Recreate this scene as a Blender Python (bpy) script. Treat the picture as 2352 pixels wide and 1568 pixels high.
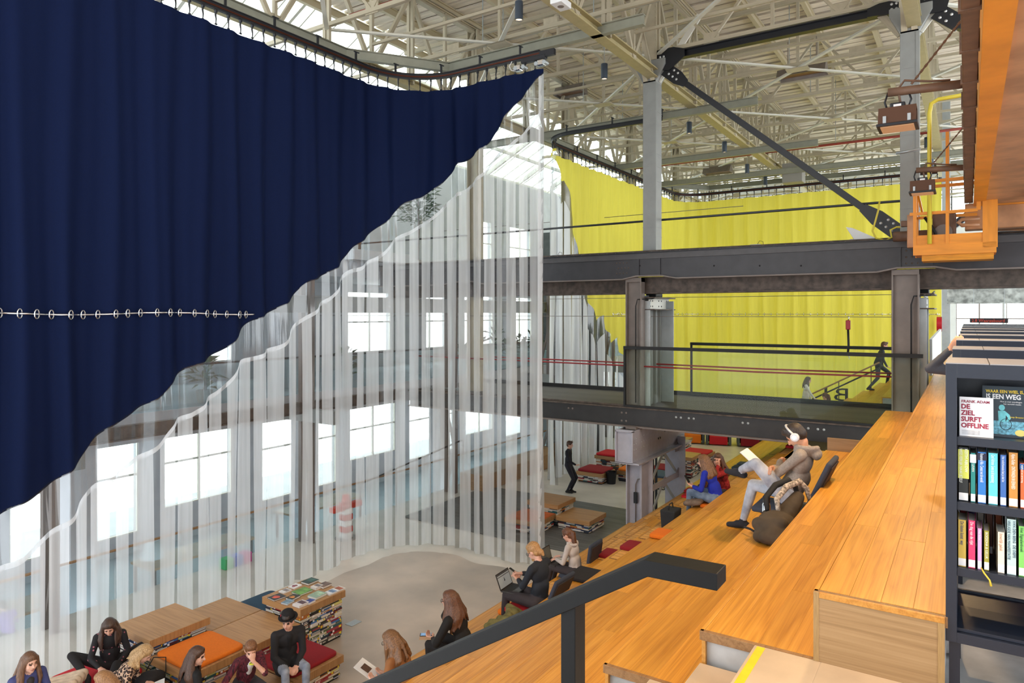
import bpy, bmesh, math, random
import numpy as np
from mathutils import Vector, Matrix, Euler
random.seed(7)
for o in list(bpy.data.objects): bpy.data.objects.remove(o)
SC = bpy.context.scene
SC.unit_settings.scale_length = .889      # one unit of the survey below is 0.889 m
COL = SC.collection
# ---------------------------------------------------------------- camera
F = 1596.0; CX = 1176.0; CY = 720.0; EZ = 6.0
YAW = math.atan(1047/1596.); SN, CS = math.sin(YAW), math.cos(YAW)
cam = bpy.data.cameras.new('camera'); cam.sensor_width = 36; cam.lens = F/2352*36
cam.shift_y = -(784-CY)/2352; cam.clip_end = 300
camo = bpy.data.objects.new('camera', cam); COL.objects.link(camo)
camo.location = (0, 0, EZ); camo.rotation_euler = (math.pi/2, 0, YAW); SC.camera = camo
# ---------------------------------------------------------------- sky
w = bpy.data.worlds.new('sky'); SC.world = w; w.use_nodes = True
bg = w.node_tree.nodes['Background']; bg.inputs[0].default_value = (0.93, 0.97, 1.0, 1); bg.inputs[1].default_value = 4.2
# ---------------------------------------------------------------- exposure
vs = SC.view_settings; vs.view_transform = 'Standard'; vs.look = 'None'; vs.exposure = -0.08; vs.gamma = 1
vs.use_curve_mapping = False
cy = SC.cycles; cy.max_bounces = 6; cy.diffuse_bounces = 3; cy.glossy_bounces = 2; cy.transmission_bounces = 4; cy.transparent_max_bounces = 14; cy.sample_clamp_indirect = 8
# ---------------------------------------------------------------- lamps (their housings are built with the crane and pendants below)
WARM = (1.0, 0.66, 0.33)
def spot(loc, energy, size=130, target=None, color=WARM, rad=0.12):
    l = bpy.data.lights.new('lamp_light', 'SPOT'); l.energy = energy; l.spot_size = math.radians(size); l.spot_blend = 0.6
    l.color = color; l.shadow_soft_size = rad
    o = bpy.data.objects.new('lamp_light', l); COL.objects.link(o); o.location = loc
    if target is not None:
        o.rotation_euler = (Vector(target)-Vector(loc)).to_track_quat('-Z', 'Y').to_euler()
    return o
# ---------------------------------------------------------------- photo pixel -> place
def ray(x, y):
    u = (x-CX)/F; v = -(y-CY)/F
    return Vector((-SN+u*CS, CS+u*SN, v))
def atz(x, y, z):
    r = ray(x, y); return r*((z-EZ)/r.z)+Vector((0, 0, EZ))
def aty(x, y, Y):
    r = ray(x, y); return r*(Y/r.y)+Vector((0, 0, EZ))
def atx(x, y, X):
    r = ray(x, y); return r*(X/r.x)+Vector((0, 0, EZ))
def atd(x, y, d):
    return ray(x, y)*d+Vector((0, 0, EZ))
# ---------------------------------------------------------------- materials
MATS = {}
def srgb(r, g, b):
    f = lambda c: (c/255/12.92 if c/255 <= .04045 else ((c/255+.055)/1.055)**2.4)
    return (f(r), f(g), f(b))
def mat(name, rgb, rough=.6, metal=0., var=0., scale=6., bump=0., stretch=(1, 1, 1), rgb2=None, objvar=0., emit=0., spec=None, coat=0.):
    """plain surface with optional noise colour variation, fine relief and per-object tone"""
    if name in MATS: return MATS[name]
    m = bpy.data.materials.new(name); m.use_nodes = True; nt = m.node_tree; N = nt.nodes; L = nt.links
    b = N['Principled BSDF']; b.inputs['Roughness'].default_value = rough; b.inputs['Metallic'].default_value = metal
    if spec is not None: b.inputs['Specular IOR Level'].default_value = spec
    if coat: b.inputs['Coat Weight'].default_value = coat; b.inputs['Coat Roughness'].default_value = .25
    c1 = tuple(rgb)+(1,)
    b.inputs['Base Color'].default_value = c1
    out = None
    if var or bump or rgb2:
        tc = N.new('ShaderNodeTexCoord'); mp = N.new('ShaderNodeMapping'); mp.inputs['Scale'].default_value = stretch
        nz = N.new('ShaderNodeTexNoise'); nz.inputs['Scale'].default_value = scale; nz.inputs['Detail'].default_value = 5
        L.new(tc.outputs['Object'], mp.inputs[0]); L.new(mp.outputs[0], nz.inputs['Vector'])
        if var or rgb2:
            rp = N.new('ShaderNodeValToRGB')
            lo = tuple(max(0, c*(1-var)) for c in rgb)+(1,); hi = (tuple(rgb2) if rgb2 else tuple(min(1, c*(1+var)) for c in rgb))+(1,)
            rp.color_ramp.elements[0].color = lo; rp.color_ramp.elements[1].color = hi
            rp.color_ramp.elements[0].position = .32; rp.color_ramp.elements[1].position = .68
            L.new(nz.outputs['Fac'], rp.inputs[0]); out = rp.outputs[0]
        if bump:
            bp = N.new('ShaderNodeBump'); bp.inputs['Strength'].default_value = bump; bp.inputs['Distance'].default_value = .01
            L.new(nz.outputs['Fac'], bp.inputs['Height']); L.new(bp.outputs[0], b.inputs['Normal'])
    if objvar:
        oi = N.new('ShaderNodeObjectInfo'); hs = N.new('ShaderNodeHueSaturation')
        mr = N.new('ShaderNodeMapRange'); mr.inputs[3].default_value = 1-objvar; mr.inputs[4].default_value = 1+objvar
        L.new(oi.outputs['Random'], mr.inputs[0]); L.new(mr.outputs[0], hs.inputs['Value'])
        if out is not None: L.new(out, hs.inputs['Color'])
        else: hs.inputs['Color'].default_value = c1
        out = hs.outputs[0]
    if out is not None: L.new(out, b.inputs['Base Color'])
    if emit:
        b.inputs['Emission Color'].default_value = c1; b.inputs['Emission Strength'].default_value = emit
    MATS[name] = m; return m
def wood(name, lo, mid, hi, axis='Y', rough=.38, scale=1., objvar=.12, plank=None):
    """oak: long grain, cathedral figure, per-board tone; plank=(axis,width) adds board tone bands"""
    m = bpy.data.materials.new(name); m.use_nodes = True; nt = m.node_tree; N = nt.nodes; L = nt.links
    b = N['Principled BSDF']; b.inputs['Roughness'].default_value = rough
    tc = N.new('ShaderNodeTexCoord'); oi = N.new('ShaderNodeObjectInfo')
    off = N.new('ShaderNodeVectorMath'); off.operation = 'SCALE'; off.inputs[0].default_value = (37, 53, 91)
    L.new(oi.outputs['Random'], off.inputs['Scale'])
    ad = N.new('ShaderNodeVectorMath'); ad.operation = 'ADD'; L.new(tc.outputs['Object'], ad.inputs[0]); L.new(off.outputs[0], ad.inputs[1])
    st = {'X': (.42, 8, 8), 'Y': (8, .42, 8), 'Z': (8, 8, .42)}[axis]
    mp = N.new('ShaderNodeMapping'); mp.inputs['Scale'].default_value = tuple(s*scale for s in st); L.new(ad.outputs[0], mp.inputs[0])
    n1 = N.new('ShaderNodeTexNoise'); n1.inputs['Scale'].default_value = .8; n1.inputs['Detail'].default_value = 3; n1.inputs['Distortion'].default_value = .35
    L.new(mp.outputs[0], n1.inputs['Vector'])
    ml = N.new('ShaderNodeMath'); ml.operation = 'MULTIPLY'; ml.inputs[1].default_value = 13; L.new(n1.outputs['Fac'], ml.inputs[0])
    fr = N.new('ShaderNodeMath'); fr.operation = 'PINGPONG'; fr.inputs[1].default_value = 1; L.new(ml.outputs[0], fr.inputs[0])
    mp2 = N.new('ShaderNodeMapping'); mp2.inputs['Scale'].default_value = tuple(s*scale*(14 if s > 5 else 3.0) for s in st); L.new(ad.outputs[0], mp2.inputs[0])
    n2 = N.new('ShaderNodeTexNoise'); n2.inputs['Scale'].default_value = 1.; n2.inputs['Detail'].default_value = 4; L.new(mp2.outputs[0], n2.inputs['Vector'])
    mx = N.new('ShaderNodeMath'); mx.operation = 'MULTIPLY_ADD'; mx.inputs[1].default_value = .28; L.new(fr.outputs[0], mx.inputs[0])
    m3 = N.new('ShaderNodeMath'); m3.operation = 'MULTIPLY'; m3.inputs[1].default_value = .72; L.new(n2.outputs['Fac'], m3.inputs[0]); L.new(m3.outputs[0], mx.inputs[2])
    rp = N.new('ShaderNodeValToRGB'); e = rp.color_ramp.elements
    e[0].position = .15; e[0].color = lo+(1,); e[1].position = .8; e[1].color = hi+(1,)
    k = e.new(.45); k.color = mid+(1,)
    L.new(mx.outputs[0], rp.inputs[0]); col = rp.outputs[0]
    hs = N.new('ShaderNodeHueSaturation'); mr = N.new('ShaderNodeMapRange'); mr.inputs[3].default_value = 1-objvar; mr.inputs[4].default_value = 1+objvar
    L.new(oi.outputs['Random'], mr.inputs[0]); L.new(mr.outputs[0], hs.inputs['Value']); L.new(col, hs.inputs['Color'])
    L.new(hs.outputs[0], b.inputs['Base Color'])
    bp = N.new('ShaderNodeBump'); bp.inputs['Strength'].default_value = .08; bp.inputs['Distance'].default_value = .004
    L.new(n2.outputs['Fac'], bp.inputs['Height']); L.new(bp.outputs[0], b.inputs['Normal'])
    MATS[name] = m; return m
def sheet(name, tint, haze, white=(.94, .96, .99), gloss=.06, rough=.12, emitless=True):
    """plastic sheet: part see-through, part milky scattering"""
    m = bpy.data.materials.new(name); m.use_nodes = True; nt = m.node_tree; N = nt.nodes; L = nt.links
    N.remove(N['Principled BSDF']); o = N['Material Output']
    tr = N.new('ShaderNodeBsdfTransparent'); tr.inputs[0].default_value = tuple(tint)+(1,)
    if haze < .01:
        gl = N.new('ShaderNodeBsdfGlossy'); gl.inputs['Roughness'].default_value = rough; mx = N.new('ShaderNodeMixShader'); mx.inputs[0].default_value = gloss
        L.new(tr.outputs[0], mx.inputs[1]); L.new(gl.outputs[0], mx.inputs[2]); L.new(mx.outputs[0], o.inputs[0]); MATS[name] = m; return m
    df = N.new('ShaderNodeBsdfDiffuse'); df.inputs[0].default_value = tuple(white)+(1,)
    tl = N.new('ShaderNodeBsdfTranslucent'); tl.inputs[0].default_value = tuple(white)+(1,)
    m1 = N.new('ShaderNodeMixShader'); m1.inputs[0].default_value = .5; L.new(df.outputs[0], m1.inputs[1]); L.new(tl.outputs[0], m1.inputs[2])
    m2 = N.new('ShaderNodeMixShader'); m2.inputs[0].default_value = haze
    if haze > .2:
        tc = N.new('ShaderNodeTexCoord'); mp = N.new('ShaderNodeMapping'); mp.inputs['Scale'].default_value = (9, 9, .25)
        nz = N.new('ShaderNodeTexNoise'); nz.inputs['Scale'].default_value = 1.5; nz.inputs['Detail'].default_value = 3
        L.new(tc.outputs['Object'], mp.inputs[0]); L.new(mp.outputs[0], nz.inputs['Vector'])
        mr = N.new('ShaderNodeMapRange'); mr.inputs[1].default_value = .3; mr.inputs[2].default_value = .7; mr.inputs[3].default_value = haze-.05; mr.inputs[4].default_value = haze+.06
        L.new(nz.outputs['Fac'], mr.inputs[0]); L.new(mr.outputs[0], m2.inputs[0])
    L.new(tr.outputs[0], m2.inputs[1]); L.new(m1.outputs[0], m2.inputs[2])
    gl = N.new('ShaderNodeBsdfGlossy'); gl.inputs['Roughness'].default_value = rough
    m3 = N.new('ShaderNodeMixShader'); m3.inputs[0].default_value = gloss; L.new(m2.outputs[0], m3.inputs[1]); L.new(gl.outputs[0], m3.inputs[2])
    L.new(m3.outputs[0], o.inputs[0]); MATS[name] = m; return m
def bookcover(name, palette):
    """cover colour picked per object"""
    m = bpy.data.materials.new(name); m.use_nodes = True; nt = m.node_tree; N = nt.nodes; L = nt.links
    b = N['Principled BSDF']; b.inputs['Roughness'].default_value = .45
    oi = N.new('ShaderNodeObjectInfo'); rp = N.new('ShaderNodeValToRGB'); rp.color_ramp.interpolation = 'CONSTANT'
    e = rp.color_ramp.elements; n = len(palette)
    e[0].position = 0; e[0].color = palette[0]+(1,); e[1].position = 1/n; e[1].color = palette[1]+(1,)
    for i in range(2, n):
        k = e.new(i/n); k.color = palette[i]+(1,)
    L.new(oi.outputs['Random'], rp.inputs[0]); L.new(rp.outputs[0], b.inputs['Base Color']); MATS[name] = m; return m

wood('bleacher_oak', (.42, .17, .02), (.60, .275, .036), (.74, .37, .064), 'Y', rough=.33)
wood('riser_oak', (.38, .155, .025), (.54, .245, .045), (.66, .33, .075), 'Y', rough=.4)
wood('panel_oak', (.21, .125, .055), (.30, .185, .085), (.37, .24, .12), 'X', rough=.5)
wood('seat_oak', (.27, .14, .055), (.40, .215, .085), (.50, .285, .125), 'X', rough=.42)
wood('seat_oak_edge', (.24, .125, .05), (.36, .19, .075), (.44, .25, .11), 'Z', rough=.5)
wood('dark_band_oak', (.16, .075, .028), (.25, .13, .05), (.33, .18, .075), 'Y', rough=.5)
wood('grey_planks', (.075, .078, .08), (.125, .13, .13), (.20, .205, .20), 'X', rough=.5)
wood('deck_planks', (.045, .038, .032), (.10, .09, .08), (.18, .165, .15), 'X', rough=.7)
concrete = mat('concrete', srgb(214, 206, 194), .32, var=.1, scale=1.1, bump=.05, rgb2=srgb(228, 220, 208))
concrete_in = mat('concrete_screed', srgb(176, 166, 154), .34, var=.18, scale=.6, bump=.05, rgb2=srgb(206, 190, 174))
concrete_pale = mat('concrete_pale', srgb(196, 176, 152), .4, var=.12, scale=3, bump=.06)
concrete_side = mat('concrete_side', srgb(176, 176, 176), .7, var=.2, scale=5, bump=.1)
plaster = mat('plaster_grey', srgb(186, 190, 195), .8, var=.08, scale=2)
plaster_w = mat('plaster_white', srgb(222, 226, 228), .7, var=.04, scale=2)
greydark = mat('slate_wall', srgb(82, 88, 90), .7, var=.15, scale=4)
cream = mat('cream_steel', srgb(184, 175, 152), .5, var=.1, scale=3)
cream2 = mat('roof_board', srgb(240, 229, 212), .7, var=.14, scale=2.2, stretch=(.4, 3, 1), objvar=.08)
roofdark = mat('roof_backing', srgb(160, 138, 114), .85, var=.25, scale=1.5)
white_steel = mat('white_steel', srgb(214, 214, 204), .45)
grey_steel = mat('grey_steel', srgb(140, 143, 141), .45, var=.06, scale=4, bump=.04)
grey_steel2 = mat('grey_steel_light', srgb(176, 184, 187), .45, var=.08, scale=4)
taupe_steel = mat('taupe_steel', srgb(122, 112, 106), .5, var=.1, scale=4, bump=.05)
lav_steel = mat('lavender_steel', srgb(178, 178, 190), .45, var=.08, scale=5, bump=.04)
girder_m = mat('girder_black', srgb(54, 53, 57), .45, var=.15, scale=4, bump=.08)
girder_r = mat('girder_rust', srgb(82, 70, 62), .6, var=.45, scale=7, bump=.1)
bridge_m = mat('bridge_black', srgb(40, 37, 36), .45, var=.2, scale=5, bump=.08)
black_st = mat('black_steel', srgb(24, 27, 34), .38, var=.1, scale=6)
black_rail = mat('rail_black', srgb(17, 18, 20), .5, var=.06, scale=30, bump=.05, spec=.22)
black_mat = mat('black_matt', srgb(14, 15, 17), .6)
rubber = mat('rubber', srgb(28, 28, 30), .8)
bolt_m = mat('bolt_zinc', srgb(205, 208, 210), .35, metal=.6)
zinc = mat('zinc', srgb(176, 184, 188), .4, metal=.5)
chrome = mat('polished_steel', srgb(225, 228, 232), .18, metal=1)
rust_red = mat('red_pipe', srgb(150, 62, 50), .5, var=.15, scale=5)
red_hose = mat('red_hose', srgb(150, 28, 34), .45)
copper = mat('copper', srgb(96, 52, 38), .35, metal=.8)
orange_st = mat('crane_orange', srgb(226, 143, 40), .42, var=.13, scale=2.2, bump=.05)
orange_dk = mat('crane_orange_old', srgb(188, 138, 98), .35, var=.25, scale=2.5, bump=.06)
brown_st = mat('crane_brown', srgb(104, 76, 58), .55, var=.25, scale=5)
yellow_tube = mat('yellow_tube', srgb(216, 200, 66), .4)
shelf_m = mat('shelf_anthracite', srgb(32, 39, 54), .38, var=.04, scale=60, bump=.03)
shelf_top = mat('shelf_top_grey', srgb(150, 152, 158), .35, var=.04, scale=20)
pages = mat('pages', srgb(216, 212, 205), .8, var=.1, scale=3, stretch=(1, 1, 60))
pages_l = mat('pages_white', srgb(204, 199, 190), .8)
label_w = mat('label_white', srgb(236, 236, 238), .6)
label_y = mat('label_yellow', srgb(226, 200, 40), .6)
cush = {k: mat('cushion_'+k, srgb(*v), .9, var=.05, scale=40, bump=.12) for k, v in
        dict(red=(196, 28, 40), darkred=(140, 22, 34), orange=(228, 118, 22), slate=(72, 90, 106), teal=(40, 70, 92), green=(70, 66, 36), blue=(54, 62, 78)).items()}
navy = mat('navy_cloth', srgb(7, 22, 58), .8, var=.06, scale=30, bump=.06, spec=.15)
yellow = None
def ycloth():
    m = mat('yellow_cloth', srgb(236, 224, 92), .8, var=.05, scale=3, stretch=(6, 6, .3))
    nt = m.node_tree; N = nt.nodes; L = nt.links; b = N['Principled BSDF']; o = N['Material Output']
    tl = N.new('ShaderNodeBsdfTranslucent'); tl.inputs[0].default_value = srgb(235, 222, 90)+(1,)
    mx = N.new('ShaderNodeMixShader'); mx.inputs[0].default_value = .35; L.new(b.outputs[0], mx.inputs[1]); L.new(tl.outputs[0], mx.inputs[2]); L.new(mx.outputs[0], o.inputs[0])
    return m
yellow = ycloth()
clearpvc = sheet('clear_pvc', (.80, .83, .86), .05, gloss=.10, rough=.08)
clearstripe = sheet('clear_pvc_seam', (.68, .68, .68), .04, white=(.5, .48, .46), gloss=.04, rough=.15)
milky = sheet('milky_pvc', (.95, .97, .99), .50, gloss=.05, rough=.25)
milky2 = sheet('milky_pvc_dense', (.95, .97, .99), .72, gloss=.04, rough=.3)
glass = sheet('glass', (.94, .97, .94), .002, gloss=.008, rough=.02)
glass_b = sheet('glass_bluish', (.80, .90, .93), .10, gloss=.06, rough=.03)
lampglow = mat('lamp_glow', (1.0, .74, .42), .5, emit=3.0)
tube_glow = mat('tube_glow', (.95, .98, 1.0), .5, emit=4.0)
heater_m = mat('heater_grey', srgb(136, 128, 122), .4, metal=.3, var=.1)
heater_in = mat('heater_copper', srgb(120, 84, 62), .4, metal=.4, var=.2)
PAL = [srgb(*c) for c in [(40, 46, 62), (150, 36, 40), (222, 216, 204), (60, 60, 58), (34, 62, 110), (196, 186, 160), (92, 40, 44), (46, 92, 96), (178, 110, 48), (212, 210, 208), (38, 36, 36), (120, 116, 104), (88, 104, 64), (200, 196, 120), (70, 110, 170), (150, 60, 70)]]
cover_r = bookcover('book_cover', PAL)
cover_slot = [mat('book_tone_%d' % i, c, .5) for i, c in enumerate(PAL[:10])]
leaf = mat('leaf', srgb(58, 88, 52), .5, var=.3, scale=8, objvar=.2)
pot_m = mat('pot', srgb(190, 186, 180), .6)
paper = mat('paper', srgb(235, 238, 242), .8)
# ---------------------------------------------------------------- mesh helpers
class MB:
    def __init__(s): s.v = []; s.f = []; s.mi = []; s.cur = 0
    def _add(s, vs, fs):
        n = len(s.v); s.v += [tuple(x) for x in vs]; s.f += [tuple(n+i for i in f) for f in fs]; s.mi += [s.cur]*len(fs); return s
    def box(s, a, b):
        x0, y0, z0 = a; x1, y1, z1 = b
        return s._add([(x0, y0, z0), (x1, y0, z0), (x1, y1, z0), (x0, y1, z0), (x0, y0, z1), (x1, y0, z1), (x1, y1, z1), (x0, y1, z1)],
                      [(3, 2, 1, 0), (4, 5, 6, 7), (0, 1, 5, 4), (1, 2, 6, 5), (2, 3, 7, 6), (3, 0, 4, 7)])
    def obox(s, M, size):
        sx, sy, sz = (k/2 for k in size)
        c = [(-sx, -sy, -sz), (sx, -sy, -sz), (sx, sy, -sz), (-sx, sy, -sz), (-sx, -sy, sz), (sx, -sy, sz), (sx, sy, sz), (-sx, sy, sz)]
        return s._add([M @ Vector(p) for p in c], [(3, 2, 1, 0), (4, 5, 6, 7), (0, 1, 5, 4), (1, 2, 6, 5), (2, 3, 7, 6), (3, 0, 4, 7)])
    def beam(s, p, q, w, h, up=(0, 0, 1)):
        return s.obox(frame(p, q, up), (w, h, (Vector(q)-Vector(p)).length))
    def ibeam(s, p, q, w, h, t=.02, up=(0, 0, 1)):
        M = frame(p, q, up); L = (Vector(q)-Vector(p)).length
        s.obox(M @ Matrix.Translation((0, h/2-t/2, 0)), (w, t, L)); s.obox(M @ Matrix.Translation((0, -h/2+t/2, 0)), (w, t, L))
        return s.obox(M, (t, h-2*t, L))
    def tube(s, pts, r, n=8, cap=True):
        pts = [Vector(p) for p in pts]; rs = r if isinstance(r, (list, tuple)) else [r]*len(pts); rings = []; base = len(s.v)
        prev = None
        for i, p in enumerate(pts):
            t = (pts[min(i+1, len(pts)-1)]-pts[max(i-1, 0)])
            t = t.normalized() if t.length > 1e-9 else Vector((0, 0, 1))
            a = prev if prev is not None else (Vector((0, 0, 1)) if abs(t.z) < .9 else Vector((1, 0, 0)))
            x = (a-t*a.dot(t)).normalized(); y = t.cross(x); prev = x
            for k in range(n):
                an = 2*math.pi*k/n; s.v.append(tuple(p+(x*math.cos(an)+y*math.sin(an))*rs[i]))
        for i in range(len(pts)-1):
            for k in range(n):
                k2 = (k+1) % n
                s.f.append((base+i*n+k, base+i*n+k2, base+(i+1)*n+k2, base+(i+1)*n+k)); s.mi.append(s.cur)
        if cap:
            s.f.append(tuple(base+k for k in range(n))[::-1]); s.mi.append(s.cur)
            s.f.append(tuple(base+(len(pts)-1)*n+k for k in range(n))); s.mi.append(s.cur)
        return s
    def lathe(s, prof, c=(0, 0, 0), n=16):
        base = len(s.v)
        for r, z in prof:
            for k in range(n):
                a = 2*math.pi*k/n; s.v.append((c[0]+r*math.cos(a), c[1]+r*math.sin(a), c[2]+z))
        for i in range(len(prof)-1):
            for k in range(n):
                k2 = (k+1) % n; s.f.append((base+i*n+k, base+i*n+k2, base+(i+1)*n+k2, base+(i+1)*n+k)); s.mi.append(s.cur)
        return s
    def prism(s, poly, axis, a, b):
        """polygon extruded along axis ('X','Y','Z') from a to b; poly in the two other axes in order"""
        def P(u, v, k): return {'X': (k, u, v), 'Y': (u, k, v), 'Z': (u, v, k)}[axis]
        n = len(poly); vs = [P(u, v, a) for u, v in poly]+[P(u, v, b) for u, v in poly]
        fs = [tuple(range(n))[::-1], tuple(range(n, 2*n))]+[(i, (i+1) % n, n+(i+1) % n, n+i) for i in range(n)]
        return s._add(vs, fs)
    def mesh(s, name, mats, smooth=False, bevel=0, fix=True):
        me = bpy.data.meshes.new(name); me.from_pydata(s.v, [], s.f)
        for m in (mats if isinstance(mats, (list, tuple)) else [mats]): me.materials.append(m)
        if any(s.mi): me.polygons.foreach_set('material_index', s.mi)
        if fix or bevel:
            bm = bmesh.new(); bm.from_mesh(me)
            if bevel:
                bmesh.ops.bevel(bm, geom=[e for e in bm.edges if len(e.link_faces) == 2 and e.calc_face_angle(0) > .5], offset=bevel, segments=2, affect='EDGES', profile=.5)
            if fix: bmesh.ops.recalc_face_normals(bm, faces=bm.faces)
            bm.to_mesh(me); bm.free()
        if smooth: me.polygons.foreach_set('use_smooth', [True]*len(me.polygons))
        me.update(); return me
def frame(p, q, up=(0, 0, 1)):
    p = Vector(p); q = Vector(q); z = (q-p).normalized(); u = Vector(up)
    if abs(z.dot(u)) > .98: u = Vector((1, 0, 0))
    x = u.cross(z).normalized(); y = z.cross(x)
    M = Matrix((x, y, z)).transposed().to_4x4(); M.translation = (p+q)/2; return M
def tag(o, label=None, cat=None, group=None, kind=None):
    if label: o['label'] = label
    if cat: o['category'] = cat
    if group: o['group'] = group
    if kind: o['kind'] = kind
    return o
def link(name, data, parent=None, M=None):
    o = bpy.data.objects.new(name, data); COL.objects.link(o)
    if parent is not None: o.parent = parent
    if M is not None: o.matrix_basis = M
    return o
def obj(name, mb, mats, parent=None, label=None, cat=None, group=None, kind=None, smooth=False, bevel=0, org=None):
    """one mesh object; with org the object's origin sits there (vertices are given in the parent's frame)"""
    if org is not None:
        ox, oy, oz = org; mb.v = [(x-ox, y-oy, z-oz) for x, y, z in mb.v]
    o = link(name, mb.mesh(name, mats, smooth, bevel), parent)
    if org is not None: o.location = org
    return tag(o, label, cat, group, kind)
def thing(name, label, cat, loc=(0, 0, 0), rz=0, group=None):
    o = bpy.data.objects.new(name, None); COL.objects.link(o); o.empty_display_size = .1; o.location = loc; o.rotation_euler = (0, 0, rz)
    return tag(o, label, cat, group)
def copy_tree(o, parent=None):
    c = o.copy(); COL.objects.link(c); c.parent = parent
    for ch in list(o.children): copy_tree(ch, c)
    return c
_unit = {}
def unit(m):
    if m.name not in _unit: _unit[m.name] = MB().box((-.5, -.5, -.5), (.5, .5, .5)).mesh('member', m)
    return _unit[m.name]
def strut(parent, name, p, q, w, h, m, up=(0, 0, 1)):
    """a straight steel member: shared unit box, stretched between two points (parent at the origin)"""
    M = frame(p, q, up) @ Matrix.Diagonal((w, h, (Vector(q)-Vector(p)).length, 1))
    return link(name, unit(m), parent, M)
def ubox(parent, name, a, b, m):
    c = [(a[i]+b[i])/2 for i in range(3)]; d = [abs(b[i]-a[i]) for i in range(3)]
    return link(name, unit(m), parent, Matrix.Translation(c) @ Matrix.Diagonal((d[0], d[1], d[2], 1)))
_bolt = {}
def bolt(parent, p, nrm, r=.022, m=None, name='rivet'):
    m = m or bolt_m
    if m.name not in _bolt: _bolt[m.name] = MB().lathe([(0, .45), (.6, .38), (1, 0)], n=8).mesh('rivet', m, smooth=True)
    M = Matrix.Translation(p) @ Vector(nrm).to_track_quat('Z', 'Y').to_matrix().to_4x4() @ Matrix.Scale(r, 4)
    return link(name, _bolt[m.name], parent, M)
BENCH = bpy.data.scenes.new('bench')      # scratch scene: meshes are baked here, then it is removed
def bake(o):
    BENCH.collection.objects.link(o); vl = BENCH.view_layers[0]; vl.update(); dg = vl.depsgraph
    me = bpy.data.meshes.new_from_object(o.evaluated_get(dg)); bpy.data.objects.remove(o); return me
def text(s, size, m, M, parent=None, name='lettering', align='LEFT', ext=.0006, sx=1., bold=0.):
    c = bpy.data.curves.new(name, 'FONT'); c.body = s; c.size = size; c.extrude = ext; c.align_x = align; c.offset = bold; c.resolution_u = 2
    t = bpy.data.objects.new(name, c); me = bake(t)
    me.materials.clear(); me.materials.append(m)
    return link(name, me, parent, M @ Matrix.Diagonal((sx, 1, 1, 1)))
def cushion_mesh(sx, sy, h, m, r=.03):
    mb = MB(); n = 10; nz = [(-.5, .0, .93), (-.5, .0, 1), (0, 1, 1), (.5, 0, 1)]
    # rounded pillow slab built from rings of a superellipse
    rings = [(0.0, .97), (.12, 1.0), (.75, 1.0), (.93, .975), (1.0, .93), (1.03, .6), (1.04, 0.02)]
    seg = 32
    for z, k in rings:
        for i in range(seg):
            a = 2*math.pi*i/seg; c, s_ = math.cos(a), math.sin(a); e = .18
            mb.v.append((math.copysign(abs(c)**e, c)*sx/2*k, math.copysign(abs(s_)**e, s_)*sy/2*k, z*h))
    for j in range(len(rings)-1):
        for i in range(seg):
            i2 = (i+1) % seg; mb.f.append((j*seg+i, j*seg+i2, (j+1)*seg+i2, (j+1)*seg+i)); mb.mi.append(0)
    mb.f.append(tuple(range(seg))[::-1]); mb.mi.append(0); mb.f.append(tuple((len(rings)-1)*seg+i for i in range(seg))); mb.mi.append(0)
    return mb.mesh('cushion', m, smooth=True)
ORD = ['zeroth', 'first', 'second', 'third', 'fourth', 'fifth', 'sixth', 'seventh', 'eighth', 'ninth', 'tenth', 'eleventh', 'twelfth', 'thirteenth', 'fourteenth', 'fifteenth', 'sixteenth']
# ================================================================ SETTING
RISE = 4.497/12; RUN = .63; X0 = -.702; YE = 4.06; NT = 12
def tz(i): return 4.497-RISE*i
def tx(i): return X0-RUN*i
UF = tz(1)                                   # upper floor level
obj('floor', MB().box((-15.0, -2, -.25), (9, 52, 0)), concrete, kind='structure')
obj('floor', MB().box((-26, -2, -1.45), (-15.0, 52, -1.2)), mat('concrete_blue', srgb(168, 178, 184), .4, var=.1, scale=1), kind='structure')
obj('floor', MB().box((-.71, -2, UF-.3), (9, 46, UF-.002)), concrete_side, kind='structure')
# darker screed inside the curtain, with a pale kerb strip left along the curtain
pts = [(-7.9, 2.0), (-7.9, 13.45)]
for k in range(0, 41):
    t = k/40; x = -8.0-3.0*t; pts.append((x, 13.6+.06*math.sin(x*4.6)+.05*math.sin(x*2.1)))
for k in range(1, 12):
    a = math.radians(90+90*k/12); pts.append((-10.9+1.15*math.cos(a)+.03*math.sin(k*2), 12.4+1.2*math.sin(a)))
for k in range(0, 30):
    y = 12.0-.34*k; pts.append((-12.02+.05*math.sin(y*4.3), y))
pts = pts+[(-12.0, 2.0)]
obj('floor', MB().prism(pts, 'Z', .0005, .004), concrete_in, kind='structure')
pl = obj('floor', MB().box((-13.9, 15.35, .0005), (-7.95, 19.75, .006)), rubber, kind='structure')
gp = MB().box((-3.0, -.068, 0), (3.0, .068, .014)).mesh('plank', MATS['grey_planks'])
gp2 = MB().box((-1.5, -.068, 0), (1.5, .068, .014)).mesh('plank', MATS['grey_planks'])
for k in range(31):
    y = 15.42+k*.14
    if k % 2: link('plank', gp, pl, Matrix.Translation((-10.93, y, .004)))
    else:
        link('plank', gp2, pl, Matrix.Translation((-12.43, y, .004))); link('plank', gp2, pl, Matrix.Translation((-9.42, y, .004)))
# floor sockets
for (px, py) in [(812, 1431), (1360, 1165)]:
    p = atz(px, py, 0); obj('floor_socket', MB().box((-.09, -.13, .003), (.09, .13, .012)), zinc, org=None, label='grey metal floor socket lid set in the '+('screed near the book tower' if px < 1000 else 'pale concrete beyond the curtain'), cat='floor socket', bevel=.002).location = p
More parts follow.
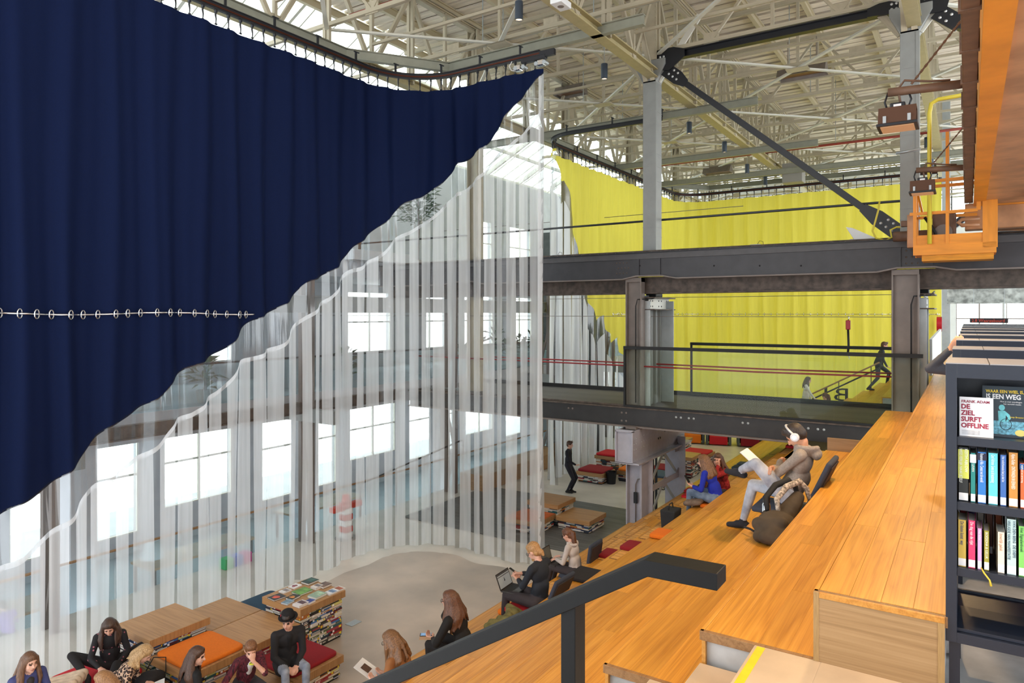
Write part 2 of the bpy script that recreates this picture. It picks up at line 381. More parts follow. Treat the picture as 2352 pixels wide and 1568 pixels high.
# ---------------------------------------------------------------- bleachers
def plank_mesh(w, l): return MB().box((-w/2, -l/2, -.03), (w/2, l/2, 0)).mesh('plank', MATS['bleacher_oak'], bevel=.0009)
PM = {}
def lay_planks(parent, x0, x1, y0, y1, z, n=4, lens=(1.6, 2.1, 2.7)):
    w_ = (x1-x0)/n
    for r in range(n):
        y = y0-random.random()*1.5; 
        while y < y1-.01:
            l = random.choice(lens); a = max(y, y0); b = min(y+l, y1)
            if y1-b < .3: b = y1
            key = (round(w_, 4), round(b-a, 2))
            if key not in PM: PM[key] = plank_mesh(w_-.0006, round(b-a, 2)-.0006)
            if b-a > .05: link('plank', PM[key], parent, Matrix.Translation((x0+(r+.5)*w_, (a+b)/2, z+random.uniform(-.0006, .0006))))
            y = b if b > y else y+l
YB = 17.35                                    # the bridge cuts the upper tiers here
for i in range(0, NT):
    z = tz(i); x = tx(i); xr = tx(i-1) if i else -.095
    t = thing('bleacher_tier', 'honey oak bleacher tier, %s step counted up from the hall floor' % ORD[NT-i], 'bleacher tier', (x, YE, z-RISE))
    t.matrix_world = Matrix.Identity(4); t.location = (0, 0, 0)
    segs = [(YE, 34.0)] if i == 0 else [(YE, {1: 15.25, 2: 12.45, 3: 14.4, 4: YB}[i]), (21.2, 34.0)] if i < 5 else [(YE, 34.0)] if i < 11 else [(YE, 17.4), (21.2, 34.0)]
    for (a, b) in segs:
        obj('core', MB().box((x+.035, a+.03, max(0.001, z-RISE-.2)), (xr+.02 if i else -.1, b, z-.031)), concrete_side, t)
        obj('riser', MB().box((x+.012, a+.004, z-RISE+.001), (x+.034, b, z-.0305)), MATS['riser_oak'], t, org=(x+.02, (a+b)/2, z-.15))
        obj('nosing', MB().box((x-.001, a, z-.052), (x+.024, b, z-.0005)), MATS['bleacher_oak'], t, bevel=.003, org=(x, (a+b)/2, z))
        if a == YE:
            lay_planks(t, x+.026, xr+.01, a+.026, min(b, 18.0 if i else 34), z, n=4, lens=(1.9, 2.6, 3.2))
            if b > 18 and i: lay_planks(t, x+.026, xr+.01, 18.0, b, z, n=2, lens=(3.2, 4.4))
            obj('end_band', MB().box((x+.001, a-.004, z-.055), (xr+.012, a+.026, z-.0005)), MATS['dark_band_oak'], t, bevel=.002, org=((x+xr)/2, a, z))
        else:
            lay_planks(t, x+.026, xr+.01, a, b, z, n=2, lens=(3.2, 4.4))
    # slatted ventilation inlays on the lower tiers
    if 4 <= i <= 10:
        n = 0; y = 9.9+(i % 3)*.8 if i > 6 else 12.6+i*.4
        while y < 19.5 and n < 7:
            v = obj('vent_inlay', MB().box((x+.045, y, z+.0006), (x+.255, y+1.1, z+.004)), MATS['dark_band_oak'], t)
            for q in range(8): ubox(v, 'slat', (x+.06, y+.03+q*.132, z+.003), (x+.24, y+.03+q*.132+.112, z+.0075), mat('slat_oak', srgb(222, 168, 92), .45, objvar=.12))
            y += 1.25+(.5 if n % 2 else 0); n += 1
ub = obj('upstand_board', MB().box((tx(2)+.02, 12.45, tz(2)-.3), (tx(1)+.03, 12.49, tz(2)+.205)), MATS['panel_oak'], label='low oak upstand board closing the tier behind the man in the grey hoodie', cat='board', bevel=.003)
# end board of the bench against the aisle
t = thing('end_panel', 'pale veneered oak end panel closing the bench beside the dark bookcase', 'panel', (0, 0, 0))
obj('board', MB().box((X0+.03, YE-.016, UF), (-.095, YE-.001, 4.497-.03)), MATS['panel_oak'], t, org=(X0, YE, UF))
obj('stile', MB().box((X0+.002, YE-.019, UF), (X0+.03, YE-.001, 4.497-.0015)), mat('stile_oak', srgb(158, 128, 84), .5, var=.12, scale=30, stretch=(6, 6, .5)), t, bevel=.002)
obj('stile', MB().box((-.125, YE-.019, UF), (-.095, YE-.0165, 4.497-.03)), MATS['stile_oak'], t)
obj('top_rail', MB().box((X0+.03, YE-.019, 4.497-.03), (-.095, YE-.001, 4.497-.0008)), MATS['riser_oak'], t, bevel=.002)
# ---------------------------------------------------------------- aisle steps (half rise)
for k in range(0, 11):
    z = UF-RISE/2*k; xe = -1.0125-.315*k
    s = obj('aisle_step', MB().box((xe, -1.0, z-RISE/2-.12), (xe+.315 if k else -.66, YE-.006, z)), concrete_pale, bevel=.006,
            label='pale concrete aisle step, %s one down from the upper floor' % ORD[k] if k else 'top concrete aisle step with a yellow edge stripe', cat='step')
    if k == 0: obj('edge_stripe', MB().box((xe+.018, -1.0, z-.001), (xe+.062, YE-.02, z+.0015)), mat('stripe_yellow', srgb(240, 196, 30), .6, var=.06, scale=20), s)
obj('floor', MB().box((-.66, -1.0, UF-.2), (9, YE-.006, UF)), concrete_pale, kind='structure')
# ---------------------------------------------------------------- handrail of the aisle
hr = thing('handrail', 'black flat steel handrail bending down beside the aisle steps', 'handrail', (0, 0, 0))
yh0, yh1 = 2.233, 2.334
E0 = (-.675, 5.162); B0 = (-.925, 5.1585); sl = .612
def hp(x): return B0[1]+(x-B0[0])*sl
th = .056
obj('top_bar', MB().prism([(E0[0], E0[1]), (E0[0], E0[1]-th), (B0[0]+.012, B0[1]-th), (-4.4, hp(-4.4)-th*1.12), (-4.4, hp(-4.4)), (B0[0], B0[1])], 'Y', yh0, yh1), black_rail, hr, bevel=.003)
for xp in (-1.224, -2.95):
    zb = UF-RISE/2*math.ceil((-1.0125-xp)/.315)
    obj('post', MB().box((xp-.035, yh0+.015, zb), (xp+.025, yh1-.005, hp(xp)-th+.01)), black_rail, hr, bevel=.003)
    obj('base_plate', MB().box((xp-.07, yh0-.02, zb-.001), (xp+.06, yh1+.03, zb+.01)), black_rail, hr)
# ---------------------------------------------------------------- far walls
def window_wall(name, kind_axis, plane, a0, a1, z0, z1, opens, m, th=.3):
    """wall made of solid strips around rectangular openings (opens: list of (a,b,z0,z1))"""
    mb = MB(); xs = sorted(set([a0, a1]+[o[0] for o in opens]+[o[1] for o in opens])); zs = sorted(set([z0, z1]+[o[2] for o in opens]+[o[3] for o in opens]))
    for i in range(len(xs)-1):
        run = None
        for j in range(len(zs)-1):
            xm = (xs[i]+xs[i+1])/2; zm = (zs[j]+zs[j+1])/2
            if any(o[0] < xm < o[1] and o[2] < zm < o[3] for o in opens): continue
            if kind_axis == 'X': mb.box((plane-th, xs[i], zs[j]), (plane, xs[i+1], zs[j+1]))
            else: mb.box((xs[i], plane, zs[j]), (xs[i+1], plane+th, zs[j+1]))
    return obj(name, mb, m, kind='structure')
def window(n, axis, plane, a, b, z0, z1, nv, nh, m=None):
    m = m or white_steel
    wdw = bpy.data.objects.new('window_%d' % n, None); COL.objects.link(wdw); wdw['kind'] = 'structure'
    def bar(u0, u1, v0, v1, nm):
        if axis == 'X': ubox(wdw, nm, (plane-.1, u0, v0), (plane-.03, u1, v1), m)
        else: ubox(wdw, nm, (u0, plane+.03, v0), (u1, plane+.1, v1), m)
    for k in range(nv+1):
        u = a+(b-a)*k/nv; bar(u-.035, u+.035, z0, z1, 'mullion')
    for k in range(nh+1):
        v = z0+(z1-z0)*k/nh; bar(a, b, v-.03, v+.03, 'transom')
    for k in range(nv):
        for j in range(nh):
            u0 = a+(b-a)*k/nv+.04; u1 = a+(b-a)*(k+1)/nv-.04; v0 = z0+(z1-z0)*j/nh+.035; v1 = z0+(z1-z0)*(j+1)/nh-.035
            if axis == 'X': ubox(wdw, 'pane', (plane-.07, u0, v0), (plane-.06, u1, v1), glass)
            else: ubox(wdw, 'pane', (u0, plane+.06, v0), (u1, plane+.07, v1), glass)
    return wdw
WX = -21.0
lw = []; n = 0
for k in range(11):
    a = 8.0+k*3.9; lw.append((a+.3*(k % 2), a+[3.4, 2.7, 3.5, 3.0][k % 4], [-.6, -.1, -.7, 0][k % 4], [2.9, 2.7, 3.0, 2.5][k % 4]))
    if k in (1, 3, 4, 5, 6, 8): lw.append((a+.2, a+2.7, 4.4, 6.9))
    if k in (5, 6): lw.append((a+.4, a+2.6, 8.5, 10.8))
window_wall('wall_left', 'X', WX, 0, 52, -1.3, 13.2, lw, plaster)
for (a, b, z0, z1) in lw:
    n += 1; window(n, 'X', WX, a, b, z0, z1, 2, 2)
EY = 50.0
ew = [(-20+k*4.1, -16.3+k*4.1, 11.6, 14.2) for k in range(7)]+[(-.6+k*2.5, 1.75+k*2.5, 4.4, 9.6) for k in range(4)]+[(-20+k*4.1, -16.3+k*4.1, 6.5, 10.8) for k in range(4)]
window_wall('wall_back', 'Y', EY, -21, 9.4, -1.3, 15.2, ew, plaster_w)
for (a, b, z0, z1) in ew:
    n += 1; window(n, 'Y', EY, a, b, z0, z1, 4 if b-a > 3 else 2, 1 if z1-z0 < 3 else 4, girder_m if z0 > 11 else taupe_steel)
obj('light_block_wall', MB().box((-8.5, -10.3, -.2), (9.4, -10, 15.6)), plaster_w, kind='structure')  # unseen wall behind the camera, added to dim daylight on the near tiers
# galleries behind the curtain
gal = thing('gallery', 'concrete gallery slab with glass balustrade along the window wall', 'gallery', (0, 0, 0))
obj('slab', MB().box((WX, 4, 3.1), (-15.6, 48, 3.75)), plaster, gal)
obj('slab', MB().box((WX, 4, 7.2), (-17.0, 48, 7.75)), plaster, gal)
for k in range(14):
    y = 6+k*3.0; ubox(gal, 'glass_panel', (-15.65, y+.03, 3.75), (-15.63, y+2.97, 4.75), glass_b)
ubox(gal, 'top_rail', (-15.68, 6, 4.75), (-15.6, 48, 4.8), black_st)
for k, y in enumerate([7.2, 13.4, 19.6, 25.8, 32, 38.2]):
    c = thing('concrete_column', 'grey concrete column carrying the gallery behind the curtain', 'column', (0, 0, 0), group='gallery columns')
    obj('shaft', MB().box((-16.5, y, -1.2), (-15.95, y+.55, 3.1)), plaster, c, bevel=.01)
    obj('upper_shaft', MB().box((-17.4, y, 3.75), (-17.0, y+.45, 7.2)), plaster, c, bevel=.01)
# balustrade at the edge of the sunken hall behind the curtain
bl = thing('balustrade', 'bluish glass balustrade with a wooden handrail along the floor edge', 'balustrade', (0, 0, 0))
for k in range(18):
    y = 3+k*1.55; ubox(bl, 'glass_panel', (-15.02, y+.02, -.02), (-15.0, y+1.53, .98), glass_b)
ob = MB().tube([(-15.01, 3, 1.02), (-15.01, 31, 1.02)], .028, 10)
obj('wooden_rail', ob, MATS['seat_oak'], bl, smooth=True)
# tall slate door leaf beyond the curtain, and the low oak bench on its foot
obj('wall_screen', MB().box((-16.3, 27.4, 0), (-13.4, 27.8, 9.7)), greydark, kind='structure')
obj('long_bench', MB().box((-14.6, 19.0, 0), (-13.6, 27.3, .55)), MATS['seat_oak'], label='long low oak bench running along the curtained hall behind the clear curtain', cat='bench', bevel=.01)
# ================================================================ STEEL STRUCTURE
# ---------------------------------------------------------------- bridge
br = thing('footbridge', 'black riveted steel footbridge crossing over the bleachers', 'bridge', (0, 0, 0))
Yb0, Yb1 = 17.5, 20.9
XR = -1.46
obj('front_girder', MB().box((-15.55, Yb0, 2.97), (XR, Yb0+.04, 3.47)), bridge_m, br)
obj('lower_flange', MB().box((-15.55, Yb0-.1, 2.93), (XR-.4, Yb0+.12, 2.975)), taupe_steel, br, bevel=.006)
obj('upper_flange', MB().box((-15.55, Yb0-.09, 3.44), (XR, Yb0+.12, 3.475)), girder_r, br, bevel=.005)
obj('edge_rail', MB().box((-15.55, Yb0+.0, 3.475), (XR, Yb0+.06, 3.53)), girder_r, br, bevel=.01)
obj('rear_girder', MB().box((-15.55, Yb1, 2.93), (XR, Yb1+.04, 3.6)), bridge_m, br)
for k in range(13):
    ubox(br, 'deck_plank', (-15.55, Yb0+.1+k*.258, 3.43), (-1.2, Yb0+.1+k*.258+.25, 3.475), MATS['deck_planks'])
for k in range(10): ubox(br, 'cross_beam', (-15.2+k*1.45, Yb0+.05, 3.05), (-15.1+k*1.45, Yb1, 3.42), bridge_m)
for px, n_ in [(1315, 2), (1438, 2), (1575, 4), (1718, 2), (1870, 4)]:
    c = aty(px, 960, Yb0-.002)
    for q in range(n_): bolt(br, (c.x+(q-n_/2)*.13+(.08 if n_ == 4 and q > 1 else 0), Yb0, 3.30), (0, -1, 0), .03, m=taupe_steel if px < 1500 else grey_steel2)
    if px == 1438:
        for q in range(2): bolt(br, (c.x+(q-1)*.13, Yb0, 3.08), (0, -1, 0), .03, m=taupe_steel)
# glass railing on the bridge
def glass_rail(name, label, y, xa, xb, z0, z1, n_):
    r = thing(name, label, 'railing', (0, 0, 0)); L = (xb-xa)/n_
    for k in range(n_): ubox(r, 'glass_pane', (xa+k*L+.008, y-.01, z0), (xa+(k+1)*L-.008, y+.008, z1-.07), glass)
    ubox(r, 'top_rail', (xa-.02, y-.045, z1-.085), (xb+.03, y+.045, z1), black_mat)
    ubox(r, 'end_post', (xa-.02, y-.035, z0-.02), (xa+.035, y+.035, z1-.08), black_mat)
    ubox(r, 'shoe', (xa, y-.03, z0-.03), (xb, y+.03, z0+.03), black_mat)
    return r
glass_rail('glass_railing', 'black capped glass railing along the near edge of the footbridge', Yb0-.03, -7.80, -.84, 3.50, 5.12, 4)
glass_rail('glass_railing', 'black capped glass railing along the far edge of the footbridge', Yb1-.05, -7.1, -1.0, 3.50, 5.12, 4)
for y, nm in [(17.72, 'near'), (18.75, 'far')]:
    obj('red_hose', MB().tube([(-15.55, y, 4.585), (-7.6, y, 4.57), (-4.4, y, 4.555), (-.95, y, 4.585)], .021, 8), red_hose, label='taut red hose strung along the %s side of the footbridge' % nm, cat='hose', smooth=True)
for z, y in [(6.48, 19.6), (5.93, 17.9)]:
    obj('steel_cable', MB().tube([(-21, y, z), (-1.2, y, z-.01)], .008, 5), taupe_steel, label='thin grey steel cable stretched over the footbridge at %s height' % ('head' if z < 6 else 'girder'), cat='cable')
# fall arrester hanging over the bridge
fp = aty(1948, 745, 17.8)
fa = thing('fall_arrester', 'red and black fall arrester hanging on a strap above the bridge', 'safety device', (0, 0, 0))
obj('housing', MB().box((fp.x-.05, fp.y-.03, fp.z-.12), (fp.x+.05, fp.y+.03, fp.z+.10)), red_hose, fa, bevel=.015)
obj('strap', MB().tube([(fp.x, fp.y, fp.z-.12), (fp.x+.01, fp.y, fp.z-.5), (fp.x-.01, fp.y, fp.z-.72)], .025, 8), black_mat, fa, smooth=True)
obj('hook', MB().tube([(fp.x, fp.y, fp.z-.72), (fp.x+.03, fp.y, fp.z-.78), (fp.x, fp.y, fp.z-.84), (fp.x-.03, fp.y, fp.z-.78), (fp.x, fp.y, fp.z-.72)], .01, 6), chrome, fa, smooth=True)
obj('hook', MB().tube([(fp.x, fp.y, fp.z+.1), (fp.x+.02, fp.y, fp.z+.15), (fp.x, fp.y, fp.z+.2)], .012, 6), chrome, fa, smooth=True)
# ---------------------------------------------------------------- crane runway girder
gd = thing('crane_girder', 'dark riveted crane runway girder with a scalloped lower flange', 'girder', (0, 0, 0))
prof = []
for cxx in (-20.0, -13.3, -7.1, -.95, 5.2):
    prof += [(cxx-.75, 6.93), (cxx-.35, 7.01), (cxx+.35, 7.01), (cxx+.75, 6.93)]
prof = [p for p in prof if -16.9 < p[0] < 6]
poly = [(-16.9, 6.93)]+prof+[(6.5, 6.93), (6.5, 7.6), (-16.9, 7.6)]
obj('web', MB().prism(poly, 'Y', 17.5, 17.54), girder_m, gd)
mbf = MB(); line = [(-16.9, 6.93)]+prof+[(6.5, 6.93)]
for a, b in zip(line[:-1], line[1:]): mbf.prism([(a[0], a[1]-.02), (b[0], b[1]-.02), (b[0], b[1]+.012), (a[0], a[1]+.012)], 'Y', 17.40, 17.62)
obj('lower_flange', mbf, taupe_steel, gd)
obj('upper_angle', MB().box((-16.9, 17.47, 7.46), (6.5, 17.52, 7.62)), mat('girder_angle', srgb(74, 72, 74), .45, var=.1), gd, bevel=.004)
obj('top_plate', MB().box((-16.9, 17.42, 7.615), (6.5, 17.95, 7.64)), black_st, gd, bevel=.004)
obj('crane_rail', MB().box((-16.9, 17.62, 7.64), (6.5, 17.7, 7.70)), girder_r, gd, bevel=.01)
ln = MB().box((-16.9, 17.9, 6.56), (6.5, 18.2, 7.0)); ln.box((-16.9, 17.82, 6.54), (6.5, 18.28, 6.575))
obj('lower_girder', ln, girder_r, gd)
for cxx in (-7.1, -.95):
    for s_ in (-.3, .3): ubox(gd, 'stiffener', (cxx+s_-.02, 17.46, 7.02), (cxx+s_+.02, 17.5, 7.46), girder_m)
    for a in range(4):
        for b in range(3): bolt(gd, (cxx-.95+a*.1+(b % 2)*.05 if cxx < -5 else cxx-.18+a*.11, 17.5, 7.1+b*.14), (0, -1, 0), .022, m=girder_r)
for k in range(40): bolt(gd, (-10.4+k*.26, 17.45, 7.645), (0, 0, 1), .018, m=taupe_steel)
for px in (1470, 1640, 1745, 1840): bolt(gd, aty(px, 610, 17.498), (0, -1, 0), .022, m=black_mat, name='bolt_hole')
# ---------------------------------------------------------------- main columns
def channel(parent, name, x0, x1, y0, y1, z0, z1, m, t=.035, d=.12):
    """front box channel with a recessed web"""
    mb = MB(); mb.box((x0, y0, z0), (x0+t, y1, z1)); mb.box((x1-t, y0, z0), (x1, y1, z1)); mb.box((x0+t, y0+d, z0), (x1-t, y0+d+.03, z1))
    mb.box((x0, y0-.002, z1-.12), (x1, y1, z1)); mb.box((x0, y0, z0), (x1, y1, z0+.03))
    return obj(name, mb, m, parent, bevel=.006)
for ci, (x0, x1, cxx) in enumerate([(-7.80, -7.34, -7.265), (-1.42, -.885, -1.095)]):
    c = thing('steel_column', ['grey riveted steel column whose two-part shaft stands mid-bridge', 'grey steel column at the right end of the footbridge beside the oak tiers'][ci], 'column', (0, 0, 0))
    channel(c, 'front_channel', x0, x1, 17.52, 17.78, 3.47, 6.97, taupe_steel)
    # rear H shaft seen on its side
    xa = x1-.05
    hw = MB().box((xa-.03, 17.82, 3.47), (xa, 19.15, 6.5)); obj('rear_web', hw, grey_steel, c)
    for y in (17.82, 19.12): obj('rear_flange', MB().box((xa-.30, y, 3.47), (xa+.18 if y < 18 else xa+(.36 if ci == 0 else .16), y+.035, 6.35)), grey_steel2, c, bevel=.004)
    for y in (18.15, 18.5, 18.85): ubox(c, 'stiffener', (xa, y, 3.47), (xa+.08, y+.02, 6.2), grey_steel)
    ubox(c, 'bracket_plate', (xa+.12, 17.84, 6.13), (xa+.14, 19.35, 6.42), white_steel)
    ubox(c, 'bracket_flange', (xa-.05, 17.8, 6.42), (xa+.32, 19.4, 6.45), girder_r); ubox(c, 'bracket_flange', (xa-.05, 17.8, 6.10), (xa+.32, 19.4, 6.125), girder_r)
    for y in (17.95, 18.1, 18.55, 18.75, 19.15, 19.28):
        for z in (6.2, 6.35): bolt(c, (xa+.141, y, z), (1, 0, 0), .025, m=black_mat, name='bolt')
    obj('bearing', MB().box((xa-.1, 18.2, 6.45), (xa+.2, 18.7, 6.9)), black_mat, c, bevel=.02)
    obj('conduit', MB().tube([(xa-.1, 17.5, 3.6), (xa-.1, 17.5, 6.2), (xa-.05, 17.5, 6.38), (xa+.25, 17.8, 6.40), (xa+.3, 18.4, 6.5)], .016, 6), black_mat, c, smooth=True)
    # upper shaft above the runway girder
    u0, u1 = cxx-.185, cxx+.185
    obj('upper_shaft', MB().box((u0, 17.9, 7.05), (u1, 18.34, 12.35)), grey_steel, c, bevel=.008)
    obj('edge_angle', MB().box((u1-.06, 17.885, 7.6), (u1+.012, 17.9, 12.3)), grey_steel, c)
    for z in (8.1, 8.35, 9.6, 10.0, 10.35, 11.5): ubox(c, 'band', (u0-.005, 17.893, z), (u1+.006, 18.345, z+.012), grey_steel)
    # widening head and the shaft that goes on to the roof
    obj('head', MB().prism([(u0, 12.3), (u1, 12.3), (u1+.26, 12.75), (u1+.26, 12.9), (u0-.22, 12.9), (u0-.22, 12.75)], 'Y', 17.9, 18.3), grey_steel, c, bevel=.006)
    obj('roof_shaft', MB().box((u0+.04, 17.93, 12.85), (u1-.04, 18.3, 15.2)), cream, c, bevel=.006)
    obj('roof_shaft_flange', MB().box((u0-.02, 17.88, 12.9), (u1+.02, 17.93, 15.2)), cream, c)
    for a in range(4):
        for b in range(2): bolt(c, (u0+.03+a*.1, 17.9, 12.42+b*.28), (0, -1, 0), .022, m=grey_steel)
    for a in range(14): bolt(c, (u1-.0, 17.88, 12.98+a*.15), (0, -1, 0), .018, m=cream); bolt(c, (u0+.04, 17.88, 12.98+a*.15), (0, -1, 0), .018, m=cream)
    for sgn in (-1, 1):      # knee struts rising to the truss along the hall and along the bridge
        ubx = u0 if sgn < 0 else u1
        strut(c, 'knee_strut', (ubx, 18.1, 12.35), (ubx+sgn*1.15, 18.1, 13.9), .16, .05, cream if sgn < 0 else white_steel, up=(0, 1, 0))
        strut(c, 'knee_strut', (cxx+sgn*.1, 17.9, 12.35), (cxx+sgn*.1, 16.9, 13.7), .05, .12, cream, up=(1, 0, 0))
# lattice foot under the bridge
lf = thing('lattice_pier', 'lavender grey lattice steel pier with a deep riveted head beam under the bridge', 'pier', (0, 0, 0))
channel(lf, 'front_leg', -7.80, -7.36, 17.55, 17.85, .0, 2.05, lav_steel, d=.16)
obj('front_leg_web', MB().box((-7.37, 17.55, 0), (-7.34, 18.05, 2.05)), lav_steel, lf)
obj('front_leg_edge', MB().box((-7.38, 18.02, 0), (-7.22, 18.06, 2.05)), lav_steel, lf, bevel=.004)
obj('rear_leg', MB().box((-7.75, 20.35, 0), (-7.28, 20.75, 2.3)), lav_steel, lf, bevel=.006)
obj('rear_leg_edge', MB().box((-7.30, 20.3, 0), (-7.1, 20.34, 2.3)), lav_steel, lf, bevel=.004)
for z0, z1 in [(1.15, 1.15), (.25, .25)]: strut(lf, 'cross_tie', (-7.33, 18.05, z0), (-7.33, 20.4, z1), .04, .16, lav_steel)
for (a, b) in [((18.05, .25), (19.2, 1.15)), ((20.35, .25), (19.2, 1.15)), ((18.1, 1.2), (19.2, 2.0)), ((20.3, 1.2), (19.2, 2.0))]: strut(lf, 'lattice_bar', (-7.36, a[0], a[1]), (-7.36, b[0], b[1]), .03, .09, grey_steel2)
for y, z in [(18.15, 1.2), (20.3, 1.2), (19.2, 1.15), (20.2, 2.0)]: obj('gusset', MB().prism([(y-.16, z-.14), (y+.16, z-.14), (y+.16, z+.05), (y, z+.16), (y-.16, z+.05)], 'X', -7.33, -7.315), lav_steel, lf)
for y in (18.75, 19.0): strut(lf, 'tie_rod', (-7.5, y, 0), (-7.5, y, 2.0), .04, .06, black_st)
hb = MB(); hb.box((-7.87, 17.0, 2.06), (-7.83, 21.0, 2.9)); hb.box((-7.40, 17.0, 2.06), (-7.36, 21.0, 2.9)); hb.box((-7.83, 17.06, 2.06), (-7.40, 17.09, 2.9)); hb.box((-7.87, 17.0, 2.86), (-7.36, 17.1, 2.92)); hb.box((-7.87, 17.0, 2.04), (-7.36, 17.1, 2.08))
obj('head_beam', hb, lav_steel, lf, bevel=.006)
obj('head_flange', MB().box((-7.86, 17.0, 2.02), (-7.18, 21.15, 2.065)), lav_steel, lf, bevel=.005)
for k in range(26): bolt(lf, (-7.36, 17.15+k*.15, 2.12), (1, 0, 0), .022, m=grey_steel2)
for k in range(6):
    for z in (2.25, 2.4, 2.55, 2.7): bolt(lf, (-7.36, 17.1+(k % 2)*.14 if k < 2 else 17.6+(k-2)*.16, z), (1, 0, 0), .02, m=grey_steel2)
for y, z in [(18.8, 2.45), (18.95, 2.45), (19.3, 2.6), (19.45, 2.6), (19.3, 2.75), (20.2, 2.7), (20.35, 2.7), (20.5, 2.6), (20.2, 2.55), (20.6, 2.75), (20.4, 2.5)]: bolt(lf, (-7.355, y, z), (1, 0, 0), .03, m=black_mat, name='bolt_hole')
obj('conduit', MB().tube([(-7.56, 17.66, 0), (-7.56, 17.66, 1.35), (-7.5, 17.66, 1.5), (-7.4, 17.7, 1.52)], .016, 6), taupe_steel, lf, smooth=True)
obj('switch_box', MB().box((-7.6, 17.6, .85), (-7.5, 17.66, 1.15)), black_st, lf, bevel=.008)
obj('packer', MB().box((-7.7, 17.3, 2.9), (-7.4, 18.6, 2.97)), taupe_steel, lf)
# ---------------------------------------------------------------- black wind braces
wb = thing('wind_brace', 'black steel diagonal and horizontal wind brace with white bolts between columns', 'brace', (0, 0, 0))
Yw = 18.12
obj('horizontal_bar', MB().ibeam((-6.75, Yw, 12.96), (-1.45, Yw, 12.96), .2, .2, .02), black_st, wb)
A = Vector((-6.85, Yw, 12.62)); B = Vector((-1.3, Yw, 7.82))
dv = (B-A).normalized()
obj('diagonal_bar', MB().beam(A+dv*.55, B-dv*.75, .15, .2, up=(0, 1, 0)), black_st, wb, bevel=.006)
up = Vector((0, 1, 0)).cross(dv)
for P, s_, L_ in [(A, 1, .75), (B, -1, 1.0)]:
    M = frame(P, P+dv*s_*L_, (0, 1, 0))
    e = MB()
    q = [P+up*.18, P+dv*s_*L_*.6+up*.18, P+dv*s_*L_+up*.10, P+dv*s_*L_-up*.10, P+dv*s_*L_*.6-up*.18, P-up*.18]
    e.prism([(v.x, v.z) for v in q], 'Y', Yw-.11, Yw-.08); obj('end_plate', e, black_st, wb)
    for a in (.1, .24, .38):
        for b in (-.1, .05): bolt(wb, P+dv*s_*(a+(.07 if b > 0 else 0))+up*b+Vector((0, -.11, 0)), (0, -1, 0), .033)
obj('node_plate', MB().prism([(-7.08, 12.62), (-6.72, 12.55), (-6.3, 12.85), (-6.3, 13.05), (-6.6, 13.15), (-7.08, 13.15)], 'Y', Yw-.16, Yw-.12), black_st, wb)
obj('node_plate', MB().prism([(-1.95, 12.86), (-1.28, 12.82), (-1.28, 13.12), (-1.7, 13.12), (-1.95, 13.05)], 'Y', Yw-.16, Yw-.12), black_st, wb)
obj('node_plate', MB().prism([(-.92, 12.65), (-.4, 12.65), (-.25, 13.2), (-.92, 13.4)], 'Y', Yw-.16, Yw-.12), black_st, wb)
for p in [(-6.98, 12.95), (-6.88, 12.95), (-6.98, 12.82), (-6.88, 12.82), (-1.45, 12.92), (-1.35, 12.92), (-1.45, 13.04), (-1.35, 13.04), (-.8, 13.0), (-.68, 13.0), (-.8, 13.15), (-.68, 13.15)]: bolt(wb, (p[0], Yw-.16, p[1]), (0, -1, 0), .033)
A2 = Vector((-.5, Yw, 12.62)); B2 = Vector((4.9, Yw, 7.9)); d2 = (B2-A2).normalized(); up2 = Vector((0, 1, 0)).cross(d2)
w2 = thing('wind_brace', 'black steel wind brace running down behind the orange crane girder', 'brace', (0, 0, 0))
obj('diagonal_bar', MB().beam(A2+d2*.3, B2, .16, .26, up=(0, 1, 0)), black_st, w2, bevel=.006)
e = MB(); q = [A2-d2*.1+up2*.17, A2+d2*.5+up2*.17, A2+d2*.5-up2*.17, A2-d2*.1-up2*.17]; e.prism([(v.x, v.z) for v in q], 'Y', Yw-.13, Yw-.09); obj('end_plate', e, black_st, w2)
for a in (.05, .2):
    for b in (-.08, .08): bolt(w2, A2+d2*a+up2*b+Vector((0, -.13, 0)), (0, -1, 0), .033)
w3 = thing('wind_brace', 'black steel wind brace seen through the basket railing of the crane', 'brace', (0, 0, 0))
obj('diagonal_bar', MB().beam((1.6, 24.0, 10.2), (-1.0, 24.0, 8.0), .2, .3, up=(0, 1, 0)), black_st, w3, bevel=.006)
# dark guide wires in front of the yellow curtain
obj('guide_cable', MB().tube([(-21, 18.4, 8.58), (-6.9, 18.4, 8.60), (-.9, 18.4, 8.61)], .03, 6), black_st, label='thick black guide cable stretched in front of the yellow curtain', cat='cable')
obj('guide_cable', MB().tube([(-21, 26, 9.95), (-6.9, 26, 9.95)], .012, 6), taupe_steel, label='thin grey guide cable across the top of the yellow curtain', cat='cable')
for px, py, k in [(1278, 590, 0), (1735, 560, 1), (1966, 549, 2)]:
    p = aty(px, py, 17.8); p.z = 7.645
    u = obj('beam_sensor', MB().box((-.12, -.05, 0), (.12, .05, .08)), zinc, label=['small grey sensor box on the girder left of the column', 'small grey sensor box at mid-span of the dark girder', 'small grey sensor box on the girder by the pale lamp'][k], cat='sensor', bevel=.006); u.location = p
    obj('lead', MB().tube([(.05, 0, .08), (.1, 0, .16), (.18, 0, .14), (.2, 0, 0)], .006, 5), black_mat, u, smooth=True)
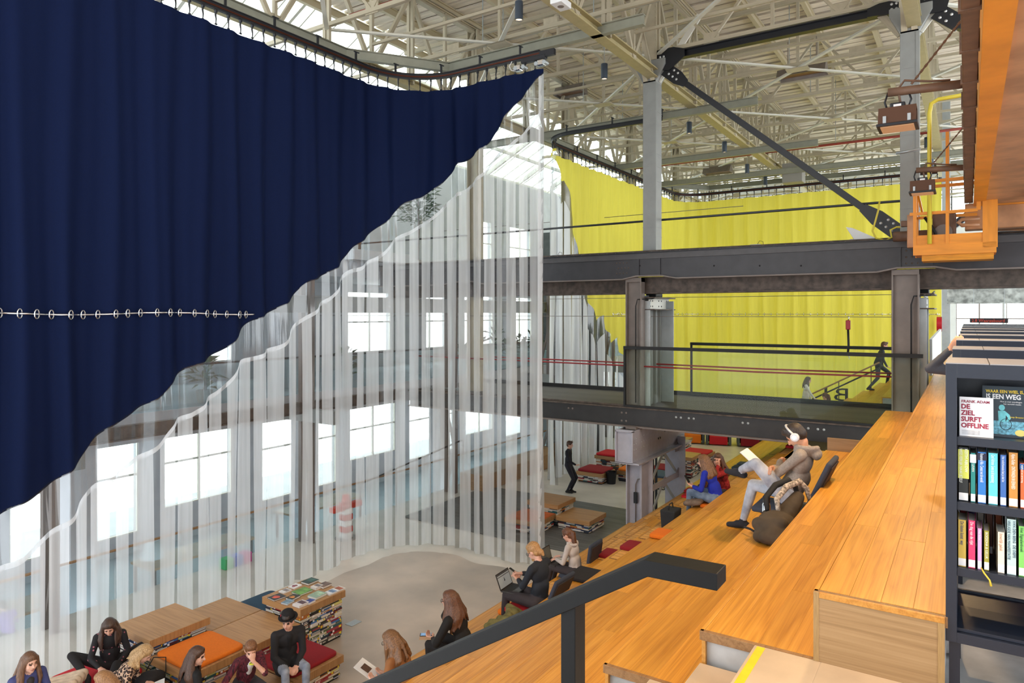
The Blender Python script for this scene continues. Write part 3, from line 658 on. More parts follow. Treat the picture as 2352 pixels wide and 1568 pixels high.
# pale flood lamp and looped yellow cable on the girder next to the column
fl = obj('flood_lamp', MB().prism([(-.32, .35), (-.18, .32), (.3, .06), (.3, 0), (-.12, 0)], 'Y', -.12, .12), plaster_w, label='white wedge flood lamp lying on the dark girder', cat='lamp', bevel=.01); fl.location = (-2.05, 17.85, 7.66)
pc = [aty(x, y, 17.6) for x, y in [(2020, 462), (2018, 480), (2010, 510), (2004, 530), (2012, 547), (2035, 552), (2048, 545), (2045, 528), (2060, 521), (2068, 522)]]
obj('yellow_cable', MB().tube(pc, .02, 6), yellow_tube, label='loose yellow cable looped beside the column foot', cat='cable', smooth=True)
# ================================================================ ROOF
ceil = obj('ceiling', MB().box((-16.4, -9, 15.62), (9.4, 50.3, 15.75)), roofdark, kind='structure')  # front end carried unseen past the camera to cut sky light on near tiers
rb = MB().box((-12.85, -.17, 0), (12.85, .17, .07)).mesh('roof_board', cream2)
k = 0; y = 6.3
while y < 50:
    link('roof_board', rb, ceil, Matrix.Translation((-3.5, y, 15.42+.02*(k % 2)))); y += .46; k += 1
pur = MB().ibeam((0, 6, 15.27), (0, 50, 15.27), .13, .24, .03).mesh('purlin', mat('purlin_cream', srgb(206, 194, 164), .5))
for q in range(17): link('purlin', pur, ceil, Matrix.Translation((-16.375+q*1.5375, 0, 0)))
# side roof beyond the roof light and the roof light itself
sky = thing('roof_light', 'long glazed roof light with white glazing bars over the curtained hall', 'roof light', (0, 0, 0))
for q in range(15):
    y = 5+q*3.1
    strut(sky, 'rafter', (-21.2, y, 13.3), (-16.3, y, 15.9), .1, .22, white_steel)
    for j in range(3):
        a = Vector((-21.2, y+1.03*j+.5, 13.35)); b = Vector((-16.3, y+1.03*j+.5, 15.95)); strut(sky, 'glazing_bar', a, b, .04, .06, white_steel)
for j in range(4):
    t_ = j/3; strut(sky, 'purlin', (-21.2+4.9*t_, 5, 13.3+2.6*t_), (-21.2+4.9*t_, 48.4, 13.3+2.6*t_), .12, .14, white_steel)
for q in range(14):
    y = 5+q*3.1
    for j in range(3):
        p = Vector((-21.2+4.9*j/3, 0, 13.45+2.6*j/3)); r_ = Vector((-21.2+4.9*(j+1)/3, 0, 13.45+2.6*(j+1)/3))
        strut(sky, 'glass_pane', (p.x, y+1.55, p.z), (r_.x, y+1.55, r_.z), 3.0, .01, glass, up=(0, 0, 1))
NODES = [18.1+3.1*k for k in range(-3, 11)]
ZB, ZT = 12.52, 15.12
tgrp = 'lattice trusses running along the hall'
for X, where in [(-13.3, 'above the clear curtain'), (-7.16, 'over the column in mid-bridge'), (-1.0, 'over the column at the bridge end'), (5.2, 'above the orange crane')]:
    t = thing('roof_truss', 'cream lattice truss running along the hall '+where, 'truss', (0, 0, 0), group=tgrp)
    obj('bottom_chord', MB().ibeam((X, 6.5, ZB), (X, 50, ZB), .28, .24, .03), mat('chord_cream', srgb(176, 164, 122), .5, var=.06), t)
    obj('top_chord', MB().ibeam((X, 6.5, ZT), (X, 50, ZT), .2, .2, .025), cream, t)
    for a, b in zip(NODES[:-1], NODES[1:]):
        m_ = (a+b)/2
        for dx in (-.07, .07): strut(t, 'vertical', (X+dx, a, ZB), (X+dx, a, ZT), .07, .1, cream, up=(1, 0, 0))
        strut(t, 'diagonal', (X, a, ZT), (X, m_, ZB), .1, .1, cream, up=(1, 0, 0)); strut(t, 'diagonal', (X, m_, ZB), (X, b, ZT), .1, .1, cream, up=(1, 0, 0))
        strut(t, 'vertical', (X, m_, ZB), (X, m_, ZT), .08, .1, cream, up=(1, 0, 0))
        ubox(t, 'gusset', (X-.02, m_-.22, ZB+.05), (X+.02, m_+.22, ZB+.35), cream)
cg = 'cross trusses between the main trusses'
for j, Y in enumerate(NODES):
    t = thing('cross_truss', ('slim cream cross truss in line with the footbridge columns' if j == 3 else 'slim cream cross truss, %s one %s the footbridge columns' % (ORD[abs(j-3)], 'beyond' if j > 3 else 'on the near side of')), 'truss', (0, 0, 0), group=cg)
    zb = 13.15
    strut(t, 'bottom_chord', (-16.3, Y, zb), (9, Y, zb), .1, .1, cream); strut(t, 'top_chord', (-16.3, Y, 15.0), (9, Y, 15.0), .1, .12, cream)
    for X in (-13.3, -7.16, -1.0):
        L_ = 6.15
        for q in (range(4) if j % 2 else ()):
            xa = X+L_*q/4
            strut(t, 'web', (xa, Y, zb if q % 2 else 15.0), (xa+L_/4, Y, 15.0 if q % 2 else zb), .07, .07, cream)
        strut(t, 'web', (X+L_/2, Y, zb), (X+L_/2, Y, 15.0), .07, .08, cream)
        for q in (1, 3): ubox(t, 'gusset', (X+L_*q/4-.2, Y-.015, zb-.08), (X+L_*q/4+.2, Y+.015, zb+.22), cream)
    strut(t, 'middle_rail', (-13.3, Y+1.55, zb+.02), (9, Y+1.55, zb+.02), .07, .07, cream)
# horizontal bracing in the plane of the lower chords
hg = 'white flat bracing bars below the roof'
for j in range(len(NODES)-1):
    for X in (-13.3, -7.16, -1.0):
        b = thing('roof_bracing', 'pale flat bracing bars %s, %s bay from the navy curtain end' % ({-13.3: 'over the curtains', -7.16: 'over the tiers', -1.0: 'over the bookcases'}[X], ORD[j+1]), 'bracing', (0, 0, 0), group=hg)
        a0, a1 = NODES[j], NODES[j+1]
        xm = X+3.07
        for (p, q) in [((X, a0), (xm, a1)), ((X+6.14, a0), (xm, a1))] if j % 2 else [((xm, a0), (X, a1)), ((xm, a0), (X+6.14, a1))]:
            strut(b, 'bracing_bar', (p[0], p[1], 13.05), (q[0], q[1], 13.05), .1, .05, white_steel)
        ubox(b, 'gusset', (xm-.3, (a1 if j % 2 else a0)-.18, 13.0), (xm+.3, (a1 if j % 2 else a0)+.18, 13.03), cream)
# service pipes
for (x0, x1, y, z, m, nm) in [(-13.0, 6, 21.6, 13.28, rust_red, 'rust red gas pipe clipped under the roof above the long heater'), (-13.0, 6, 30.2, 12.75, rust_red, 'dull red pipe running under the roof above the far curtain'),
                              (-13.0, 6, 15.6, 13.4, zinc, 'zinc sprinkler pipe crossing under the roof near the pendants'), (-13.0, 6, 16.6, 13.9, cream, 'cream painted pipe crossing close under the roof'), (-13.0, 6, 12.4, 13.5, rust_red, 'brown pipe crossing the roof above the curtain motor'), (-13.0, 6, 24.9, 13.3, cream, 'cream pipe with small sprinkler heads under the far roof')]:
    o = obj('service_pipe', MB().tube([(x0, y, z), (x1, y, z)], .05, 8), m, label=nm, cat='pipe', smooth=True)
    for q in range(5):
        x = x0+1.8+q*3.4; ubox(o, 'hanger', (x-.01, y-.01, z+.05), (x+.01, y+.01, 15.3), zinc)
# curtain support beams (cranked I-beams)
def ipoly(name, label, pts, w_=.16, h=.24, m=None):
    t = thing(name, label, 'beam', (0, 0, 0))
    for a, b in zip(pts[:-1], pts[1:]): obj('beam_length', MB().ibeam(a, b, w_, h, .018), m or cream, t)
    return t
gst = mat('sage_steel', srgb(146, 147, 132), .5, var=.05)
ipoly('support_beam', 'cranked cream I-beam following the navy curtain rail', [(-13.05, 2, 12.52), (-13.05, 12.3, 12.52), (-11.5, 14.5, 12.52), (-6.0, 14.5, 12.52)], m=gst)
ipoly('support_beam', 'cranked cream I-beam following the yellow curtain rail', [(-13.0, 21.0, 12.5), (-13.0, 33.6, 12.5), (-11.2, 35.7, 12.5), (6.0, 35.7, 12.5)], m=gst)
for y, z, x0, x1 in [(21.2, 12.3, -21, -5.2), (27.5, 12.28, -12.8, -4.6), (31.8, 12.2, -12.8, 2.5), (35.0, 12.75, -12.8, 3)]:
    obj('cross_beam', MB().ibeam((x0, y, z), (x1, y, z), .16, .24, .018), gst, label='sage grey I-beam hung across the hall, the one %s' % {21.2: 'just behind the footbridge column', 27.5: 'halfway to the yellow curtain corner', 31.8: 'closest in front of the far yellow curtain', 35.0: 'above the far yellow curtain'}[y], cat='beam')
# big far columns rising to the roof behind the curtain
for y in (18.1, 24.3, 30.5, 36.7, 43):
    c = thing('steel_column', 'cream riveted steel column behind the navy curtain line', 'column', (0, 0, 0), group='columns behind the curtains')
    obj('shaft', MB().ibeam((-13.3, y, 3.5 if y < 22 else 0), (-13.3, y, 15.1), .36, .4, .03, up=(1, 0, 0)), cream, c)
    for s_ in (-1, 1): strut(c, 'knee_strut', (-13.3+s_*.2, y, 12.2), (-13.3+s_*1.3, y, 13.6), .1, .1, cream)
# pendants
pg = 'cylinder pendants over the curtains'
pend = None
PEND = [((1192, 16), 15.3, 'slate grey cylinder pendant above the end of the navy curtain'), ((1388, 155), 18.6, 'slate grey cylinder pendant hung left of the mid-bridge column'), ((1583, 284), 24.5, None), ((1664, 328), 26.5, None), ((1716, 378), 30.5, None), ((1758, 405), 33.5, None), ((2112, 190), 22.5, None), ((2129, 318), 26.0, None), ((2139, 366), 28.5, None), ((2160, 408), 31.5, None)]
for (px, d, lab) in PEND:
    p = atd(px[0], px[1]+10, d)
    t = thing('pendant_lamp', lab or 'small dark cylinder pendant, %s counted from the mid-bridge column' % ORD[[q[0] for q in PEND].index(px)-1], 'lamp', p, group=pg)
    obj('shade', MB().lathe([(0, .21), (.088, .21), (.09, .2), (.09, -.2), (.082, -.2), (.08, -.14)], n=18), mat('pendant_slate', srgb(62, 74, 88), .4), t, smooth=False)
    obj('diffuser', MB().lathe([(0.001, -.15), (.08, -.17)], n=18), lampglow, t)
    obj('cord', MB().tube([(0, 0, .2), (0, 0, max(.4, (13.55 if p.x < -5 else 15.45)-p.z))], .008, 5), zinc, t)
# long radiant heaters
def heater(px, d, L_, lab):
    p = atd(px[0], px[1], d); t = thing('radiant_heater', lab, 'heater', p)
    obj('hood', MB().prism([(-.32, -.22), (-.12, .12), (.12, .12), (.32, -.22), (.30, -.22), (.11, .10), (-.11, .10), (-.30, -.22)], 'X', -L_/2, L_/2), heater_m, t)
    for s_ in (-1, 1): obj('end_plate', MB().prism([(-.32, -.22), (-.12, .12), (.12, .12), (.32, -.22)], 'X', s_*L_/2, s_*L_/2+.015), heater_m, t)
    obj('burner', MB().box((-L_/2+.05, -.2, -.15), (L_/2-.05, .2, -.12)), heater_in, t)
    for s_ in (-1, 1): obj('hanger', MB().tube([(s_*L_*.3, 0, .12), (s_*L_*.3, 0, .9)], .012, 5), taupe_steel, t)
heater((1842, 158), 21.0, 1.35, 'long grey radiant heater under the red pipe in mid-roof'); heater((1648, 388), 33.5, 1.3, 'small distant radiant heater above the yellow curtain'); heater((1310, 205), 27, 1.2, 'distant radiant heater half hidden left of the column')
# box detectors under the truss chord
for (px, d, l_) in [((1288, 8), 13.2, 'white box speaker under the chord beam near the navy curtain'), ((1690, 308), 26.0, 'small white box sensor under the chord beam further back')]:
    p = atd(px[0], px[1], d); o = obj('ceiling_box', MB().box((-.12, -.2, -.06), (.12, .2, .06)), plaster_w, label=l_, cat='sensor', bevel=.01); o.location = p
    obj('eye', MB().lathe([(0.001, -.068), (.06, -.066), (.065, -.06)], n=14), taupe_steel, o)
gx = atd(1823, 400, 30.5); o = obj('fan_unit', MB().box((-.42, -.35, -.4), (.42, .35, .45)), mat('fan_grey', srgb(148, 146, 140), .5), label='boxy grey air unit hung beside the black brace', cat='air unit', bevel=.03); o.location = gx
# ================================================================ ORANGE CRANE
cr = thing('overhead_crane', 'big orange overhead crane girder with a brown runner rail', 'crane', (0, 0, 0))
gx0, gx1, gz = .155, 2.3, 8.2
obj('box_girder', MB().box((gx0, 1.2, gz), (gx1, 17.0, gz+1.6)), orange_dk, cr, bevel=.02)
obj('bottom_flange', MB().box((gx0-.06, 1.2, gz-.02), (gx0+.14, 17.0, gz+.012)), orange_st, cr)
obj('side_plate', MB().box((gx0-.05, 1.2, gz+.012), (gx0-.012, 17.0, gz+1.7)), orange_st, cr)
obj('runner_rail', MB().box((gx0-.20, 1.4, gz+.0), (gx0-.08, 16.6, gz+.16)), brown_st, cr, bevel=.01)
for k in range(16): ubox(cr, 'rail_joint', (gx0-.215, 2.2+k*.95, gz-.008), (gx0-.07, 2.2+k*.95+.05, gz+.17), brown_st)
obj('end_carriage', MB().box((-.05, 17.02, 7.72), (4.2, 17.42, 8.25)), orange_dk, cr, bevel=.02)
obj('carriage_lip', MB().box((.3, 16.95, 8.17), (4.2, 17.05, 8.22)), orange_st, cr)
obj('cable_trough', MB().box((.9, 15.2, gz-.06), (1.25, 16.2, gz-.018)), black_st, cr)
# strip light on the runway girder
tl = obj('strip_light', MB().tube([(.35, 17.30, 7.685), (3.6, 17.30, 7.685)], .032, 8), chrome, label='long shiny tube lying along the dark runway girder at right', cat='tube', smooth=True)
# service basket
bk = thing('crane_basket', 'orange railed service basket hanging on the end of the crane', 'basket', (0, 0, 0))
Yk0, Yk1 = 16.3, 17.0
def yk(px, py): return aty(px, py, Yk0)
bx0, bx1 = -.90, .26
zt, zm, zf, zl = 8.66, 8.02, 7.38, 7.12
def bar(name, p, q, w_=.06, h=.06, m=orange_st): strut(bk, name, p, q, w_, h, m)
for y in (Yk0, Yk1):
    bar('rail', (bx0, y, zt), (bx1-.1, y, zt)); bar('rail', (bx0-.09, y, zm), (bx1-.1, y, zm))
    for x in (bx0, (bx0+bx1)/2-.02, ): bar('upright', (x, y, zf-.1), (x, y, zt+(.95 if x > -.6 and y == Yk0 else 0)), .06, .06)
    ubox(bk, 'toe_board', (bx0, y-.015, zf), (bx1, y+.015, zf+.20), orange_st)
    ubox(bk, 'floor_edge', (bx0-.03, y-.03, zl+.06), (bx1+.2, y+.03, zl+.27), orange_st)
bar('rail', (bx0, Yk0, zt), (bx0, Yk1, zt)); bar('rail', (bx0, Yk0, zm), (bx0, Yk1, zm)); bar('rail_brace', (bx0+.02, Yk0, zt-.05), (bx0+.1, Yk1, zm+.1), .04, .04)
ubox(bk, 'hanger_plate', (bx1-.02, Yk0-.03, zf-.1), (bx1+.22, Yk0+.02, 8.52), orange_st); ubox(bk, 'frame_bar', (bx1-.12, Yk0-.02, zm), (bx1-.05, Yk0+.03, 8.9), orange_st)
for p in ((.30, 8.45), (.42, 8.45)): bolt(bk, (p[0], Yk0-.03, p[1]), (0, -1, 0), .03, m=brown_st)
ubox(bk, 'floor_plate', (bx0, Yk0, zl+.06), (bx1+.2, Yk1, zl+.1), orange_st)
ubox(bk, 'under_plate', (bx0+.12, Yk0+.02, zl-.06), (bx1+.16, Yk1-.1, zl+.06), mat('crane_yellow', srgb(206, 134, 16), .5, var=.2, scale=5))
# drive unit inside the basket
dm = thing('drive_motor', 'brown geared drive motor with wheel inside the crane basket', 'motor', (0, 0, 0))
obj('gear_case', MB().box((-.62, 16.9, 7.5), (-.2, 17.25, 8.1)), brown_st, dm, bevel=.05)
obj('motor_drum', MB().tube([(-1.35, 17.1, 7.66), (-.62, 17.1, 7.66)], .11, 12), brown_st, dm, smooth=True)
obj('wheel', MB().tube([(-.42, 16.84, 7.68), (-.42, 16.92, 7.68)], .16, 18), taupe_steel, dm)
obj('pipe_loop', MB().tube([(.2, 16.7, 7.9), (-.1, 16.7, 7.9), (-.16, 16.7, 7.84), (-.1, 16.7, 7.78), (.2, 16.7, 7.78)], .04, 8), orange_dk, dm, smooth=True)
obj('cable', MB().tube([(-.75, 16.8, 8.0), (-.6, 16.75, 7.75), (-.5, 16.8, 7.5)], .03, 6), black_mat, dm, smooth=True)
obj('sheave_frame', MB().box((-1.08, 16.95, 7.4), (-.92, 17.2, 8.1)), orange_dk, dm, bevel=.01)
obj('limit_switch', MB().box((-1.2, 17.0, 7.86), (-1.06, 17.12, 7.98)), brown_st, dm, bevel=.01)
# yellow bent tube and flat orange post
obj('yellow_pole', MB().tube([aty(2135, 560, 16.2), aty(2135, 260, 16.2), aty(2139, 238, 16.2), aty(2155, 228, 16.2), aty(2230, 215, 16.2)], .04, 8), yellow_tube, label='bent yellow tube rising behind the crane basket', cat='pole', smooth=True)
obj('orange_post', MB().beam(aty(2224, 0, 9.0), aty(2224, 195, 9.0), .06, .03, up=(0, 1, 0)), orange_st, label='narrow orange post hanging from the crane runner rail', cat='post')
# working lamps on arms; the one over the aisle is assumed
def crane_lamp(Y, lab, lab2, reach=.75):
    zA = 8.30; x0 = gx0-.1
    a = thing('lamp_arm', lab2, 'arm', (0, 0, 0), group='crane lamp arms')
    obj('tube', MB().tube([(x0, Y, zA-.03), (x0-reach, Y, zA)], .045, 10), brown_st, a, smooth=True)
    ch = MB(); L_ = 9
    for q in range(26):
        t0 = q/26; p = Vector((x0-.02, Y, zA+.72)).lerp(Vector((x0-reach*.72, Y, zA+.05)), t0); p2 = Vector((x0-.02, Y, zA+.72)).lerp(Vector((x0-reach*.72, Y, zA+.05)), t0+.035)
        ch.tube([p, p2], .009+.004*(q % 2), 5)
    obj('chain', ch, brown_st, a)
    obj('cable', MB().tube([(x0-.2, Y, zA+.03), (x0-reach*.5, Y, zA+.05), (x0-reach*.8, Y, zA+.10), (x0-reach*.88, Y, zA+.02), (x0-reach*.84, Y, zA-.16)], .012, 6), brown_st, a, smooth=True)
    lx = x0-reach*.88
    t = thing('crane_lamp', lab, 'lamp', (lx, Y, zA-.2), group='crane lamps')
    obj('hood', MB().prism([(-.16, -.16), (-.10, .02), (.10, .02), (.16, -.16), (.14, -.16), (.09, 0), (-.09, 0), (-.14, -.16)], 'X', -.17, .17), mat('lamp_brown', srgb(96, 70, 58), .4, metal=.3), t)
    obj('rim', MB().box((-.185, -.175, -.185), (.185, .175, -.155)), black_st, t, bevel=.006)
    obj('lens', MB().box((-.15, -.14, -.192), (.15, .14, -.184)), mat('lamp_lens', srgb(196, 150, 110), .3, emit=.25), t)
    obj('ballast', MB().box((-.07, -.07, -.02), (.07, .07, .07)), black_st, t, bevel=.01)
    obj('name_plate', MB().box((-.035, -.073, 0), (.035, -.07, .05)), label_w, t)
    for s_ in (-1, 1): obj('bracket', MB().tube([(s_*.09, 0, .0), (s_*.12, 0, .1), (s_*.09, 0, .2)], .01, 6), black_st, t, smooth=True)
    for s_ in (-1, 1): obj('clip', MB().box((s_*.11-.015, -.16, -.15), (s_*.11+.015, -.10, -.08)), zinc, t)
    return Vector((lx, Y, zA-.41))
L1 = crane_lamp(8.2, 'brown work lamp hung on the tube arm nearest the end of the bookcases', 'brown tube arm with chain carrying the nearer crane lamp')
L2 = crane_lamp(12.9, 'brown work lamp hung on the second tube arm towards the basket', 'brown tube arm with chain carrying the farther crane lamp')
L3_assumed = crane_lamp(3.4, 'assumed brown work lamp, out of view, hung on the added tube arm over the aisle', 'assumed brown tube arm with chain, out of view, carrying the added lamp over the aisle')  # unseen third lamp and arm, assumed, added for warm light on the near tiers
for p, e in ((L1, 640), (L2, 600), (L3_assumed, 430)): spot(p, e, 150, (p.x-.9, p.y-.2, 4))  # the last spot lights from the assumed lamp out of view
# ================================================================ CURTAINS
def path_points(segs, ds=.035):
    """segs: polyline with ('L',(x,y)) points and ('A',cx,cy,r,a0,a1) arcs; returns evenly spaced points with normals"""
    P = []
    for s in segs:
        if s[0] == 'L': P.append(Vector((s[1][0], s[1][1])))
        else:
            _, cx, cy, r, a0, a1 = s
            for k in range(25):
                a = math.radians(a0+(a1-a0)*k/24); P.append(Vector((cx+r*math.cos(a), cy+r*math.sin(a))))
    S = [0]
    for a, b in zip(P[:-1], P[1:]): S.append(S[-1]+(b-a).length)
    out = []; n = int(S[-1]/ds); j = 0
    for k in range(n+1):
        s = S[-1]*k/n
        while j < len(S)-2 and S[j+1] < s: j += 1
        t = (s-S[j])/max(1e-9, S[j+1]-S[j]); p = P[j].lerp(P[j+1], t); d = (P[j+1]-P[j]).normalized()
        out.append((s, p, Vector((-d.y, d.x))))
    return out
def interp(tab, s):
    if s <= tab[0][0]: return tab[0][1]
    for (a, b), (c, d) in zip(tab[:-1], tab[1:]):
        if s <= c: return b+(d-b)*(s-a)/(c-a)
    return tab[-1][1]
def fold(s, amp, seed):
    w1 = math.sin(2*math.pi*s/.72+seed+.9*math.sin(s*1.3+seed)); w2 = math.sin(2*math.pi*s/.36+1.7*math.sin(s*.7+seed)); w3 = math.sin(2*math.pi*s/2.9+seed*2)
    return amp*(.62*w1+.22*w2+.35*w3)
def strip(name, pts, zlo, zhi, amp, seed, m, parent, rows=26, sel=None, smooth=True):
    mb = MB(); idx = {}; cols = [(k, q) for k, q in enumerate(pts)]
    def add(k):
        if k in idx: return idx[k]
        s, p, nn = pts[k]; a, b = zlo(s), zhi(s); base = len(mb.v); idx[k] = base
        for j in range(rows+1):
            z = a+(b-a)*j/rows; tt = max(0, min(1, z/11.8)); g = 1.0-.55*tt
            d = fold(s+.05*math.sin(z*.6+s*3), amp*g, seed)
            mb.v.append((p.x+nn.x*d, p.y+nn.y*d, z))
        return base
    for k in range(len(pts)-1):
        s0, s1 = pts[k][0], pts[k+1][0]
        if zhi(s0)-zlo(s0) < .01 and zhi(s1)-zlo(s1) < .01: continue
        if sel and not sel((s0+s1)/2): continue
        a, b = add(k), add(k+1)
        for j in range(rows): mb.f.append((a+j, b+j, b+j+1, a+j+1)); mb.mi.append(0)
    o = obj(name, mb, m, parent, smooth=smooth)
    return o
def runs(name, pts, zlo, zhi, amp, seed, m, parent, rows, sel):
    """each unbroken run of columns is a panel (or seam) of its own"""
    cur = []
    for k in range(len(pts)-1):
        if sel((pts[k][0]+pts[k+1][0])/2): cur = cur or [k]; cur.append(k+1)
        elif cur: strip(name, pts[cur[0]:cur[-1]+1], zlo, zhi, amp, seed, m, parent, rows); cur = []
    if cur: strip(name, pts[cur[0]:cur[-1]+1], zlo, zhi, amp, seed, m, parent, rows)
def hem(name, pts, zf, amp, seed, m, parent, h=.035):
    return strip(name, pts, lambda s: zf(s), lambda s: zf(s)+h, amp*1.0, seed, m, parent, rows=1)
def wav(s, seed): return .16*math.sin(s*2*math.pi/1.45+seed)+.07*math.sin(s*2*math.pi/.73+2*seed)
# ---- navy curtain
P1 = path_points([('L', (-12.5, .2)), ('L', (-12.5, 12.4)), ('A', -10.9, 12.4, 1.6, 180, 90), ('L', (-8.32, 14.0))])
SH = .8      # path starts .8 m before the measured origin
nb = [(0, .9), (3.64, 2.81), (4.37, 3.26), (5.26, 3.95), (6.33, 4.66), (7.41, 5.3), (9.0, 6.29), (10.85, 7.37), (11.83, 8.25), (12.81, 8.95), (14.09, 9.78), (15.01, 10.3), (15.82, 11.1), (16.5, 11.66)]
tb = [(0, .1), (3.64, 2.0), (4.37, 2.5), (5.37, 3.18), (6.79, 4.09), (7.9, 4.92), (8.92, 5.42), (10.26, 6.45), (10.81, 6.9), (11.96, 7.6), (13.09, 8.45), (14.09, 9.09), (15.51, 10.02), (16.5, 10.8)]
ztop = lambda s: 11.74
zn = lambda s: min(11.72, interp(nb, s-SH)+.42*wav(s, .4)*(1 if s < 15.9 else .3))
ztn = lambda s: min(zn(s)-.12, interp(tb, s-SH)+.4*wav(s, 1.0))
zbot = lambda s: .05+.02*math.sin(s*9)
A1 = .15
cu = thing('stage_curtain', 'huge navy curtain with a clear lower half, pulled around the stage', 'curtain', (0, 0, 0))
def stripe(s): return ((s+.05*math.sin(s*2.3)) % .36) < .088
strip('navy_cloth', P1, zn, ztop, A1*.85, .5, navy, cu, rows=40)['label'] = 'navy blue woven cloth with a wavy diagonal lower edge'
hem('navy_hem', P1, lambda s: zn(s)-.012, A1*.85, .5, mat('navy_hem', srgb(4, 10, 28), .8), cu)
strip('clear_band', P1, ztn, lambda s: zn(s)+.01, A1, .5, clearpvc, cu, rows=8)['label'] = 'crystal clear plastic band'
runs('milky_panel', P1, zbot, ztn, A1, .5, milky, cu, 30, lambda s: not stripe(s)); runs('clear_seam', P1, zbot, ztn, A1, .5, clearstripe, cu, 30, stripe)
strip('milky_hem', P1, lambda s: ztn(s)-.09, lambda s: ztn(s)+.004, A1*1.02, .5, milky2, cu, rows=1)
strip('end_hem', [q for q in P1 if q[0] > P1[-1][0]-.12], zbot, lambda s: zn(s), A1*1.02, .5, milky2, cu, rows=30)
# tension bar with rings across the cloth
rg = thing('tension_bar', 'shiny horizontal bar with rings lacing the navy cloth', 'bar', (0, 0, 0))
barp = []; rings = MB()
for s, p, nn in P1:
    if s > 9.02: break
    d = fold(s+.05*math.sin(6*.6+s*3), A1*.85*(1-.55*6/11.8), .5)+ -.03
    barp.append((p.x+nn.x*(d-.02), p.y+nn.y*(d-.02), 6.0+.02*math.sin(s*2)))
obj('rod', MB().tube(barp, .018, 6), chrome, rg, smooth=True)
ringm = MB().tube([(0, .045*math.cos(a), .075*math.sin(a)) for a in [k*math.pi/6 for k in range(13)]], .011, 6).mesh('ring', chrome, smooth=True)
s_ = 0
for q in range(0, len(barp), 7):
    a = barp[q]; link('ring', ringm, rg, Matrix.Translation((a[0]+.02, a[1], a[2])) @ Matrix.Rotation(.4, 4, 'Z'))
# ---- curtain rails
def rail(name, label, P, z, s0=0, s1=1e9, gap=11, htop=None, hang0=0):
    t = thing(name, label, 'rail', (0, 0, 0))
    pp = [(p.x, p.y, z) for s, p, nn in P if s0 <= s <= s1][::4]
    mb = MB(); pr = [(-.035, -.05), (.035, -.05), (.035, .05), (-.035, .05)]
    rr = [(p, nn) for s, p, nn in P if s0 <= s <= s1][::4]
    def sweep(prof, nm, m):
        mb = MB(); n = len(prof)
        for (p, nn) in rr:
            for (u, v) in prof: mb.v.append((p.x+nn.x*u, p.y+nn.y*u, z+v))
        for k in range(len(rr)-1):
            for j in range(n):
                j2 = (j+1) % n; mb.f.append((k*n+j, k*n+j2, (k+1)*n+j2, (k+1)*n+j)); mb.mi.append(0)
        return obj(nm, mb, m, t)
    sweep([(-.04, -.06), (.04, -.06), (.04, .06), (-.04, .06)], 'track', black_st)
    sweep([(-.052, -.02), (-.04, -.02), (-.04, .012), (-.052, .012)], 'copper_conductor', copper)
    sweep([(-.06, .055), (.06, .055), (.06, .075), (-.06, .075)], 'track_cap', black_st)
    hm = MB().tube([(0, 0, -.06), (.012, 0, -.16), (-.008, 0, -.25), (0, 0, -.36)], [.014, .02, .014, .01], 6)
    hm.box((-.03, -.02, -.12), (.03, .02, -.05)); hm.tube([(0, -.022, -.345), (0, .022, -.345)], .02, 6)
    hmesh = hm.mesh('hanger', black_st, smooth=False)
    sel = [q for q in P if max(s0, hang0) <= q[0] <= s1][::gap]
    for s, p, nn in sel: link('hanger', hmesh, t, Matrix.Translation((p.x, p.y, z)) @ Matrix.Rotation(math.atan2(nn.y, nn.x), 4, 'Z'))
    km = MB().box((-.02, -.02, .07), (.02, .02, .30)); km.box((-.02, -.06, .28), (.02, .1, .3)); kmesh = km.mesh('bracket', black_st)
    for s, p, nn in [q for q in P if s0 <= q[0] <= s1][::34]: link('bracket', kmesh, t, Matrix.Translation((p.x, p.y, z)))
    return t
rl = rail('curtain_rail', 'curved black motorised rail with hangers above the navy curtain', P1+[], 12.1, gap=8)
mt = thing('curtain_motor', 'small silver drive trolley at the free end of the navy curtain rail', 'motor', (-8.55, 14.0, 12.0))
obj('housing', MB().box((-.35, -.06, -.05), (.32, .06, .05)), black_st, mt, bevel=.01)
for dx in (-.45, .2): obj('drive', MB().box((dx-.09, -.07, -.2), (dx+.09, .07, -.06)), chrome, mt, bevel=.02); 
for dx in (-.5, -.28, .08, .3): obj('wheel', MB().tube([(dx, -.08, -.14), (dx, .08, -.14)], .05, 12), zinc, mt)
obj('wire', MB().tube([(-.6, -.05, .05), (-.68, -.05, -.05), (-.62, -.05, -.16), (-.5, -.05, -.2)], .01, 6), label_w, mt, smooth=True)
obj('track_end', MB().box((-.1, -.05, .0), (.55, .05, .14)), black_st, mt)
# ---- yellow curtain
P2 = path_points([('L', (-8.0, 20.75)), ('L', (-11.2, 20.75)), ('A', -11.2, 22.05, 1.3, 270, 180), ('L', (-12.5, 33.9)), ('A', -11.2, 33.9, 1.3, 180, 90), ('L', (-.95, 35.2))], ds=.05)
S2 = [q for q in P2 if q[0] > 4.0]
sy = lambda s: 22.05+(s-5.24)     # Y on the long leg
yb = [(20.8, 11.65), (22.0, 11.6), (22.6, 10.9), (23.4, 9.0), (24.3, 6.9), (25.2, 6.0), (26.4, 5.2), (27.7, 4.4), (29.5, 3.3), (32, 1.8), (34, .6), (36, .06)]
def zy(s): return max(.06, min(11.7, interp(yb, sy(s))+1.3*wav(s, .2)*(1 if 5 < s < 17 else 0)))
def zyt(s): return max(.05, zy(s)-.95-.25*math.sin(s*4)) if zy(s) > 1.2 else .05
A2_ = .15
cy_ = thing('stage_curtain', 'yellow curtain with white translucent lower corner, drawn round the far hall', 'curtain', (0, 0, 0))
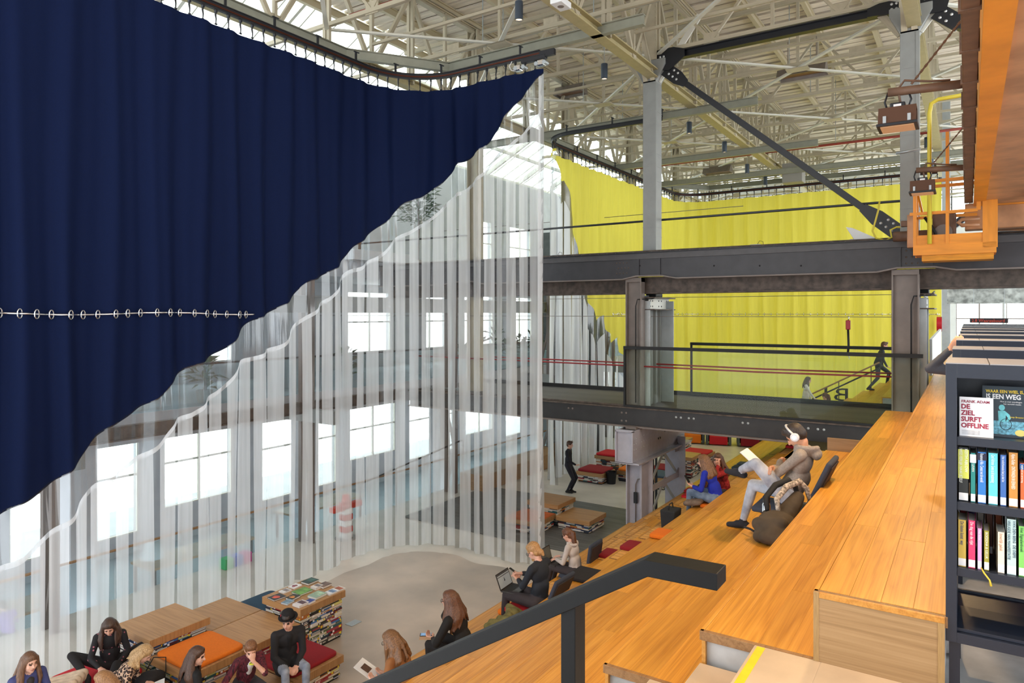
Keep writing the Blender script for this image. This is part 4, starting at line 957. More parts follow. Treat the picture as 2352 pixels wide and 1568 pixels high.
strip('yellow_cloth', S2, zy, ztop, A2_*1.1, 1.9, yellow, cy_, rows=30)['label'] = 'bright yellow cloth'
strip('clear_band', S2, zyt, lambda s: zy(s)+.01, A2_, 1.9, clearpvc, cy_, rows=6)
SW = [q for q in S2 if q[0] < 15]
runs('milky_panel', SW, lambda s: .04, zyt, A2_*1.2, 1.9, milky2, cy_, 20, lambda s: not stripe(s)); runs('clear_seam', SW, lambda s: .04, zyt, A2_*1.2, 1.9, clearstripe, cy_, 20, stripe)
rail('curtain_rail', 'curved black rail with hangers above the yellow curtain', P2, 12.1, gap=7, hang0=4.0)
bp = [(p.x+nn.x*(fold(s, A2_*.5, 1.9)-.05), p.y+nn.y*(fold(s, A2_*.5, 1.9)-.05), 5.97) for s, p, nn in P2 if 10 < s < 33][::2]
yr = thing('tension_bar', 'shiny horizontal bar with rings lacing the yellow cloth', 'bar', (0, 0, 0))
obj('rod', MB().tube(bp, .018, 5), chrome, yr, smooth=True)
for q in range(0, len(bp), 3): link('ring', ringm, yr, Matrix.Translation(bp[q]))
# ================================================================ BOOK-STACK SEATS
MOD = 1.05
bk_spine = {}; 
def book_meshes():
    out = []
    for k in range(6):
        T = [.028, .034, .04, .03, .046, .036][k]; D = .15; L = 1.0
        mb = MB()
        if k % 3 == 1:   # page edges outwards
            mb.cur = 0; mb.box((-.5, -D, 0), (.5, .004, .0035)); mb.box((-.5, -D, T-.0035), (.5, .004, T))
            mb.cur = 1; mb.box((-.49, -D, .0035), (.49, -.004+.002, T-.0035))
        else:
            mb.cur = 0; mb.box((-.5, -D, 0), (.5, 0, T))
            mb.cur = 2; mb.box((.27 if k % 2 else -.43, 0, .003), (.43 if k % 2 else -.27, .0012, T-.003))
            if k == 3: mb.cur = 1; mb.box((-.2, 0, .008), (.15, .0009, T-.012))
        out.append((T, mb.mesh('book', [cover_r, pages_l, label_y if k % 2 == 0 else label_w], fix=True)))
    return out
BM = book_meshes()
def stack_books(parent, x0, x1, y0, y1, z0, z1, sides, far):
    """courses of books laid flat; sides: list of 'x' (face +X) and 'y' (face -Y), 'X' (-X), 'Y' (+Y)"""
    far_mb = MB(); cnt = 0
    for sd in sides:
        L = (y1-y0) if sd in 'xX' else (x1-x0); z = z0
        while z < z1-.02:
            u = 0; hmax = 0
            row = random.uniform(.028, .046)
            if z+row > z1: row = z1-z
            while u < L-.06:
                l = min(random.uniform(.17, .27), L-u); 
                if L-u-l < .1: l = L-u
                sub = 2 if row > .04 and random.random() < .35 else 1
                jut = random.uniform(-.02, .012)
                for q in range(sub):
                    T, me = random.choice(BM); th = row/sub-.001
                    if sd == 'x': pos = (x1+jut, y0+u+l/2, z+q*row/sub); rz = -math.pi/2
                    elif sd == 'X': pos = (x0-jut, y0+u+l/2, z+q*row/sub); rz = math.pi/2
                    elif sd == 'y': pos = (x0+u+l/2, y0-jut, z+q*row/sub); rz = math.pi
                    else: pos = (x0+u+l/2, y1+jut, z+q*row/sub); rz = 0
                    if far:
                        far_mb.cur = random.randrange(12)
                        if far_mb.cur >= 10: far_mb.cur = 10
                        dx, dy = (.15, l-.006) if sd in 'xX' else (l-.006, .15)
                        cx = pos[0]+(-.075 if sd == 'x' else .075 if sd == 'X' else 0); cy = pos[1]+(.075 if sd == 'y' else -.075 if sd == 'Y' else 0)
                        far_mb.box((cx-dx/2, cy-dy/2, pos[2]), (cx+dx/2, cy+dy/2, pos[2]+th))
                    else:
                        M = Matrix.Translation(pos) @ Matrix.Rotation(rz, 4, 'Z') @ Matrix.Diagonal((l-.004, 1, th/T, 1)); link('book', me, parent, M)
                u += l
            z += row
    if far: obj('book_courses', far_mb, cover_slot+[pages_l], parent, kind='stuff')
SL = .125
def module(x0, y0, z, label, sides=('x', 'y'), far=False, dark=False, zb=.04):
    """seat block: plinth, dark core, courses of books and a thick oak slab"""
    t = thing('book_seat', label, 'seat', (0, 0, 0)); x1, y1 = x0+MOD, y0+MOD
    obj('plinth', MB().box((x0+.07, y0+.07, 0), (x1-.07, y1-.07, .04)), black_mat, t)
    obj('core', MB().box((x0+.16, y0+.16, .04), (x1-.16, y1-.16, z-SL)), black_mat, t)
    obj('slab', MB().box((x0+.004, y0+.004, z-SL), (x1-.004, y1-.004, z)), MATS['seat_oak'], t, bevel=.004, org=(x0, y0, z))
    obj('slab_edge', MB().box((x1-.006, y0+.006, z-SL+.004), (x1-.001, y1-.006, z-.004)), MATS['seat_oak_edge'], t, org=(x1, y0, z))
    stack_books(t, x0+.05, x1-.05, y0+.05, y1-.05, zb, z-SL-.002, sides, far)
    return t
gx = [-12.85, -11.79, -10.725, -9.66]; gy = [3.90, 4.95, 6.0, 7.02, 8.06]
module(gx[2], gy[4], .86, 'tall book tower topped with a display of flat books')
module(gx[1], gy[2], .86, 'raised book seat with a plain striped oak slab by the clear curtain')
module(gx[1], gy[3], .62, 'book seat with bare oak top between the raised slab and the blue cushion')
module(gx[2], gy[3], .62, 'book seat with bare oak top in front of the book tower')
module(gx[2], gy[2], .62, 'book seat carrying the big orange cushion')
module(gx[3], gy[3], .375, 'low book seat carrying the dark red cushion beside the person in the hat')
module(gx[3], gy[2], .375, 'low book seat with bare oak edge under the girl in plaid')
module(gx[1], gy[4], .375, 'low book seat carrying the blue cushion behind the book tower')
module(gx[2], gy[1], .375, 'low book seat with bare oak top left of the orange cushion')
module(gx[3], gy[1], .375, 'low book seat under the dark haired girl in black')
module(gx[1], gy[1], .375, 'low book seat with the bright red cushion near the leopard print top', sides=('x',))
module(gx[1], gy[0], .375, 'low book seat under the girl in a blue top by the red cushion', sides=('x', 'y'))
def cushion(x0, y0, x1, y1, z, h, c, label, rz=0):
    o = link('seat_cushion', cushion_mesh(x1-x0, y1-y0, h, cush[c])); o.location = ((x0+x1)/2, (y0+y1)/2, z); o.rotation_euler = (0, 0, rz)
    return tag(o, label, 'cushion')
cushion(gx[2]+.04, gy[2]+.05, gx[2]+1.0, gy[2]+1.0, .62, .065, 'orange', 'large orange cushion on the book seat behind the girl in plaid')
cushion(gx[3]+.06, gy[3]+.06, gx[3]+.98, gy[3]+1.0, .375, .065, 'darkred', 'large dark red cushion under the person in the black hat')
cushion(gx[1]+.03, gy[4]+.03, gx[1]+1.0, gy[4]+1.0, .375, .065, 'teal', 'large dark blue cushion beside the book tower')
cushion(gx[1]+.03, gy[1]+.03, gx[1]+1.0, gy[1]+1.0, .375, .065, 'red', 'large bright red cushion beside the leopard print top')
cushion(gx[1]+.03, gy[0]+.03, gx[1]+1.0, gy[0]+1.0, .375, .065, 'red', 'large bright red cushion under the beige coat')
# display books on the tower
def flat_book(x, y, z, w_, l, h, rz, c1, c2, label, art='blob'):
    t = thing('display_book', label, 'book', (x, y, z), rz)
    cm = mat('cov_%02x%02x%02x' % c1, srgb(*c1), .35)
    obj('back_cover', MB().box((-w_/2, -l/2, 0), (w_/2, l/2, .004)), cm, t); obj('front_cover', MB().box((-w_/2, -l/2, h-.004), (w_/2, l/2, h)), cm, t)
    obj('spine', MB().box((-w_/2, -l/2, .003), (-w_/2+.004, l/2, h-.003)), cm, t)
    obj('pages', MB().box((-w_/2+.004, -l/2+.005, .004), (w_/2-.006, l/2-.005, h-.004)), pages, t)
    am = mat('art_%02x%02x%02x' % c2, srgb(*c2), .4, var=.45, scale=14)
    if art == 'blob':
        pts = [(w_*.3*(1+.25*math.sin(3*a+x*9))*math.cos(a), l*.27*(1+.2*math.sin(2*a+y*7))*math.sin(a)-l*.08) for a in [k*math.pi/9 for k in range(18)]]
        obj('cover_art', MB().prism(pts, 'Z', h, h+.0008), am, t)
    elif art == 'band': obj('cover_art', MB().box((-w_*.42, -l*.12, h), (w_*.42, l*.36, h+.0008)), am, t)
    else: obj('cover_art', MB().box((-w_*.47, -l*.47, h), (w_*.47, l*.47, h+.0008)), am, t)
    return t
TX, TY, TZ = gx[2], gy[4], .86
def tw(px, py): p = atz(px, py, TZ); return p.x, p.y
DB = [((636, 1373), .26, .30, .025, -.1, (38, 40, 46), (236, 84, 58), 'black picture book with a large red shape on the corner of the book tower', 'blob'),
      ((673, 1374), .20, .25, .035, .1, (44, 46, 40), (220, 140, 60), 'thick black book with a small orange picture on the book tower', 'blob'),
      ((655, 1358), .18, .22, .02, .0, (226, 226, 226), (140, 130, 130), 'white book with a grey picture at the edge of the book tower', 'band'),
      ((678, 1347), .20, .24, .02, .1, (236, 236, 238), (150, 90, 100), 'white book with a small dark emblem on the book tower', 'blob'),
      ((694, 1360), .30, .36, .03, -.05, (70, 120, 60), (110, 160, 80), 'large book with green leaves on its cover in the middle of the book tower', 'full'),
      ((712, 1337), .26, .32, .035, .02, (36, 62, 58), (60, 100, 92), 'dark sea green picture book at the back of the book tower', 'band'),
      ((745, 1346), .22, .26, .04, .0, (96, 74, 66), (110, 88, 78), 'brown covered book at the back right of the book tower', 'full'),
      ((728, 1350), .18, .22, .045, .03, (226, 220, 214), (120, 112, 112), 'thick white book with a grey picture behind the green one', 'band'),
      ((729, 1369), .27, .33, .04, .08, (150, 178, 160), (170, 200, 170), 'pale green landscape book near the front edge of the book tower', 'band'),
      ((761, 1361), .20, .26, .025, .0, (228, 230, 234), (110, 140, 180), 'white book with a small blue photo on the book tower', 'band'),
      ((776, 1354), .22, .27, .02, -.05, (226, 224, 220), (170, 90, 60), 'magazine with a dark and orange photo at the right of the book tower', 'band'),
      ((661, 1384), .18, .22, .025, .15, (140, 170, 190), (120, 150, 170), 'light blue book at the front left of the book tower', 'full'),
      ((691, 1389), .22, .27, .04, .0, (224, 220, 224), (90, 60, 70), 'white paperback with a crowd photo at the front corner of the book tower', 'band'),
      ((711, 1383), .17, .20, .03, .1, (226, 230, 240), (50, 70, 150), 'small white book with blue marks beside the crowd photo book', 'full')]
for (px, w_, l, h, rz, c1, c2, lab, art) in DB:
    x, y = tw(*px); flat_book(x, y, TZ+.0012, w_*.82, l*.82, h, rz+math.pi/2*0, c1, c2, lab, art)
# ---- far groups
fm = [(-10.72, 15.95, .375, 'low book seat with a worn orange slab standing at the end of the clear curtain'), (-10.66, 17.0, .62, 'taller book seat with a bare oak slab behind the clear curtain end'), (-9.60, 16.85, .375, 'low book seat with bare oak slab on the grey planks'),
      (-11.73, 22.05, .375, 'low book seat with dark red cushion beyond the footbridge'), (-11.85, 23.75, .64, 'taller book seat with bright red cushion beyond the footbridge'), (-10.55, 22.9, .375, 'low book seat with orange cushion beside the waste bin'),
      (-9.62, 22.5, .40, 'book seat with slate cushion behind the lattice pier'), (-9.62, 23.55, .40, 'book seat with red cushion behind the lattice pier'), (-9.40, 24.6, .78, 'raised book seat with bare oak slab behind the lattice pier'), (-9.3, 26.0, .62, 'book seat with red cushion furthest behind the lattice pier'), (-10.6, 27.2, .86, 'tall book seat far back near the coloured armchairs')]
for (x, y, z, lab) in fm: module(x, y, z, lab, far=True)
ow = obj('slab_cover', MB().box((-10.70, 15.97, .3755), (-9.69, 16.98, .39)), mat('worn_orange', srgb(190, 96, 46), .6, var=.15, scale=4), label='worn orange leather cover on the low book seat by the curtain end', cat='cover', bevel=.003)
cushion(-11.7, 22.08, -10.71, 23.07, .375, .075, 'darkred', 'dark red cushion on the low book seat beyond the bridge')
cushion(-11.82, 23.78, -10.83, 24.77, .64, .075, 'red', 'bright red cushion on the taller book seat beyond the bridge')
cushion(-10.52, 22.93, -9.53, 23.92, .375, .075, 'orange', 'orange cushion on the book seat beside the waste bin')
cushion(-9.58, 22.55, -8.62, 23.5, .40, .07, 'slate', 'slate cushion on the book seat behind the pier'); cushion(-9.58, 23.6, -8.62, 24.55, .40, .07, 'darkred', 'dark red cushion on the book seat behind the pier'); cushion(-9.26, 26.05, -8.3, 27.0, .62, .07, 'red', 'red cushion on the furthest book seat behind the pier')
p = atz(1404, 1110, 0)
wb_ = thing('waste_bin', 'black round waste bin beside the dark red cushion seat', 'bin', (p.x, p.y, 0))
obj('body', MB().lathe([(0.001, 0), (.15, 0), (.19, .42), (.18, .42), (.145, .02)], n=20), black_mat, wb_); obj('liner', MB().lathe([(.181, .425), (.195, .425), (.195, .38)], n=20), rubber, wb_)
# far armchairs
for (px, py, c, s2) in [(1590, 1006, 'orange', 0), (1650, 1010, 'red', 1), (1722, 1014, 'darkred', 2), (1905, 1027, 'red', 3)][:3]:
    p = atz(px, py+10, 0); t = thing('armchair', 'dark boxy armchair with a %s seat far behind the footbridge' % {'orange': 'orange', 'red': 'red', 'darkred': 'dull red'}[c], 'armchair', (p.x, p.y, 0), .3)
    obj('seat', MB().box((-.4, -.4, .05), (.4, .4, .42)), cush[c], t, bevel=.03); obj('back', MB().box((-.5, .32, .05), (.5, .5, .8)), greydark, t, bevel=.03)
    for sx in (-1, 1): obj('arm', MB().box((sx*.5-.06, -.4, .05), (sx*.5+.06, .45, .6)), greydark, t, bevel=.03)
# ---------------------------------------------------------------- cushions on the tiers
def tier_cushion(i, px, py, c, label, w_=.38, l=.42, h=.06, rz=0):
    p = atz(px, py, tz(i)+.03); o = link('seat_cushion', cushion_mesh(w_, l, h, cush[c])); o.location = (p.x, p.y, tz(i)+.001); o.rotation_euler = (0, 0, rz); return tag(o, label, 'cushion')
def tier_at(px, py):
    best = None
    for i in range(NT):
        p = atz(px, py, tz(i))
        if tx(i) <= p.x <= (tx(i-1) if i else 0) and p.y > 0: return i, p
    return None, None
TC = [((1397, 1275), 'darkred', 'dark red cushion, nearer of the pair in the middle of the tiers'), ((1432, 1254), 'darkred', 'dark red cushion, farther of the pair in the middle of the tiers'), ((1518, 1230), 'orange', 'orange cushion alone on the middle tiers'),
      ((1572, 1139), 'red', 'red cushion nearest the pier in the row of three'), ((1583, 1128), 'red', 'red cushion in the middle of the row of three by the pier'), ((1437+0, 1115), 'red', ''), ((1690, 1075), 'slate', 'slate cushion, nearer of the pair behind the girls'), ((1706, 1068), 'slate', 'slate cushion, farther of the pair behind the girls'), ((1812, 1026), 'red', 'red cushion on the box at the foot of the green mat')]
for (px, c, lab) in TC:
    if not lab: continue
    i, p = tier_at(*px)
    if i is None: continue
    w_ = .4; xc = max(min(p.x, (tx(i-1) if i else 0)-.22), tx(i)+.21)
    o = link('seat_cushion', cushion_mesh(.39, .44, .06, cush[c])); o.location = (min(xc, tx(i)+.3), p.y, tz(i)+.009); tag(o, lab, 'cushion')
# green mat laid over the tiers beyond the bridge
for j, (pxa, pya) in enumerate([(1790, 1058), (1838, 1032)]):
    i, p = tier_at(pxa, pya)
    if i: obj('green_mat', MB().box((tx(i)+.03, p.y-1.2, tz(i)+.002), (tx(i-1)+.005, p.y+1.2, tz(i)+.012)), cush['green'], label='olive green felt mat on a tier beyond the seated man, the %s one' % ('lower' if j == 0 else 'upper'), cat='mat')
# ================================================================ BOOKCASES
K = 1.125; U0 = 4.331        # shelf heights below were read against a floor at U0; K brings them to the hall's scale
def kz(z): return UF+(z-U0)*K
SW_, SD = .90, .46
ZT_, ZB_ = 5.78, 4.604
boards = [5.46, 5.175, 4.886]
def bookcase(x0, y0, label, detail=True, group=None):
    t = thing('bookcase', label, 'bookcase', (x0*K, y0*K, UF), group=group); t.scale = (K, K, K)
    B = lambda a, b: MB().box((a[0], a[1], a[2]-U0), (b[0], b[1], b[2]-U0))
    fr = .042
    for xa in (0, SW_-fr): obj('side_frame', B((xa, 0, ZB_-.045), (xa+fr, SD, ZT_)), shelf_m, t, bevel=.0015)
    obj('top_frame', B((fr, 0, ZT_-.062), (SW_-fr, SD, ZT_)), shelf_m, t, bevel=.0015)
    obj('bottom_frame', B((fr, 0, ZB_-.045), (SW_-fr, SD, ZB_)), shelf_m, t, bevel=.0015)
    obj('top_panel', B((.0, .003, ZT_), (.158, SD-.003, ZT_+.004)), shelf_top, t); obj('top_panel', B((.162, .003, ZT_), (SW_, SD-.003, ZT_+.004)), shelf_top, t)
    for xa in (.008, SW_-fr-.01):
        for ya in (.03, SD-.07): obj('leg', B((xa+.004, ya, U0), (xa+.045, ya+.04, ZB_-.045)), shelf_m, t)
    if detail:
        for z in boards: obj('shelf_board', B((fr, .01, z-.036), (SW_-fr, SD-.01, z)), shelf_m, t, bevel=.0015)
        obj('display_back', B((fr, .24, 5.46), (SW_-fr, .25, ZT_-.06)), shelf_m, t)
        obj('tray', MB().prism([(.02, ZB_+.002-U0), (.30, ZB_+.002-U0), (.42, ZB_+.04-U0), (.42, ZB_+.055-U0), (.29, ZB_+.02-U0), (.02, ZB_+.016-U0)], 'X', fr, SW_-fr), shelf_m, t)
        obj('tray_back', B((fr, .40, ZB_), (SW_-fr, .415, ZB_+.06)), shelf_m, t)
    else:
        for z in (5.4, 5.05, 4.75): obj('shelf_board', B((fr, .01, z-.03), (SW_-fr, SD-.01, z)), shelf_m, t)
        obj('divider', B((fr, .225, ZB_), (SW_-fr, .235, ZT_-.06)), shelf_m, t)
    return t
rows = [3.612, 5.08, 6.78, 8.48, 10.18, 11.9, 13.6, 15.3, 17.0]
bookcase(-.082, rows[0], 'anthracite steel bookcase with Dutch library books beside the oak bench')
for j, y in enumerate(rows[1:]):
    bookcase(-.08, y, 'anthracite bookcase with grey top, %s row behind the one with the displayed books' % ORD[j+1], False)
    for q in range(1 if j < 3 else 2): bookcase(-.08+SW_*(q+1)+.004*(q+1), y, 'anthracite bookcase, %s unit from the oak bench in the %s row behind the displayed books' % (ORD[q+2], ORD[j+1]), False)
bookcase(-.082+SW_+.004, rows[0], 'anthracite bookcase right next to the one with displayed books', True)
XS, YS = -.082, rows[0]
# upright books: (width, height, spine colour, title colour, title, label)
def upright(x, z, w_, h, d, c, tc, title, label, y=YS+.035, tilt=0, split=None, big=.6, second=None, group=None):
    t = thing('library_book', label, 'book', (x*K, y*K, kz(z)), 0, group=group); t.scale = (K, K, K)
    t.rotation_euler = (0, tilt, 0)
    cm = mat('cov_%02x%02x%02x' % c, srgb(*c), .35)
    obj('cover', MB().box((0, 0, 0), (.0028, d, h)).box((w_-.0028, 0, 0), (w_, d, h)).box((0, 0, 0), (w_, .0025, h)), cm, t)
    obj('pages', MB().box((.0028, .0025, .003), (w_-.0028, d-.004, h-.004)), pages, t)
    obj('label', MB().box((.003, -.0008, .004), (w_-.003, 0, .036)), label_w, t)
    if split: obj('spine_patch', MB().box((.0, -.0005, h*split[0]), (w_, 0, h*split[1])), mat('cov_%02x%02x%02x' % split[2], srgb(*split[2]), .4), t)
    if title:
        tm = mat('ink_%02x%02x%02x' % tc, srgb(*tc), .6)
        lines = title if isinstance(title, tuple) else (title,)
        for k, s in enumerate(lines):
            sz = w_*big/len(lines)*1.25; est = len(s)*sz*.58; avail = (h-.055)*.95; sx = min(1.0, avail/est)
            M = Matrix.Translation((w_/2+(-.32*sz if len(lines) == 1 else (k-.5)*-.48*w_-.32*sz*.9+.0), -.0010, h-.006)) @ Matrix.Rotation(math.pi/2, 4, 'X') @ Matrix.Rotation(-math.pi/2, 4, 'Z')
            # reading downwards: start at the top
            M = Matrix.Translation((w_/2+((.5-k)*.5*w_ if len(lines) > 1 else 0)-sz*.33, -.0010, h-.006)) @ Matrix(((0, -1, 0, 0), (0, 0, -1, 0), (-1, 0, 0, 0), (0, 0, 0, 1)))
            M = Matrix.Translation((w_/2+((.5-k)*.5*w_ if len(lines) > 1 else 0)-sz*.33, -.0010, h-.006)) @ Matrix(((0, 1, 0, 0), (0, 0, -1, 0), (-1, 0, 0, 0), (0, 0, 0, 1)))
            text(s, sz, tm, M, t, 'title', sx=sx)
    return t
row1 = [(.040, .236, (34, 40, 44), (240, 244, 240), ('KEITH ABLOW', 'WEES EERLIJK NAAR JEZELF'), 'black and lime book reading WEES EERLIJK NAAR JEZELF', (.42, .96, (206, 214, 96))),
        (.022, .215, (34, 130, 128), (230, 240, 240), 'HEAL JE LEVEN', 'narrow teal book with a white top beside the lime one', (.80, .97, (236, 240, 240))),
        (.034, .222, (46, 120, 200), (230, 240, 250), 'Rosamund Alba  Contact met de wereld', 'bright blue book with a dark portrait on its spine', (.84, .98, (30, 34, 60))),
        (.038, .222, (96, 200, 212), (232, 246, 248), 'Carol Adrienne  Leven na de bestemming', 'light turquoise book between two blue ones', None),
        (.026, .218, (60, 104, 176), (226, 234, 246), 'Het onderbewuste laat je niet los', 'medium blue book left of the ochre one', None),
        (.036, .232, (196, 138, 66), (250, 244, 236), 'Alpina Kelder  ONTWAKEN IN EENHEID', 'ochre book reading ONTWAKEN IN EENHEID', None),
        (.018, .190, (226, 100, 54), (250, 240, 230), 'wijsheid en ervaring', 'small orange book beside the ochre one', (.86, .99, (40, 90, 150))),
        (.046, .238, (176, 92, 66), (236, 226, 170), 'Hans Lodge  De transcendente revolutie', 'tall brick patterned book reading revolutie', None),
        (.028, .215, (92, 168, 214), (238, 246, 250), 'Leven in het licht', 'sky blue book at the end of the upper row', None), (.03, .22, (200, 204, 210), (60, 60, 60), 'De reis', 'pale grey book hidden at the end of the upper row', None)]
x = XS+.046
for (w_, h, c, tc, title, lab, sp) in row1:
    upright(x, 5.176, w_, h, .155, c, tc, title, lab, split=sp, big=.42 if not isinstance(title, tuple) else .62); x += w_+.004
row2 = [(.034, .205, (206, 176, 84), (70, 80, 120), 'De kleine kunst  way', 'mustard yellow book at the start of the lower row'), (.030, .208, (226, 60, 112), (255, 240, 245), 'De dag van de rijst', 'hot pink book in the lower row'), (.020, .178, (216, 164, 214), (250, 240, 250), 'Met liefde', 'lilac thin book in the lower row'),
        (.023, .172, (156, 150, 60), (244, 244, 230), 'BOEDDHA & GELUK', 'olive green thin book in the lower row'), (None,), (.029, .175, (232, 222, 204), (196, 150, 120), 'Innerlijk geluk', 'cream book in the lower row'), (.037, .236, (190, 214, 214), (60, 90, 110), ('VAN DEN BERG  DE DIEPE', 'VREUGDE VAN MANIFESTATIE'), 'tall pale teal book reading VREUGDE VAN MANIFESTATIE'),
        (.026, .212, (130, 206, 104), (36, 90, 60), 'Het Signalenboek', 'light green book reading Het Signalenboek'), (.046, .216, (168, 206, 226), (214, 232, 240), 'HET HELENDE PROCES', 'thick pale blue book in the lower row'), (.032, .205, (44, 60, 150), (240, 240, 250), 'Succeskompas', 'royal blue book reading Succeskompas'), (.026, .2, (110, 190, 200), (250, 250, 250), 'Rust', 'turquoise book at the end of the lower row')]
x = XS+.044
for r in row2:
    if r[0] is None: x += .022; continue
    w_, h, c, tc, title, lab = r; upright(x, 4.887, w_, h, .15, c, tc, title, lab, big=.45 if not isinstance(title, tuple) else .62); x += w_+.0035
# books of the other side, seen over the tops
BCOL = ['crimson', 'violet', 'ivory', 'maroon', 'rust', 'dark teal', 'blush', 'charcoal', 'steel blue', 'silver grey', 'plum']
x = XS+.05; back = [(150, 40, 50), (70, 60, 110), (210, 200, 190), (110, 46, 40), (170, 84, 50), (50, 110, 110), (206, 190, 180), (60, 60, 66), (110, 140, 170), (180, 180, 190), (90, 60, 60)]
for q, c in enumerate(back): upright(x, 4.887, .028, .232+.01*(q % 3), .13, c, c, None, BCOL[q]+' book shelved on the far side of the lower row', y=YS+.29); x += .034
x = XS+.2
for q, c in enumerate(back[3:]): upright(x, 5.176, .03, .2+.01*(q % 3), .13, c, c, None, BCOL[q+3]+' book shelved on the far side of the upper row', y=YS+.29); x += .036
obj('ribbon', MB().tube([(a*K, b*K, kz(c)) for a, b, c in [(XS+.13, YS+.02, 4.90), (XS+.14, YS-.008, 4.888), (XS+.16, YS-.012, 4.862), (XS+.165, YS-.012, 4.838)]], [.003, .004, .004, .006], 5), mat('ribbon_yellow', srgb(214, 190, 60), .6), label='yellow ribbon marker hanging from the lower shelf of books', cat='ribbon', smooth=True)
# displayed books, leaning against the back
def display(x, w_, h, label, c, y=YS+.09, lean=.16):
    t = thing('displayed_book', label, 'book', (x*K, y*K, kz(5.4605))); t.scale = (K, K, K); t.rotation_euler = (-lean, 0, 0)
    obj('cover', MB().box((0, 0, 0), (w_, .003, h)).box((0, .013, 0), (w_, .016, h)).box((0, 0, 0), (.003, .016, h)), mat('cov_%02x%02x%02x' % c, srgb(*c), .3), t); obj('pages', MB().box((.003, .003, .002), (w_-.003, .013, h-.003)), pages, t)
    return t
TXM = lambda x, z: Matrix.Translation((x, -.0012, z)) @ Matrix.Rotation(math.pi/2, 4, 'X')
d1 = display(XS+.050, .125, .172, 'white book with red title DE ZIEL SURFT OFFLINE', (236, 238, 244), y=YS+.05)
rm = mat('ink_crimson', srgb(150, 20, 60), .5); ym = mat('ink_yellow', srgb(240, 210, 60), .5); wm = label_w; gm = mat('ink_grey', srgb(160, 160, 168), .6); cy2 = mat('ink_cyan', srgb(110, 196, 206), .5, var=.15, scale=60)
text('FRANK ADAM', .0165, rm, TXM(.008, .147), d1, 'title', bold=.0002)
for k, s in enumerate(['DE', 'ZIEL', 'SURFT', 'OFFLINE']): text(s, .029, rm, TXM(.007, .120-k*.0275), d1, 'title', bold=.0009, sx=.92)
for k in range(4): text('over de onrust van vandaag en de stilte', .0042, gm, TXM(.01, .024-k*.005), d1, 'small_print')
d2 = display(XS+.135, .165, .222, 'dark blue book with title WAAR EEN WIEL IS, IS EEN WEG', (40, 54, 66), y=YS+.105)
text('WAAR EEN WIEL IS,', .019, ym, TXM(.014, .192), d2, 'title', bold=.0003, sx=.82); text('IS EEN WEG', .029, wm, TXM(.014, .166), d2, 'title', bold=.0008, sx=.82)
text('Hoe je met wendingen', .0085, wm, TXM(.066, .152), d2, 'title'); text('het verschil maakt', .0085, wm, TXM(.078, .142), d2, 'title'); text('Joop Bressers', .0095, ym, TXM(.1, .086), d2, 'title')
obj('cover_art', MB().box((.003, -.0008, .012), (.162, 0, .070)), mat('art_water', srgb(100, 160, 180), .5, var=.6, scale=90), d2)
# seated figure printed on the cover: head, torso, arm, wheel
prn = MB(); 
prn.prism([(.072+.011*math.cos(a), .128+.013*math.sin(a)) for a in [k*math.pi/8 for k in range(16)]], 'Y', -.0012, -.0004)
prn.prism([(.058, .113), (.082, .115), (.100, .098), (.104, .082), (.092, .066), (.086, .07), (.094, .084), (.086, .096), (.084, .066), (.060, .066)], 'Y', -.0012, -.0004); obj('cover_figure', prn, cy2, d2)
obj('cover_wheel', MB().tube([(.086+.02*math.cos(a), -.001, .056+.024*math.sin(a)) for a in [k*math.pi/10 for k in range(21)]], .0012, 5), black_mat, d2)
obj('sticker', MB().prism([(.137+.019*math.cos(a), .022+.014*math.sin(a)) for a in [k*math.pi/10 for k in range(20)]], 'Y', -.0016, -.0002), mat('sticker_yellow', srgb(232, 214, 120), .5), d2)
d3 = display(XS+.320, .15, .205, 'grey photographic book beside the dark blue one', (150, 160, 168), y=YS+.09)
text('Y', .05, wm, TXM(.016, .14), d3, 'title', bold=.001); obj('cover_art', MB().box((.01, -.0007, .01), (.145, 0, .13)), mat('art_grey', srgb(120, 130, 138), .5, var=.5, scale=60), d3)
# sign at the end of the rows
sg = obj('row_sign', MB().box((-.62, -.03, -.095), (.62, .03, .095)), mat('sign_black', srgb(38, 30, 34), .5), label='black hanging sign with red lettering 2.8 Waargebeurd', cat='sign'); sp = aty(2271, 736, 18.5); sg.location = (sp.x, 18.5, sp.z)
sg.scale = (.56, 1, .52)
text('2.8 Waargebeurd', .19, mat('sign_red', srgb(230, 84, 60), .5), Matrix.Translation((-.56, -.032, -.065)) @ Matrix.Rotation(math.pi/2, 4, 'X'), sg, 'lettering', sx=.8)
for s_ in (-1, 1): obj('hanger', MB().tube([(s_*.5, 0, .09), (s_*.5, 0, 3.5)], .008, 5), zinc, sg)
